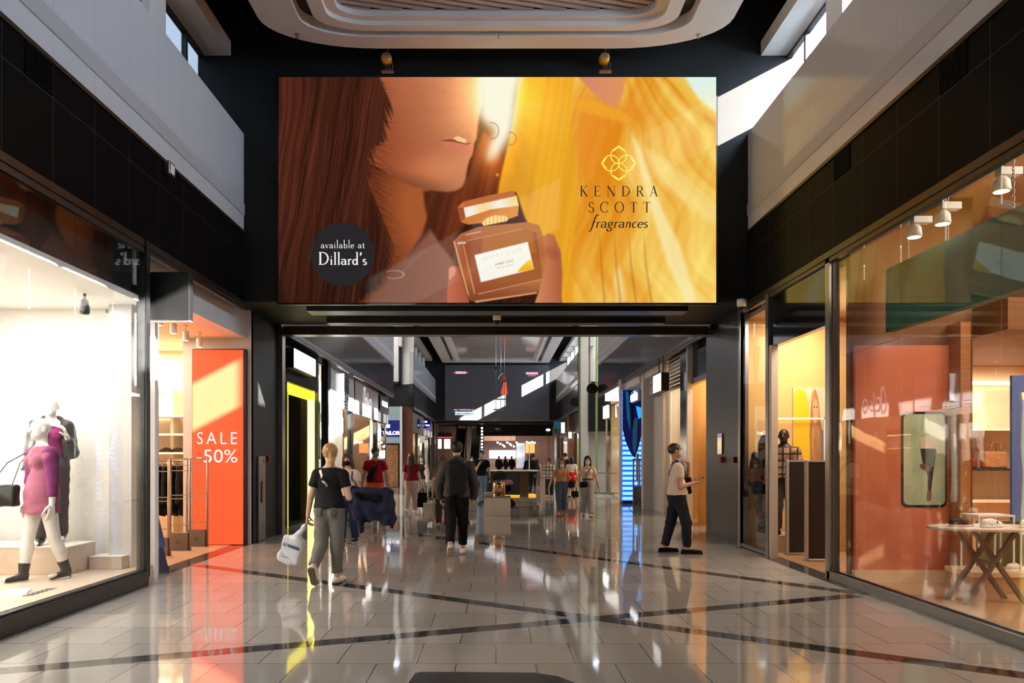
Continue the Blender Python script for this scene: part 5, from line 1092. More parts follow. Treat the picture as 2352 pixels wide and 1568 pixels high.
prof = [(-.40,.66),(-.36,.68),(.22,.665),(.34,.60),(.42,.48),(.46,.2),(.46,-.7),(-.46,-.7),(-.44,.2)]
part('top', MB().prism(prof, lambda a,b: (a,b,.415), lambda a,b: (a,b,.455)), noisy('bench_dark',(52,52,52),(60,60,60),6,.16,.5), t, bevel=.012); part('base', MB().prism([(x*.9,y*.92) for x,y in prof], lambda a,b: (a,b,0), lambda a,b: (a,b,.415)), M_SPEC, t)
# ------------------------------------------------------------------ second hall, left row of shops (fronts at x = -4.6)
M_DINT = noisy('dark_interior', (34,30,34), (42,38,42), 3, .5, .3); M_LINT = noisy('light_interior', (232,224,210), (238,230,218), 2, .6, .3)
def fill(x0, x1, y0, y1, z1, m, fl=None, w='bfn'): room(x0, x1, y0, y1, z1, m, m, fl, w)
fill(-4.75,-9,15.1,18.9,4.1,M_DINT, noisy('dark_floor',(48,44,44),(56,52,52),3,.2,.5)); glazing(-1,-4.6,15.12,16.25,.05,3.95,1.2)
single('light_tube', MB().box((-5.6,16.6,1.0),(-5.5,16.7,3.0)), pm('violet_light',(150,110,230),.5,emit=(150,110,240),es=2.2), 'tall violet light strip inside the first dark shop on the left', 'light')
trim(MB().box((-4.62,15.1,3.2),(-4.5,18.7,4.2)), M_BLACK)
t = thing('yellow_doorway', 'glowing yellow door frame of the dark shop on the left beyond the portal', 'door frame', (-4.6,17.5,0))
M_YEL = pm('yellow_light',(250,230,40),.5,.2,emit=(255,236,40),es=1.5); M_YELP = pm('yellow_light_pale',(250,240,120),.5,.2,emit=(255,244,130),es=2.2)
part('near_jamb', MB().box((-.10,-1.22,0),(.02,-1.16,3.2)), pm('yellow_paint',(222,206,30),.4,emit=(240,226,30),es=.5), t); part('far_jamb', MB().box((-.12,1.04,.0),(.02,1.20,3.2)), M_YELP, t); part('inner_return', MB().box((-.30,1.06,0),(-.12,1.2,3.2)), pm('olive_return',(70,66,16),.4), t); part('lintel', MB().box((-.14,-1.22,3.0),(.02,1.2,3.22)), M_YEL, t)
part('sill', MB().box((-.5,-1.2,0),(.0,1.0,.012)), M_DARKMET, t)
t = thing('shop_lightbox', 'blank white light box sign above the yellow doorway', 'sign', (-4.42,16.6,3.46)); part('box', MB().box((-.14,-.93,0),(.14,.93,.42)), M_BLK, t); part('face', MB().box((.14,-.92,.01),(.155,.92,.41)), pm('sign_white',(255,255,255),.5,emit=(255,255,255),es=.95), t)
M_PUF = noisy('glossy_puffer',(30,24,34),(44,36,50),8,.15,.5)
v,f = surface([([ell((0,0,1.75),(.26,.3,.34),.05), ell((0,.05,1.3),(.34,.34,.30),.05), ell((.02,0,.95),(.3,.3,.24),.05), cap((0,0,.2),(0,0,.9),.2,.24,.05)],[],[])], .03, (.012,10)); t = thing('sculpture', 'glossy dark bulging figure standing inside the yellow doorway', 'sculpture', (-5.6,17.5,0)); part('figure', skin_mesh('figure',[(v,f)],M_PUF), None, t); part('stand_base', MB().box((-.3,-.3,0),(.3,.3,.2)), M_BLK, t)
t = thing('advert_board', 'narrow orange and cream advertising board inside the yellow doorway', 'board', (-5.35,16.95,0)); part('panel', MB().box((-.2,-.02,.1),(.18,.02,2.1)), noisy('board_orange',(150,70,36),(226,190,150),3,.5,stretch=(6,1,2)), t); part('foot', MB().box((-.25,-.12,0),(.23,.12,.1)), M_BLK, t)
fill(-4.75,-6,18.95,19.8,4.1,M_DINT); glazing(-1,-4.6,18.75,19.8,.05,4.0,1.2)
t = thing('green_poster', 'green poster with yellow figures in the narrow glass beside the yellow doorway', 'poster', (-4.66,19.2,1.5)); part('panel', MB().box((-.01,-.32,0),(.01,.42,1.55)), pm('poster_green',(36,110,56),.5,emit=(30,90,44),es=.35), t); part('lettering', fit_text('1000', (.016,.05,.98), .52,.52,(0,1,0),depth=.004), pm('poster_gold',(220,190,40),.5,emit=(200,170,30),es=.4), t); part('lettering', MB().box((.010,-.15,.25),(.014,.1,.45)).box((.010,.12,.62),(.014,.3,.66)), pm('poster_pale',(170,200,170)), t)
fill(-4.8,-8.5,19.9,23.2,4.1,M_LINT); glazing(-1,-4.6,19.9,23.25,.05,3.0,1.1); area('lamp_white_shop',(-6.2,21.5,4.0),(2,2.6),330,(1,.96,.90))
for k in range(5):
    single('showcase_divider', MB().box((-5.3,20.1+.62*k,.1),(-5.2,20.42+.62*k,2.85)), M_SPEC, 'white upright panel in the bright shop window, %s from the portal' % ('first','second','third','fourth','fifth')[k], 'panel', 'white panels of the bright shop')
t = thing('shop_sign', 'square grey framed sign panel with bold dark logo over the bright white shop', 'sign', (-4.5,21.5,2.98)); part('panel', MB().box((-.06,-1.55,0),(.04,1.7,1.12)), noisy('sign_grey',(150,150,154),(160,160,164),2,.15,.5), t)
mb = MB()
for z in (.06,.16,1.08): mb.box((.04,-1.5,z),(.055,1.65,z+.025))
mb.box((.04,-1.52,.05),(.055,-1.49,1.1)).box((.04,1.64,.05),(.055,1.67,1.1)); part('frame', mb, M_SPEC, t)
mb = MB()
for k,(y,z0,z1) in enumerate(((-.20,.42,.98),(-.02,.42,.98),(.16,.42,.98),(.34,.42,.98))): mb.box((.05,y-.06,z0),(.16,y+.05,z1))
mb.box((.05,-.2,.92),(.16,.1,.98)).box((.05,-.2,.66),(.16,.3,.72))
for y in (-.18,.0,.18,.34): mb.box((.05,y-.05,.22),(.14,y+.04,.36))
part('logo', mb, M_BLK, t, label='bold dark logo'); part('logo_edge', MB().box((.04,-.31,.20),(.15,-.27,.98)), M_WHITEE, t)
fill(-4.8,-8.5,23.4,28.0,4.1,noisy('wood_interior',(120,90,62),(150,116,84),4,.5)); glazing(-1,-4.6,23.4,28.05,.05,2.95,1.15,frame=M_TRIM); area('lamp_wood_shop',(-6.2,25.7,4.0),(2,3.4),260,(1,.86,.66))
t = thing('shop_sign', 'long grey sign panel with white looping script on the left row', 'sign', (-4.5,25.7,2.95)); part('panel', MB().box((-.06,-2.25,0),(.04,2.35,1.15)), noisy('sign_taupe',(124,118,112),(134,128,122),2,.15,.5), t)
mb = MB(); fS = lambda a,b: (.06,a,b)
for pts in ([(-.62+.16*math.cos(a),.55+.42*math.sin(a)) for a in [k*math.pi/12 for k in range(25)]],[(-.3+.14*math.cos(a),.42+.22*math.sin(a)) for a in [k*math.pi/12 for k in range(22)]],[(0,.85),(0,.25),(.1,.2)],[(.22,.6),(.12,.5),(.3,.36),(.12,.22)],[(.55+.16*math.cos(a),.42+.24*math.sin(a)) for a in [k*math.pi/12 for k in range(25)]]): ribbon(mb, pts, lambda dx,dy: .06, fS)
part('script', mb, em('script_white',(245,235,250),1.3), t, w=False, label='white glowing script')
t = thing('wall_shelf_unit', 'wooden shelves with small goods in the fifth shop of the left row', 'shelf', (-6.0,24.6,0))
for z in (.5,.95,1.4,1.85,2.3): part('shelf_board', MB().box((-.2,-1,z),(.3,2.6,z+.04)), M_WOOD, t)
for y in (-1,.8,2.6): part('upright', MB().box((-.2,y-.03,0),(.3,y+.03,2.6)), M_TRIM, t)
part('light_strip', MB().box((.22,-1,2.34),(.28,2.6,2.38)), M_WARME, t)
fill(-4.8,-8.5,28.2,30.9,4.1,M_LINT); glazing(-1,-4.6,28.2,30.9,.05,2.9,1.3); area('lamp_last_shop',(-6.2,29.6,4.0),(2,2),260,(1,.94,.82))
trim(MB().box((-4.62,28.1,2.95),(-4.5,30.95,4.2)), M_DARKMET)
t = thing('shop_sign', 'dark sign with short white lettering at the end of the left row', 'sign', (-4.46,29.5,3.35)); part('panel', MB().box((-.03,-1.1,0),(.02,1.2,.6)), M_BLK, t); part('lettering', fit_text('OGGI', (.03,.05,.33), 1.4,.22,(0,1,0),depth=.01,bold=.01), M_WHITEE, t)
trim(MB().box((-4.66,18.68,0),(-4.5,18.76,4.2)).box((-4.66,19.82,0),(-4.5,19.92,4.2)).box((-4.66,23.25,0),(-4.5,23.4,4.2)).box((-4.66,28.05,0),(-4.5,28.2,4.2)), M_DARKMET)
# shop on the cross mall corner with the navy sign
t = thing('shop_sign', 'large square navy sign with white lettering on the pale wall at the cross mall', 'sign', (-5.6,38.5,3.0)); A_ = P(890,1003,38.45); B_ = P(920,965,38.45); part('panel', MB().box((A_.x-.6+5.6,-.06,A_.z-3.0),(B_.x+5.6,.12,B_.z-3.0)), pm('sign_navy',(10,16,84),.4,emit=(8,16,90),es=.5), t)
c = P(904,994,38.38); part('lettering', fit_text('TAILOR', (P(898,994,38.4).x+5.6,-.075,c.z-3.0), .95,.2,(1,0,0),depth=.01,bold=.03), M_WHITEE, t); part('lettering', fit_text('TOM', (P(886,980,38.4).x+5.6,-.075,P(0,978,38.4).z-3.0), .42,.2,(1,0,0),depth=.01,bold=.03), M_WHITEE, t)
struct('wall_sign_band', MB().box((-6.6,38.45,2.3),(-4.95,38.6,4.2)), pm('pale_blue_wall',(170,190,200),.5)); struct('column_pale', MB().box((-4.98,38.35,0),(-4.86,38.5,4.2)), M_SPEC)
single('clothes_display', MB().box((-6.4,38.5,.02),(-5.1,38.6,2.2)), noisy('shop_inside_view',(60,36,22),(180,120,70),6,.6,stretch=(6,1,1)), 'warm dark shop window under the navy sign', 'window')
# third hall, both rows
for s in (-1,1):
    nm = 'left' if s < 0 else 'right'
    for k,(ya,yb,m,pw,colr) in enumerate(((39.2,42.6,M_LINT,260,(1,.9,.78)),(42.8,46.6,M_CREAM,260,(1,.85,.7)),(46.8,52.2,M_LINT,260,(1,.92,.84)))):
        fill(s*4.8,s*8,ya,yb,4.1,m); glazing(s,s*4.6,ya,yb,.05,2.9,1.2); area('lamp_far_shop',(s*6.2,(ya+yb)/2,4.0),(2,2.6),pw,colr)
        trim(MB().box((s*4.5,ya-.1,2.95),(s*4.62,yb+.1,4.2)), M_DARKMET if s<0 else M_TRIM); trim(MB().box((s*4.5,ya-.18,0),(s*4.66,ya,4.2)), M_DARKMET)
for i,(xa,xb,y) in enumerate(((945,964,43.),(968,989,47.))):
    a,b = P(xa,984,y), P(xb,962,y); t = thing('projecting_sign', ('navy projecting sign with white badge, the nearer in the left far row','navy projecting sign with white badge, the farther in the left far row')[i], 'sign', ((a.x+b.x)/2,y,a.z), 0, 'navy projecting signs'); w = (b.x-a.x)/2; hh = b.z-a.z
    part('panel', MB().box((-w,-.05,0),(w,.05,hh)), pm('sign_navy',(10,16,84)), t); part('badge', MB().prism([(-.09,hh*.68),(0,hh*.58),(.09,hh*.68),(.06,hh*.8),(-.06,hh*.8)], lambda p,q: (p,-.06,q), lambda p,q: (p,-.051,q)), M_WHITEE, t); part('lettering', fit_text('TOM TAILOR', (0,-.056,hh*.34), w*1.7,.1,(1,0,0),depth=.006,bold=.02), M_WHITEE, t); part('bracket', MB().box((-w-.25 if xa<950 else -w-.2,-.02,hh*.4),(-w,.02,hh*.6)), M_DARKMET, t)
# ------------------------------------------------------------------ second hall, right row (fronts at x = 4.6)
fill(4.62,8.4,15.6,17.1,4.1,M_ORNG, noisy('beige_tile',(196,160,126),(204,168,134))); area('lamp_ochre_shop',(6.2,16.4,4.0),(2,1.2),90,(1,.86,.66))
trim(MB().box((4.52,15.35,3.36),(4.62,17.05,4.2)), M_DGLASS, label='dark glossy transom'); trim(MB().box((4.5,15.35,3.24),(4.64,17.05,3.36)), M_STEEL)
t = thing('wardrobe_panel', 'tall oak panel with lit shelves inside the ochre shop', 'cupboard', (5.35,16.9,0)); part('side_panel', MB().box((-.2,-.3,.02),(.12,.15,2.55)), M_WOOD, t)
for z in (.15,.62,1.1,1.62): part('shelf_board', MB().box((.12,-.3,z),(.9,.15,z+.05)), M_WOOD, t)
part('light_strip', MB().box((.12,.1,.2),(.16,.14,2.5)), M_WARME, t); part('door_handle', MB().box((-.36,-.31,1.18),(-.22,-.29,1.24)), M_STEEL, t)
struct('column_chrome', MB().box((4.42,17.05,0),(4.66,17.75,4.2)), M_CHROME); trim(MB().box((4.40,17.0,0),(4.52,17.1,4.2)), M_SPEC)
fill(4.8,8.4,17.8,19.6,4.1,M_CREAM); glazing(1,4.6,17.8,19.5,.05,3.3,.85,frame=M_SPEC); area('lamp_cream_shop',(6.2,18.7,4.0),(2,1.2),120,(1,.84,.62))
t = thing('roller_shutter', 'half raised slatted metal shutter above the cream shop', 'shutter', (4.56,18.65,3.3))
for k in range(9): part('slat', MB().box((-.02,-.85,.02+.095*k),(.02,.85,.095*(k+1))), M_STEEL, t)
# GEPUR sign and white wall
M_GW = noisy('gepur_wall',(214,204,198),(220,210,204),2,.5,.3)
struct('wall_white_front', MB().box((4.72,19.7,0),(4.9,22.3,4.2)), M_GW); struct('wall_white_return', MB().box((4.42,19.55,0),(4.9,19.72,4.2)), M_GW); trim(MB().box((4.42,22.2,0),(4.9,22.5,4.2)), M_GW); trim(MB().box((4.45,19.7,3.9),(4.75,22.3,4.2)), M_GW)
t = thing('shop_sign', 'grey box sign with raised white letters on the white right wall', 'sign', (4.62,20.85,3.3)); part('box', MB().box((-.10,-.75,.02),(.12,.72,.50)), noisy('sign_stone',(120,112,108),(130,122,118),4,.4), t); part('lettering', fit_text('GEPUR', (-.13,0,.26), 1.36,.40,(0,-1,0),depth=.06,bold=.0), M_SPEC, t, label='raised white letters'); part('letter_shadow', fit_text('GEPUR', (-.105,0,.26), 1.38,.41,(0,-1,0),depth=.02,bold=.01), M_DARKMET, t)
t = thing('hanging_lightbox', 'blank white light box hanging on two black rods on the right', 'sign', (4.22,18.9,3.22)); part('box', MB().box((-.10,-.45,0),(.10,.45,.46)), M_BLK, t); part('face', MB().box((-.115,-.44,.01),(-.10,.44,.45)), pm('sign_white',(255,255,255)), t)
for y in (-.2,.25): part('rod', MB().tube([(0,y,.46),(0,y,.92)], .014, 8), M_BLK, t)
t = thing('cap_display', 'head form wearing an olive cap in the cream shop window', 'display head', (4.98,18.6,1.28)); v,f = surface([([ell((0,0,.26),(.075,.10,.13),.03), cap((0,0,0),(0,0,.16),.05,.045,.03), cap((0,-.09,.25),(0,-.11,.235),.014,.018,.02)],[],[])], .012); part('head_form', skin_mesh('head_form',[(v,f)],M_SPEC), None, t); v,f = surface([([ell((0,0,.31),(.085,.11,.10),.01), ell((0,-.13,.31),(.06,.08,.012),.01)],[((0,0,-1),-.30)],[])], .010); part('cap', skin_mesh('cap',[(v,f)],cloth('olive',(110,100,64))), None, t); part('stand_pole', MB().lathe([(.10,-1.28),(.10,-1.26),(.015,-1.24),(.015,0)], (0,0,0), 16), M_STEEL, t)
t = thing('folded_goods', 'stacked yellow and white folded goods in the cream shop window', 'goods', (5.05,19.17,0)); part('stand_block', MB().box((-.25,-.3,0),(.25,.3,.85)), M_SPEC, t); part('yellow_pile', MB().box((-.2,-.24,.85),(.2,.05,1.0)), cloth('yellowpile',(226,190,40)), t, bevel=.02); part('white_pile', MB().box((-.2,.07,.85),(.2,.26,1.05)), cloth('whitepile',(226,222,214)), t, bevel=.02)
# LED wall in the recess
struct('wall_recess_frame', MB().box((4.36,22.5,3.84),(5.2,25.3,4.2)), M_GW); struct('wall_recess_side', MB().box((5.02,22.4,0),(5.2,25.3,4.2)), M_GW); struct('wall_recess_far', MB().box((4.2,25.06,0),(5.2,25.3,4.2)), M_GW)
t = thing('led_wall', 'tall blue video wall with a dark pointed shape in the right hand recess', 'screen', (4.62,25.0,.09))
M_LED = pm('led_blue',(60,120,230),.5,.1,emit=(70,150,255),es=1.1); N,L,b = nodes(M_LED); tc = N.new('ShaderNodeTexCoord'); wv_ = N.new('ShaderNodeTexWave'); wv_.wave_type = 'BANDS'; wv_.bands_direction = 'Z'; wv_.inputs['Scale'].default_value = 1.85; wv_.inputs['Distortion'].default_value = .2; cr = N.new('ShaderNodeValToRGB'); cr.color_ramp.elements[0].color = (*lin((20,70,210)),1); cr.color_ramp.elements[0].position = .15; cr.color_ramp.elements[1].color = (*lin((130,205,255)),1); cr.color_ramp.elements[1].position = .6
L.new(tc.outputs['Object'], wv_.inputs['Vector']); L.new(wv_.outputs['Fac'], cr.inputs[0]); L.new(cr.outputs[0], b.inputs['Emission Color'])
part('display', MB().box((-.33,-.02,0),(.34,.05,3.72)), M_LED, t); part('base_strip', MB().box((-.34,-.06,-.085),(.36,.05,0)), M_DARKMET, t)
kl = lambda pts,d,nm,m: part(nm, MB().add([(P(x,y,25).x-4.62,-.02-d,P(x,y,25).z-.09) for x,y in pts],[tuple(range(len(pts)))]), m, t)
kl([(1430,896),(1473,896),(1473,1000),(1466,1028),(1458,1052),(1448,1040),(1436,1012),(1430,985)],.006,'dark_shape',pm('led_dark',(4,6,20),.5,.1,emit=(12,18,70),es=.7)); kl([(1436,898),(1443,900),(1447,960),(1447,990),(1440,960)],.010,'teal_streak',pm('led_teal',(4,20,30),.5,.1,emit=(16,84,120),es=.7)); kl([(1460,932),(1473,936),(1473,958),(1466,962)],.010,'cyan_streak',pm('led_cyan',(4,30,60),.5,.1,emit=(40,160,235),es=.9)); kl([(1452,960),(1464,960),(1462,1020),(1457,1044),(1453,1030)],.012,'green_streak',pm('led_green',(6,20,24),.5,.1,emit=(34,66,80),es=.7)); kl([(1444,896),(1451,896),(1456,960),(1451,1000),(1449,940)],.014,'black_streak',pm('led_black',(2,2,6),.5,.1,emit=(5,6,16),es=1))
t = thing('hanging_sign', 'white letter sign hanging on rods in front of the blue video wall', 'sign', (4.44,23.6,3.33)); part('panel', MB().box((-.03,-.62,0),(.06,.55,.36)), pm('sign_pale',(150,170,190),.4), t); part('lettering', fit_text('armine', (-.045,-.03,.18), 1.1,.30,(0,-1,0),depth=.03,bold=.02), M_WHITEE, t, label='white letters')
for y in (-.4,-.1,.4): part('rod', MB().tube([(0,y,.36),(0,y,.5)], .012, 8), pm('brass',(220,170,80)), t)
t = thing('security_gate', 'grey security gate in front of the blue video wall', 'gate', (4.66,24.0,0))
for x in (-.2,0.,.2): part('post', MB().box((x-.02,-.03,0),(x+.02,.03,1.5)), M_GATE, t)
part('base_panel', MB().box((-.2,-.02,0),(.2,.02,.62)), pm('gate_grey',(150,132,120)), t); part('top_rail', MB().box((-.22,-.03,1.48),(.22,.03,1.52)), M_GATE, t)
t = thing('tripod_stand', 'thin black tripod with a pale panel near the blue video wall', 'tripod', (4.36,22.7,0)); part('pole', MB().tube([(0,0,.2),(0,0,1.7)], .014, 8), M_BLK, t); part('pale_panel', MB().box((-.06,-.02,.85),(-.012,.02,1.66)), pm('panel_beige',(226,190,160),.5), t)
for a in (30,150,270): part('leg', MB().tube([(0,0,.3),(.3*math.cos(math.radians(a)),.3*math.sin(math.radians(a)),.012)], .011, 8), M_BLK, t)
# last shop of the right row
fill(4.8,8.4,25.4,30.9,4.1,M_CREAM); glazing(1,4.6,25.4,30.9,.05,3.6,1.1,frame=M_STEEL); area('lamp_right_shop',(6.2,28,4.0),(2,3.4),230,(1,.86,.66))
def warmlamp(label, p): 
    t = thing('pendant_lamp', label, 'lamp', p, 0, 'small lamps in the right row'); part('bulb', MB().lathe([(.01,-.06),(.05,-.03),(.06,.02),(.03,.06)], (0,0,0), 12), M_LAMPE, t, smooth=True); part('cord', MB().tube([(0,0,.06),(0,0,4.08-p[2])], .006, 6), M_BLK, t)
warmlamp('small glowing lamp in the last glass shop of the right row, lower', (5.3,29.0,2.75)); warmlamp('small glowing lamp in the last glass shop of the right row, upper', (5.3,27.2,3.0))
t = thing('shop_sign', 'tilted bold white letter sign under the white square sign on the right', 'sign', (4.45,29.9,3.05)); part('lettering', fit_text('KBA', (0,0,.35), 1.3,.5,(0,-1,0),depth=.06,bold=.04), M_WHITEE, t, label='bold white letters'); part('backing', MB().box((.04,-.7,.05),(.1,.7,.65)), M_BLK, t)
a,b = P(1390,921,29.), P(1422,889,29.); t = thing('projecting_sign', 'blank white square projecting sign on the right row', 'sign', ((a.x+b.x)/2,29.,a.z)); w = (b.x-a.x)/2; part('face', MB().box((-w,-.04,0),(w,.04,b.z-a.z)), pm('sign_white',(255,255,255)), t); part('bracket', MB().box((w,-.02,.2),(w+.16,.02,.26)), M_DARKMET, t)
for i,(px,py,r,y) in enumerate(((1360,893,.235,31.2),(1319,924,.24,40.))):
    q = P(px,py,y); t = thing('round_sign', ('round black projecting disc sign at the cross mall corner on the right','round dark disc sign farther along the right row')[i], 'sign', (q.x,y,q.z-r)); part('disc', MB().lathe([(r*.96,-.05),(r,-.04),(r,.04),(r*.96,.05)], (0,0,r), 32, 'y'), M_BLK, t); part('bracket', MB().box((r*.9,-.03,r-.06),(r+.35,.03,r+.06)), M_BLK, t)
# glass lift shaft edge fins on the cross mall
M_GREEN = noisy('green_glass_edge',(150,190,110),(170,206,130),20,.15,.6,stretch=(1,1,.3))
for i,(px,y,z1) in enumerate(((1370,36.,8.2),(1331,38.,8.2))):
    q = P(px,0,y); single('glass_fin', MB().box((q.x-.05,y-.05,0),(q.x+.05,y-.02,z1)), M_GREEN if i == 0 else noisy('green_glass_dull',(96,116,80),(106,126,88),20,.2,.5), ('tall pale green edged glass fin rising at the right of the cross mall','thinner green glass fin behind the round disc signs')[i], 'glass fin')
struct('column_right', MB().box((4.33,38.0,0),(4.75,38.5,9.2)), M_WHITE)
struct('wall_black_box', MB().box((4.75,37.9,2.9),(6.2,38.4,4.9)), M_BLKW)
# far right row details
a,b = P(1303,1100,44), P(1317,965,44); struct('column_wood', MB().box((4.28,43.6,0),(4.66,44.2,4.2)), noisy('wood_pier',(96,62,40),(112,74,50),3,.5,stretch=(1,1,.1)))
def proj(label, px0,py0,px1,py1,y,mat,txt=None,tm=None):
    a,b = P(px0,py1,y), P(px1,py0,y); t = thing('projecting_sign', label, 'sign', ((a.x+b.x)/2,y,a.z)); w = (b.x-a.x)/2; part('panel', MB().box((-w,-.05,0),(w,.05,b.z-a.z)), mat, t); part('bracket', MB().box((w,-.02,.1),(w+.25,.02,.16)), M_DARKMET, t)
    if txt: part('lettering', fit_text(txt,(0,-.06,(b.z-a.z)*.48),w*1.6,.12,(1,0,0),depth=.006,bold=.02), tm, t)
proj('teal projecting sign in the far right row', 1272,967,1289,984,48.,pm('sign_teal',(10,74,96),.5,emit=(8,70,92),es=.5))
proj('upright white glowing sign with green foot in the far right row', 1289,970,1297,994,46.,M_WHITEE); proj('small white lit sign on the wooden pier', 1306,992,1313,1006,43.4,M_WHITEE)
q = P(1259,987,50.); t = thing('round_sign', 'round black sign with a white oval near the far portal', 'sign', (q.x,50.,q.z-.2)); part('disc', MB().lathe([(.19,-.05),(.2,-.04),(.2,.04),(.19,.05)], (0,0,.2), 28, 'y'), M_BLK, t); part('oval', MB().prism([(.15*math.cos(a),.2+.085*math.sin(a)) for a in [k*math.pi/10 for k in range(20)]], lambda p,q: (p,-.06,q), lambda p,q: (p,-.051,q)), M_WHITEE, t); part('pole', MB().tube([(.05,0,0),(.05,0,-2.9)], .03, 8), M_BLK, t)
t = thing('barrier_rail', 'low metal barrier with wooden post at the right of the cross mall', 'barrier', (4.3,30.2,0)); part('post', MB().tube([(-.35,0,0),(-.35,0,1.02)], .05, 10), M_WOOD, t); part('rail_bar', MB().tube([(-.35,0,.12),(.45,-.5,.10)], .04, 8), M_STEEL, t); part('upper_rail', MB().tube([(-.35,0,.92),(.45,-.5,.92)], .025, 8), M_STEEL, t)
# ------------------------------------------------------------------ hanging rigging in front of the far screen
t = thing('hanging_rig', 'thin cables with small metal crossbars hanging before the far screen', 'rig', (0.05,41.,3.4))
for x in (-.05,.22,.42): part('cable', MB().tube([(x,0,.2),(x,0,5.8)], .012, 6), M_STEEL, t)
for x,z,w in ((.2,1.35,.3),(.12,.78,.3),(-.05,.22,.22)): part('crossbar', MB().box((x-w,-.04,z),(x+w,.04,z+.06)), M_STEEL, t); 
part('lit_rod', MB().box((-.1,-.03,4.9),(-.02,.03,5.75)), M_WHITEE, t); part('pulley', MB().lathe([(.04,-.02),(.09,-.02),(.09,.02),(.04,.02)], (-.05,0,3.1), 14, 'y'), M_DARKMET, t)
# ------------------------------------------------------------------ centre of the mall: kiosk, white display box
t = thing('display_podium', 'low white display box with a glass dome in the middle of the mall', 'podium', (.03,19.95,0)); part('block', MB().box((-.35,-.3,0),(.36,.35,.49)), noisy('podium_white',(240,234,228),(244,238,232),3,.5), t, bevel=.004); part('top_panel', MB().box((-.36,-.31,.49),(.37,.36,.51)), pm('podium_top',(150,110,100),.2), t); part('rear_block', MB().box((-.36,.36,0),(.2,.62,.60)), M_SPEC, t)
t = thing('glass_cloche', 'mirrored bronze glass dome standing on the white display box', 'dome', (.08,19.92,.51)); part('dome', MB().lathe([(.165,0),(.165,.30),(.15,.36),(.11,.41),(.05,.435),(.006,.44)], (0,0,0), 24), pm('bronze_mirror',(226,176,140),.08,metal=1), t, smooth=True); part('base_ring', MB().lathe([(.19,0),(.19,.02),(.166,.025)], (0,0,0), 24), M_CHROME, t); part('cap', MB().lathe([(.12,.40),(.10,.42),(.05,.445),(.01,.45)], (0,0,0), 20), M_BLK, t, smooth=True)
t = thing('kiosk_counter', 'dark island counter with pale top and patterned column in the middle of the mall', 'counter', (.45,29.9,0)); a,b = P(1085,0,29.5).x-.45, P(1237,0,29.5).x-.45; part('body', MB().box((a+.1,-.3,.06),(b-.75,.6,1.0)), noisy('counter_dark',(34,32,34),(42,40,42),4,.4), t); part('top', MB().box((a,-.4,1.0),(b,.7,1.05)), M_SPEC, t, bevel=.008)
pc = MB(); part('patterned_column', MB().box((b-.74,-.32,.0),(b-.40,.1,1.0)), pm('column_black',(28,22,16),.4), t)
for i in range(3):
    for j in range(8):
        x, z = b-.74+.057+.113*i, .06+.12*j
        pc.tube([(x+.05*math.cos(a_),-.325,z+.05*math.sin(a_)) for a_ in [k*math.pi/6 for k in range(13)]], .006, 5, False)
part('column_pattern', pc, pm('pattern_gold',(170,130,70),.4,metal=.6), t); part('base_glow', MB().box((a+.1,-.31,.0),(b-.1,.55,.06)), pm('amber_light',(220,160,40),.5,emit=(230,160,30),es=.8), t); part('pole', MB().tube([(b-.36,-.1,1.05),(b-.36,-.1,2.1)], .018, 8), M_SPEC, t)
# ------------------------------------------------------------------ beyond the far portal
struct('wall_far_shop', MB().box((-12,72,0),(12,72.2,9.2)), noisy('rose_wall',(150,120,108),(158,128,116),2,.6)); struct('ceiling_far', MB().box((-12,54.6,4.6),(12,72,4.8)), M_CEIL)
struct('wall_far_left', MB().box((-9,54.6,0),(-8.8,72,4.6)), M_DINT); struct('wall_far_right', MB().box((6.4,54.6,0),(6.6,72,4.6)), noisy('grey_panels',(120,104,96),(132,116,108),3,.5))
struct('wall_far_dark_band', MB().box((-1.6,60,3.3),(4.6,60.3,4.6)), M_BLKW)
area('lamp_far_hall', (1,66,4.5), (5,5), 420, (1,.82,.7))
fq = lambda x,y,d=70.: P(x,y,d)
def farbox(name, label, cat, x0,y0,x1,y1,d,mat,th=.1,grp=None): a,b = fq(x0,y1,d), fq(x1,y0,d); return single(name, MB().box((a.x,d,a.z),(b.x,d+th,b.z)), mat, label, cat, grp)
farbox('light_sign','long white glowing sign above the far cafe counter','sign',1124,1034,1184,1052,69.,pm('far_white_light',(255,255,255),.5,emit=(255,255,255),es=3.),.3)
farbox('wall_art','tall white and blue picture at the far shop','picture',1186,1017,1206,1075,69.5,noisy('far_art',(226,226,222),(80,140,200),1.2,.5)); farbox('glowing_picture','orange glowing panel at the far shop','panel',1207,1018,1228,1040,69.4,pm('far_orange',(220,140,70),.5,emit=(240,150,80),es=.8)); farbox('wall_covering','dusty pink wall panel behind the far cafe','panel',1100,990,1184,1012,69.9,noisy('dusty_pink',(176,142,126),(184,150,134),2,.6))
for k in range(9):
    q = fq(1143+5.2*k+(k%3),1016+3*((k*5)%4),66.); t = thing('globe_lamp','one of the small glowing globes clustered above the far white sign','lamp',(q.x,66.,q.z),0,'globe lamps above the far sign'); part('globe', MB().lathe([(.01,-.085),(.07,-.05),(.085,0),(.07,.05),(.01,.085)],(0,0,0),10), M_LAMPE, t, smooth=True); part('cord', MB().tube([(0,0,.1),(0,0,4.6-q.z)],.01,5), M_BLK, t)
for k in range(4):
    q = fq(1210+6*k,1015+1.5*(k%2),66.); t = thing('globe_lamp','one of the small glowing globes above the far orange panel','lamp',(q.x,66.,q.z),0,'globe lamps above the far orange panel'); part('globe', MB().lathe([(.01,-.085),(.07,-.05),(.085,0),(.07,.05),(.01,.085)],(0,0,0),10), M_LAMPE, t, smooth=True); part('cord', MB().tube([(0,0,.1),(0,0,4.6-q.z)],.01,5), M_BLK, t)
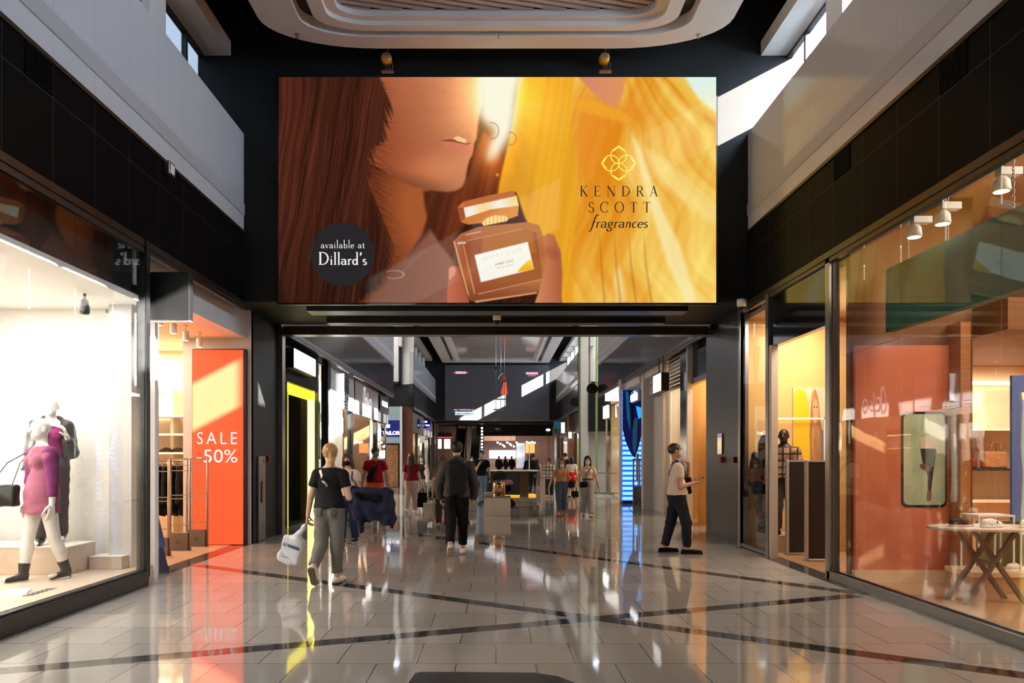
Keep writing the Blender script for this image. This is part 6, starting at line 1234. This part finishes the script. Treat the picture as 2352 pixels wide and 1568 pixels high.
t = thing('bulb_column','vertical column of round bulbs beside the far escalators','light',(fq(1107,0,58).x,58,1.7)); part('backing', MB().box((-.14,0,0),(.14,.1,2.4)), M_BLK, t)
for k in range(9): part('bulb', MB().lathe([(.01,-.12),(.06,-.1),(.075,-.05),(.06,0)],(0,0,.15+.25*k),10,'y'), M_LAMPE, t, smooth=True)
for i,(xa,xb) in enumerate(((1040,1066),(1076,1102))):
    a,b = fq(xa,0,60).x, fq(xb,0,60).x; t = thing('escalator',('left escalator rising beyond the far portal','right escalator rising beyond the far portal')[i],'escalator',((a+b)/2,60,0),0,'far escalators'); w = (b-a)/2; st_ = MB()
    for k in range(22): st_.box((-w*.8,.35*k,.02),(w*.8,.35*(k+1),.19*(k+1)))
    part('steps', st_, noisy('step_dark',(46,42,40),(58,54,52),3,.5), t)
    for s in (-1,1): part('balustrade', MB().prism([(-.6,0),(0,.95),(7.7,5.2),(7.7,3.9),(0,0)], lambda p,q,s=s: (s*w*.9-.03,p,q), lambda p,q,s=s: (s*w*.9+.03,p,q)), M_BLK, t); part('handrail', MB().tube([(s*w*.9,-.6,.9),(s*w*.9,0,1.0),(s*w*.9,7.7,5.25)], .05, 8), M_DARKMET, t)
    part('step_lamp', MB().lathe([(.01,-.06),(.06,-.03),(.06,.03),(.01,.06)],(w,.6,1.25),8), M_LAMPE, t)
farbox('red_sign_strip','thin red glowing strip under a dark sign left of the escalators','sign',1004,1003,1038,1005,56.,pm('red_strip',(230,40,30),.5,emit=(255,50,40),es=1.5)); farbox('direction_sign','dark direction sign above the red strip','sign',1002,993,1038,1003,56.05,M_BLK)
t = thing('direction_sign','black hanging direction sign with pale marks beyond the portal','sign',(fq(1135,0,57).x,57,fq(0,990,57).z)); part('panel', MB().box((-.75,-.04,0),(.6,.04,.42)), M_BLK, t); part('mark', MB().box((.1,-.05,.12),(.28,-.041,.24)).box((.34,-.05,.14),(.46,-.041,.22)), pm('mark_grey',(120,116,112),.5,emit=(90,88,84),es=.6), t); part('rod', MB().tube([(0,0,.42),(0,0,1.1)],.015,6), M_DARKMET, t)
for k,(xa,xb) in enumerate(((1006,1014),(1020,1034))): farbox('shop_window_glow','bright shop window left of the escalators, %s of two' % ('left','right')[k],'window',xa,1008,xb,1030,64.,pm('far_glow',(240,240,230),.5,emit=(240,245,235),es=2.))
# ------------------------------------------------------------------ people
BLKC, NAVY = (18,18,20), (20,26,46)
def at(px, y): return (P(px,0,y).x, y, 0)
def paperbag(name, label, cat, T, top, w, d, hgt, mat, hd_r=.007, group=None, handle=None, slouch=.0):
    p = to_world(T, top); o = thing(name, label, cat, (p.x,p.y,p.z-hgt-.12), T.rotation_euler.z, group)
    v,f = surface([([rbox((0,0,hgt*.5),(w,d,hgt*.5),.012,.005)],[],[])], .012, (.003+slouch,18)); part('bag_body', skin_mesh('bag_body',[(v,f)],mat), None, o)
    for s in (-1,1): part('handle', MB().tube([(-w*.45,s*d*.7,hgt*.97),(-w*.3,s*d*.3,hgt+.10),(0,0,hgt+.125),(w*.3,s*d*.3,hgt+.10),(w*.45,s*d*.7,hgt*.97)], hd_r, 6), handle or mat, o, smooth=True)
    return o
# woman walking away with the white shopping bag
A, I = person('person in black tee and grey jeans walking away with a white shopping bag', at(757,9.2), -4, 1.72, 'f', M_SKIN, ('pony',(150,112,66)), ('tee',(20,20,22)), ('jeans',(112,110,104)), (236,234,232),
    legs=((2,3),(-8,44)), arms={1:((.30,-.04,-1),(.75,.95,.10)), -1:((.30,-.02,-1),(.22,.22,-1))}, head=(10,0), h=.0095, ank=.86, curl={1:50,-1:62}, sole=(120,104,90), mask=((228,228,232),))
H = I['H']
for s in (-1,1):                   # back pockets of the jeans
    hp = I['J'][s][0]
    patch('back_pocket', A, (hp[0]+s*.012, hp[1]-.16, hp[2]-.008), (.052,0,0), (0,0,.058), cloth('jean_dark',(92,90,86)))
wr = I['AR'][-1]; hp = wr[2]+wr[3]*.085
o = thing('shopping_bag', 'white plastic shopping bag with blue lettering carried by the woman in black tee', 'bag', tuple(to_world(A, (hp[0]-.225,hp[1],hp[2]-.50))), A.rotation_euler.z)
v,f = surface([([rbox((-.02,0,.15),(.14,.055,.17),.03,.05), cap((0,0,.28),(.05,0,.50),.07,.018,.06,(1,.6,1))],[],[])], .010, (.006,20)); part('bag_body', skin_mesh('bag_body',[(v,f)],noisy('plastic_white',(222,224,228),(234,236,240),20,.3,.5)), None, o); o.rotation_euler.y = math.radians(18)
part('lettering', fit_text('LC WAIKIKI', (-.02,-.066,.21), .22,.036,(1,0,0),depth=.006,bold=.02), pm('ink_blue',(24,36,120),.5), o, label='blue lettering'); part('small_lettering', MB().box((-.10,-.066,.06),(-.02,-.060,.066)), pm('ink_grey',(90,90,100)), o)
part('handle', MB().tube([(.04,-.02,.46),(.055,-.01,.53),(.06,0,.545),(.055,.01,.53),(.04,.02,.46)],.010,6), noisy('plastic_white',(222,224,228),(234,236,240)), o, smooth=True)
o = thing('crossbody_strap', 'silver grey bag strap across the back of the woman in black tee', 'strap', tuple(to_world(A,(0,-.15,1.0)))); nb, ch, ws = I['nb'], I['chest'], I['waist']
strap(o, A, [nb+V(-.10,-.06,-.01), nb+V(-.08,-.11,-.08), nb+V(-.05,-.13,-.14), ch+V(-.02,-.13,-.02), ch+V(.0,-.13,-.06)], .016, M_STEEL, 'strap'); part('buckle', MB().obox(to_world(A, ch+V(-.045,-.128,.045)), (.02,0,-.01), (0,.006,0), (.012,0,.024)), M_CHROME, o, w=True)
a1 = I['AR'][1]; fo = (a1[1]+a1[2])/2
drape = [cap(fo+V(-.02,-.03,.05),fo+V(.36,.12,.01),.075,.065,.05)]
for i in range(6): drape.append(cap(fo+V(-.0+.072*i,.03*i-.04+.04*(i%2),.03), fo+V(.02+.078*i,.03*i-.05+.05*(i%2),-.22-.028*i+.05*(i%2)), .062,.055,.05))
drape += [cap(fo+V(.03,-.02,-.22),fo+V(.40,.13,-.27),.062,.058,.05), cap(fo+V(.03,0,-.12),fo+V(.36,.10,-.15),.09,.09,.06), cap(fo+V(.38,.10,-.28),fo+V(.42,.10,-.40),.05,.018,.05), cap(fo+V(.02,-.02,-.2),fo+V(.06,-.02,-.42),.05,.035,.05)]
v,f = surface([(drape,[],[])], .012, (.006,24))
mw = A.matrix_basis; wv3 = np.array([tuple(mw @ Vector(tuple(p))) for p in v]); org = V(*(wv3.min(0)+wv3.max(0))/2); o = thing('jacket', 'navy jacket draped over the arm of the woman in black tee', 'jacket', tuple(org)); part('coat_body', skin_mesh('coat_body',[(wv3-org,f)],cloth('navy_jacket',(22,28,48),(34,42,68),.6,14)), None, o)
part('collar', skin_mesh('collar',[(lambda q: (np.array([tuple(mw @ Vector(tuple(p))) for p in q[0]])-org,q[1]))(surface([([cap(fo+V(.02,-.08,.03),fo+V(.24,-.02,-.02),.035,.04,.03)],[],[])],.014,(.008,20)))],cloth('jacket_lining',(12,12,16))), None, o)
# woman behind, facing the viewer
B, J = person('person in white tee and dark mask facing the viewer behind the draped navy jacket', at(800,13.4), 172, 1.62, 'f', M_SKIN, ('bob',(66,44,32)), ('tee',(220,208,200)), ('jeans',(44,56,88)), (30,30,34), legs=((8,6),(-6,10)), mask=((26,26,30),), h=.012, sole=(220,220,220), arms={1:((.2,.1,-1),(-.2,.8,-.3)),-1:((.2,.1,-1),(.1,.3,-1))})
o = thing('shoulder_bag', 'black bag on a thin strap worn by the woman in white tee behind', 'bag', tuple(to_world(B,(-.2,.05,.72)))); v,f = surface([([rbox((0,0,.13),(.14,.06,.13),.03,.01)],[],[])],.014,(.003,20)); part('bag_body', skin_mesh('bag_body',[(v,f)],cloth('bag_black',(20,20,24))), None, o); strap(o, B, [J['nb']+V(-.10,.03,.0), J['chest']+V(-.12,.13,.02), J['waist']+V(-.18,.11,.04)], .010, M_BLK)
# man in red polo and orange shorts
C, I = person('person in red polo and orange shorts walking towards the viewer', at(862,17.9), 184, 1.79, 'm', M_SKIN2, ('short',(28,24,22)), ('polo',(160,16,36)), ('shorts',(232,106,66)), (60,54,60), legs=((10,4),(-12,22)), head=(28,0), mask=((120,158,160),), h=.0125, sole=(190,180,175), arms={1:((.34,-.04,-1),(.12,.2,-1)),-1:((.34,.05,-1),(.12,.25,-1))})
o = thing('sling_bag', 'black sling bag across the chest of the man in red polo', 'bag', tuple(to_world(C,I['waist']+V(.07,.17,-.02)))); v,f = surface([([cap((.05,0,-.03),(-.06,0,.20),.085,.065,.02,(1,.55,1))],[],[])],.012,(.003,20)); part('bag_body', skin_mesh('bag_body',[(v*V(-1,-1,1),f)],cloth('sling_black',(22,22,24))), None, o); strap(o, C, [I['waist']+V(.02,.17,.10), I['chest']+V(-.06,.165,.06), I['nb']+V(-.12,.09,-.02), I['nb']+V(-.12,-.02,.03)], .016, M_BLK)
part('wrist_watch', MB().lathe([(.030,-.012),(.034,-.008),(.034,.008),(.030,.012)], tuple(I['AR'][-1][2]-I['AR'][-1][3]*.02), 12), M_BLK, C)
# woman in burgundy
D, I = person('person in burgundy tee and beige trousers walking away with long hair', at(945,20.4), -6, 1.66, 'f', M_SKIN, ('long',(70,48,36)), ('tee',(110,18,28)), ('trousers',(170,150,134)), (222,206,190), legs=((4,4),(-10,16)), h=.014, arms={1:((.22,.05,-1),(.15,.1,-1)),-1:((.25,.1,-1),(.1,.3,-1))}, wide=1.08)
w_ = I['AR'][1][2]; paperbag('shopping_bag','tall black paper bag carried by the woman in burgundy tee','bag',D,w_+V(.02,.03,-.09),.15,.06,.40,cloth('paper_black',(18,16,18))); paperbag('shopping_bag','small dark patterned bag carried beside the tall black paper bag','bag',D,w_+V(.30,.05,-.06),.10,.06,.22,cloth('bag_charcoal',(40,38,44)), slouch=.006)
E, I = person('person in light cardigan and blue mask facing the viewer beside the woman in burgundy', at(969,24.), 176, 1.62, 'f', M_SKIN, ('long',(30,24,24)), ('tee',(22,20,22)), ('trousers',(130,118,110)), (200,190,180), legs=((8,6),(-8,12)), mask=((150,170,190),), h=.016, face=False)
I['garment']('cardigan', [([cap(I['AR'][s][0],I['AR'][s][1],.075,.066,.02) for s in (1,-1)]+[cap(I['AR'][s][1],I['AR'][s][2],.062,.05,.02) for s in (1,-1)]+[cap(I['AR'][s][0]+V(-s*.02,0,.0),I['P0']+V(s*.13,0,-.05),.075,.08,.03,(1,1.2,1)) for s in (1,-1)],[],[])], (196,176,158))
# man with the backpack
F_, I = person('person in grey hooded sweatshirt and black trousers walking away with a backpack', at(1049,11.9), 2, 1.80, 'm', M_SKIN, ('short',(22,20,20)), ('hoodie',(74,70,70)), ('trousers',(16,16,18)), (226,220,212), legs=((8,4),(-10,26)), h=.0105, ank=.84, arms={1:((.34,.0,-1),(-.1,.55,-1)),-1:((.34,.05,-1),(-.1,.6,-1))}, sole=(190,176,162), wide=1.04)
nb, ch, ws, P0 = I['nb'], I['chest'], I['waist'], I['P0']
v,f = surface([([rbox(ch+V(0,-.245,-.10),(.155,.085,.26),.07,.02), rbox(ch+V(0,-.335,-.22),(.12,.03,.12),.03,.04), cap(ch+V(-.05,-.22,.16),ch+V(.05,-.22,.16),.05,.05,.05)],[],[])], .011, (.003,16)); mw = F_.matrix_basis; wv3 = np.array([tuple(mw @ Vector(tuple(p))) for p in v]); org = V(*(wv3.min(0)+wv3.max(0))/2)
o = thing('backpack', 'black backpack on the back of the man in the grey hooded sweatshirt', 'backpack', tuple(org)); part('pack_body', skin_mesh('pack_body',[(wv3-org,f)],cloth('pack_black',(16,15,17),(24,23,26),.6,20)), None, o)
for s in (-1,1): strap(o, F_, [ch+V(s*.09,-.20,.14), nb+V(s*.095,-.13,.005), nb+V(s*.10,-.02,.045), nb+V(s*.11,.09,-.02), ch+V(s*.12,.13,-.02), ch+V(s*.15,.03,-.16), ch+V(s*.14,-.17,-.26)], .024, M_BLK, 'shoulder_strap')
part('grab_loop', MB().tube([to_world(F_, ch+V(x,-.20,z)) for x,z in ((-.05,.18),(-.04,.23),(.04,.23),(.05,.18))], .010, 8), M_BLK, o, w=True, smooth=True); part('zip_line', MB().tube([to_world(F_, ch+V(x,-.372,z)) for x,z in ((-.10,-.14),(.10,-.14))], .004, 6), M_DARKMET, o, w=True); part('reflective_tab', MB().obox(to_world(F_, ch+V(-.125,-.335,-.20)), (.012,0,0), (0,.003,0), (0,0,.05)), M_STEEL, o, w=True)
for s in (-1,1):                        # ripped knee flaps
    kn = I['J'][s][1]; part('trouser_tear', MB().obox(tuple(kn+V(s*.085,.0,.0)), (.02,0,0), (0,.03,0), (0,0,.02)), cloth('16_16_18',(16,16,18)), F_)
Gp, I = person('person with brown hair and a cream tote half hidden by the backpack wearer', at(1018,16.4), 0, 1.63, 'f', M_SKIN, ('long',(96,58,36)), ('tee',(120,96,84)), ('trousers',(60,54,52)), (120,110,104), legs=((6,6),(-8,12)), h=.016, face=False, arms={1:((.2,.0,-1),(.1,.2,-1)),-1:((.25,.0,-1),(.1,.2,-1))})
paperbag('tote_bag','cream cloth tote carried left of the backpack wearer','bag',Gp,I['AR'][-1][2]+V(-.03,.0,-.10),.17,.05,.40,cloth('tote_cream',(206,196,176)), slouch=.006)
# man with pushchair
Hh, I = person('person in black tee and pale jeans holding a hand to the mouth beside a pushchair', at(1106,24.5), 196, 1.79, 'm', M_SKIN2, ('short',(26,22,20)), ('tee',(16,16,18)), ('jeans',(120,138,164)), (24,24,28), legs=((6,4),(-10,12)), h=.015, head=(-20,0), mask=((150,176,196),), arms={1:((.12,.35,-1),(-.35,.45,1)),-1:((.2,.05,-1),(.05,.2,-1))}, curl={1:50,-1:60}, face=False)
a_ = at(1150,23.2); t = thing('pushchair', 'black pushchair with a patterned blanket behind the white display box', 'pushchair', a_)
v,f = surface([([cap((-.02,0,.55),(.22,0,.62),.16,.14,.08,(1,1.3,1)), cap((-.10,0,.60),(-.16,0,.95),.12,.10,.06,(1,1.5,1))],[],[])],.02); part('seat', skin_mesh('seat',[(v,f)],cloth('pram_black',(18,18,20))), None, t)
v,f = surface([([ell((-.02,0,.92),(.30,.24,.22),.02)],[((0,0,-1),-.88),((.7,0,-.7),-.55)],[])],.02); part('hood', skin_mesh('hood',[(v,f)],cloth('pram_hood',(24,24,26))), None, t)
v,f = surface([([ell((.20,0,.76),(.20,.2,.10),.04)],[],[])],.018,(.008,18)); part('blanket', skin_mesh('blanket',[(v,f)],noisy('blanket_print',(150,96,140),(206,150,110),14,.8)), None, t)
for x in (-.32,.34):
    for y in (-.25,.25): part('wheel', MB().lathe([(.04,-.02),(.12,-.025),(.13,0),(.12,.025),(.04,.02)], (x,y,.13), 18, 'y'), M_BLK, t)
for y in (-.25,.25): part('frame_bar', MB().tube([(.34,y,.15),(-.05,y,.5),(-.45,y,1.02)], .014, 8), M_DARKMET, t); part('frame_bar', MB().tube([(-.32,y,.15),(.2,y,.6)], .014, 8), M_DARKMET, t)
part('handlebar', MB().tube([(-.45,-.25,1.02),(-.45,.25,1.02)], .018, 8), M_BLK, t)
# two women walking towards the viewer
K1, I = person('person in tan sleeveless top and blue jeans with a mask under the chin', at(1289,19.6), 186, 1.53, 'f', M_SKIN2, ('long',(96,66,44)), ('tank',(192,140,112)), ('jeans',(76,92,116)), (176,110,84), legs=((10,4),(-10,16)), mask=((222,222,230),-.035), h=.0125, ank=.86, arms={1:((.5,.0,-1),(.35,.1,-1)),-1:((.22,.05,-1),(.0,.9,.2))}, sole=(110,60,40), head=(4,0))
K2, I = person('person in white tee and pale flared jeans with a black crossbody bag', at(1349,19.6), 176, 1.60, 'f', M_SKIN, ('long',(24,20,22)), ('tee',(230,204,192)), ('wide',(168,164,178)), (214,200,190), legs=((-6,14),(10,4)), mask=((222,220,226),-.012), h=.0125, arms={1:((.35,.1,-1),(.25,.6,-.5)),-1:((.4,.0,-1),(.25,.1,-1))}, sole=(140,96,70), hem=.045)
o = thing('crossbody_bag', 'black crossbody bag at the hip of the woman in white tee and flared jeans', 'bag', tuple(to_world(K2,I['P0']+V(.10,.17,-.08)))); v,f = surface([([rbox((0,0,.08),(.10,.05,.07),.03,.01)],[],[])],.012,(.002,20)); part('bag_body', skin_mesh('bag_body',[(v,f)],cloth('bag_black',(20,20,24))), None, o); strap(o, K2, [I['P0']+V(.10,.16,.05), I['chest']+V(.0,.15,.0), I['nb']+V(-.10,.06,-.01), I['nb']+V(-.10,-.05,.0)], .008, M_BLK)
bt_ = part('belt', MB().lathe([(.112*1.6-.02,-.015),(.115*1.6-.02,0),(.112*1.6-.02,.015)], (0,0,0), 20), M_BLK, K2); bt_.scale = (.90,.76,1); bt_.location = tuple(I['waist']+V(0,0,.01))
w_ = I['AR'][1][2]+I['AR'][1][3]*.08; paperbag('handbag','small black handbag held by the woman in white tee and flared jeans','bag',K2,w_+V(0,.02,.0),.09,.05,.15,cloth('bag_black2',(22,20,24)))
# background figures
M_PLAID = noisy('plaid_cloth',(190,182,170),(200,192,180),30,.85); N,L,b = nodes(M_PLAID)
def plaid(m, c0, c1, sc):
    N,L,b = nodes(m); tc = N.new('ShaderNodeTexCoord'); w1 = N.new('ShaderNodeTexWave'); w1.bands_direction = 'Z'; w1.inputs['Scale'].default_value = sc; w2 = N.new('ShaderNodeTexWave'); w2.bands_direction = 'X'; w2.inputs['Scale'].default_value = sc
    mm = N.new('ShaderNodeMath'); mm.operation = 'MINIMUM'; cr = N.new('ShaderNodeValToRGB'); cr.color_ramp.elements[0].color = (*lin(c0),1); cr.color_ramp.elements[0].position = .08; cr.color_ramp.elements[1].color = (*lin(c1),1); cr.color_ramp.elements[1].position = .2
    for w in (w1,w2): L.new(tc.outputs['Object'], w.inputs['Vector'])
    L.new(w1.outputs['Fac'], mm.inputs[0]); L.new(w2.outputs['Fac'], mm.inputs[1]); L.new(mm.outputs[0], cr.inputs[0]); L.new(cr.outputs[0], b.inputs['Base Color'])
plaid(M_PLAID, (70,66,64), (196,188,178), 2.4)
person('person in pale checked shirt and dark trousers walking away in the background', at(1262,28.8), -8, 1.54, 'f', M_SKIN, ('pony',(34,28,26)), ('shirt',(196,188,178),M_PLAID), ('trousers',(40,40,46)), (180,170,160), legs=((8,6),(-8,12)), h=.018, face=False, hem=-.09)
person('person in white top and red skirt walking away in the background', at(1313,28.4), -4, 1.57, 'f', M_SKIN, ('bob',(40,26,26)), ('tee',(206,194,190)), ('skirt',(190,16,28)), (24,20,24), legs=((6,4),(-8,14)), h=.018, face=False, hem=.06)
sb = at(1311,28.0); paperbag('handbag','black slouchy bag hanging beside the red skirt','bag',bpy.data.objects['person.%03d' % (len([o for o in bpy.data.objects if o.name.startswith('person')])-1)],(0,-.22,.78),.14,.08,.24,cloth('bag_black3',(20,18,22)), slouch=.008)
person('person in black walking away behind the woman in the tan top', at(1298,33.), 0, 1.78, 'm', M_SKIN2, ('short',(22,20,20)), ('jacket',(22,22,28)), ('trousers',(28,28,32)), (30,30,34), h=.02, face=False)
person('person in a dark coat standing at the right end of the island counter', at(1217,33.5), 10, 1.74, 'f', M_SKIN, ('long',(22,18,18)), ('jacket',(22,18,20)), ('trousers',(26,24,28)), (30,26,26), h=.02, face=False)
person('person with short dark hair in brown behind the island counter', at(1224,37.), 0, 1.76, 'm', M_SKIN2, ('short',(24,20,18)), ('jacket',(60,44,38)), ('trousers',(40,36,36)), (60,50,46), h=.02, face=False)
person('small person in a white shirt beyond the island counter', at(1234,38.), 0, 1.48, 'm', M_SKIN, ('short',(24,20,18)), ('tee',(190,170,160)), ('trousers',(110,96,90)), (160,150,140), h=.02, face=False)
person('person in a light mask far behind the backpack wearer', at(1083,34.), 178, 1.62, 'f', M_SKIN, ('long',(60,34,30)), ('jacket',(60,46,46)), ('trousers',(50,48,50)), (90,80,76), mask=((226,226,230),), h=.018, face=False)
for i,(px,c) in enumerate(((1146,(40,44,60)),(1176,(36,40,54)),(1162,(70,56,54)))):
    person(('person seated in dark blue at the left of the far cafe tables','person seated in dark blue at the right of the far cafe tables','person in brown standing between the far cafe tables')[i], (P(px,0,60).x,60+i*.7,0), 30*i, 1.68, 'f' if i == 2 else 'm', M_SKIN2, ('short',(26,22,22)), ('jacket',c), ('trousers',(40,38,42)), (60,54,52), h=.024, face=False)
# man with the phone
L_, I = person('person in white tee and black jeans with a phone looking up', at(1556,12.05), -92, 1.80, 'm', M_SKIN2, ('buzz',(34,26,24)), ('tee',(222,206,192)), ('trousers',(28,30,36)), (16,14,16), legs=((16,14),(-12,2)), h=.0095, ank=.90, lean=-2, head=(0,14), mask=((214,206,204),),
    arms={1:((.16,.02,-1),(-.30,1,.26)),-1:((.02,.74,-.75),(-.44,-.02,1))}, curl={1:66,-1:85}, feetyaw=8, sole=(40,26,24), palm={1:(0,0,1),-1:(0,-.6,0)}, wide=1.02)
hd_ = I['AR'][1]; pw = to_world(L_, hd_[2]+hd_[3]*.105+V(-.01,.0,.028)); t = thing('mobile_phone', 'dark mobile phone held in front of the man in white tee', 'phone', tuple(pw), L_.rotation_euler.z); part('body', MB().obox((0,0,0),(.036,0,0),(0,.062,.042),(0,-.0025,.0037)), M_BLK, t, bevel=.003); part('screen', MB().obox((0,-.003,.0045),(.032,0,0),(0,.056,.038),(0,-.0006,.001)), pm('phone_glass',(20,20,24),.1), t)
o = thing('sling_bag', 'black sling bag worn at the front by the man in white tee', 'bag', tuple(to_world(L_,I['waist']+V(-.06,.19,-.02)))); v,f = surface([([rbox((0,0,.03),(.08,.05,.14),.04,.01)],[],[])],.011,(.002,20)); Rm = Matrix.Rotation(L_.rotation_euler.z,3,'Z'); part('bag_body', skin_mesh('bag_body',[(np.array([tuple(Rm @ Vector(tuple(p))) for p in v]),f)],cloth('sling_black2',(20,18,20))), None, o)
strap(o, L_, [I['waist']+V(-.04,.19,.12), I['chest']+V(.03,.17,.03), I['nb']+V(.10,.09,-.01), I['nb']+V(.115,.0,.035), I['nb']+V(.09,-.10,-.02), I['chest']+V(.0,-.15,-.04)], .018, M_BLK)
# ------------------------------------------------------------------ display figures
MQ = noisy('mannequin_white',(230,224,218),(236,230,224),4,.3,.4)
m1, I = person('white mannequin in a pink and purple dress with black ankle boots in the left window', (-5.03,8.2,.20), 150, 1.80, 'f', MQ, None, ('dress',(132,74,94)), ('none',(0,0,0)), None, legs=((12,4),(-10,8)), h=.0115, sleeve=.3, arms={1:((.16,.0,-1),(.10,.12,-1)),-1:((.16,.0,-1),(.1,.1,-1))}, name='mannequin', cat='mannequin', face=False, lean=0, hem=-.14)
def boots(T, I, col=(34,30,30)):
    for s in (1,-1):
        kn, an = I['J'][s][1], I['J'][s][2]; ft = V(an[0],an[1],0.); m = cloth('boot%d'%col[0],col,None,.4)
        v,f = surface([([cap(an+(kn-an)*.34,an+V(0,-.008,.01),.062,.048,.02), cap(an+V(0,-.01,-.02),ft+V(s*.01,.16,.030),.045,.026,.03), cap(an+V(0,-.03,-.02),ft+V(0,-.045,.062),.036,.018,.02), cap(ft+V(0,-.05,.06),ft+V(0,-.052,.006),.014,.007,.01)],[((0,0,-1),-.002),(tuple(unit(kn-an)),float(unit(kn-an)@(an+(kn-an)*.30)))],[])], .008)
        part('boot', skin_mesh('boot',[(v,f)],m), None, T)
boots(m1, I)
for s in (1,-1):
    a = I['AR'][s]; I['garment']('sleeve', [([cap(a[0]+V(0,0,.0),a[1],.084,.066,.02), cap(a[1],a[1]+(a[2]-a[1])*.62,.060,.050,.02,flat=True)],[],[])], (96,34,78), lab='purple sleeve')
o = thing('shoulder_bag', 'black handbag hanging on a thin strap beside the pink dress mannequin', 'bag', (-5.42,8.10,1.02)); v,f = surface([([rbox((0,0,.12),(.19,.06,.12),.03,.01)],[],[])],.012,(.003,18)); part('bag_body', skin_mesh('bag_body',[(v,f)],cloth('bag_gloss',(24,22,22),None,.35)), None, o); nbw = to_world(m1, I['nb']+V(.15,0,.0)); part('strap', MB().tube([(-5.30,8.10,1.24),(-5.22,8.12,1.5),tuple(nbw)], .006, 6).tube([(-5.55,8.10,1.24),(-5.36,8.12,1.5),tuple(nbw)], .006, 6), M_BLK, o, w=True); part('clasp', MB().box((-.03,-.066,.10),(.03,-.058,.15)), pm('brass',(220,170,80)), o)
m2, I = person('white mannequin in a black quilted jacket, purple top and dark trousers in the left window', (-5.36,8.92,.525), 205, 1.78, 'f', MQ, None, ('tank',(108,34,82)), ('trousers',(54,46,48)), None, legs=((10,4),(-8,10)), h=.012, arms={1:((.2,.0,-1),(.12,.15,-1)),-1:((.2,.0,-1),(-.2,.5,.8))}, name='mannequin', cat='mannequin', face=False, lean=0, ank=.97); boots(m2, I, (36,30,30))
q_ = noisy('quilted_black',(34,34,36),(48,48,50),9,.45,.4,bump=.6); I['garment']('quilted_jacket', [([cap(I['AR'][s][0]+V(0,0,.02),I['AR'][s][1],.085,.075,.03) for s in (1,-1)]+[cap(I['AR'][s][1],I['AR'][s][1]+(I['AR'][s][2]-I['AR'][s][1])*.8,.072,.06,.02,flat=True) for s in (1,-1)]+[cap(I['AR'][1][0]+V(-.03,.0,.0),I['P0']+V(.10,0,-.06),.10,.12,.04,(1,1.25,1)), cap(I['AR'][-1][0]+V(.03,-.04,.0),I['P0']+V(-.12,-.05,.02),.09,.08,.04,(1,1.1,1)), cap(I['nb']+V(-.07,-.03,.03),I['nb']+V(.07,-.03,.03),.06,.06,.03)],[],[])], (36,36,38), (.0035,20), mat=q_)
M_PL2 = noisy('plaid_dark',(60,44,36),(70,52,44),30,.85); plaid(M_PL2,(28,22,20),(150,112,84),2.8)
MQB = noisy('mannequin_dark',(36,26,22),(42,32,28),4,.4,.4)
m3, I = person('dark mannequin in a plaid jacket and grey trousers behind the right shop glass', (P(1801,0,12.36).x,12.36,.272), 150, 1.76, 'm', MQB, None, ('jacket',(90,70,56),M_PL2), ('trousers',(70,62,58)), (40,30,26), legs=((6,4),(-6,8)), h=.013, name='mannequin', cat='mannequin', face=False)
m4, I = person('dark mannequin in a black coat behind the white post of the right shop', (P(1756,0,12.74).x,12.74,.272), 190, 1.66, 'f', MQB, ('bob',(26,20,20)), ('jacket',(26,24,28)), ('trousers',(90,84,84)), (50,46,50), legs=((4,4),(-4,6)), h=.014, name='mannequin', cat='mannequin', face=False, hem=-.16)
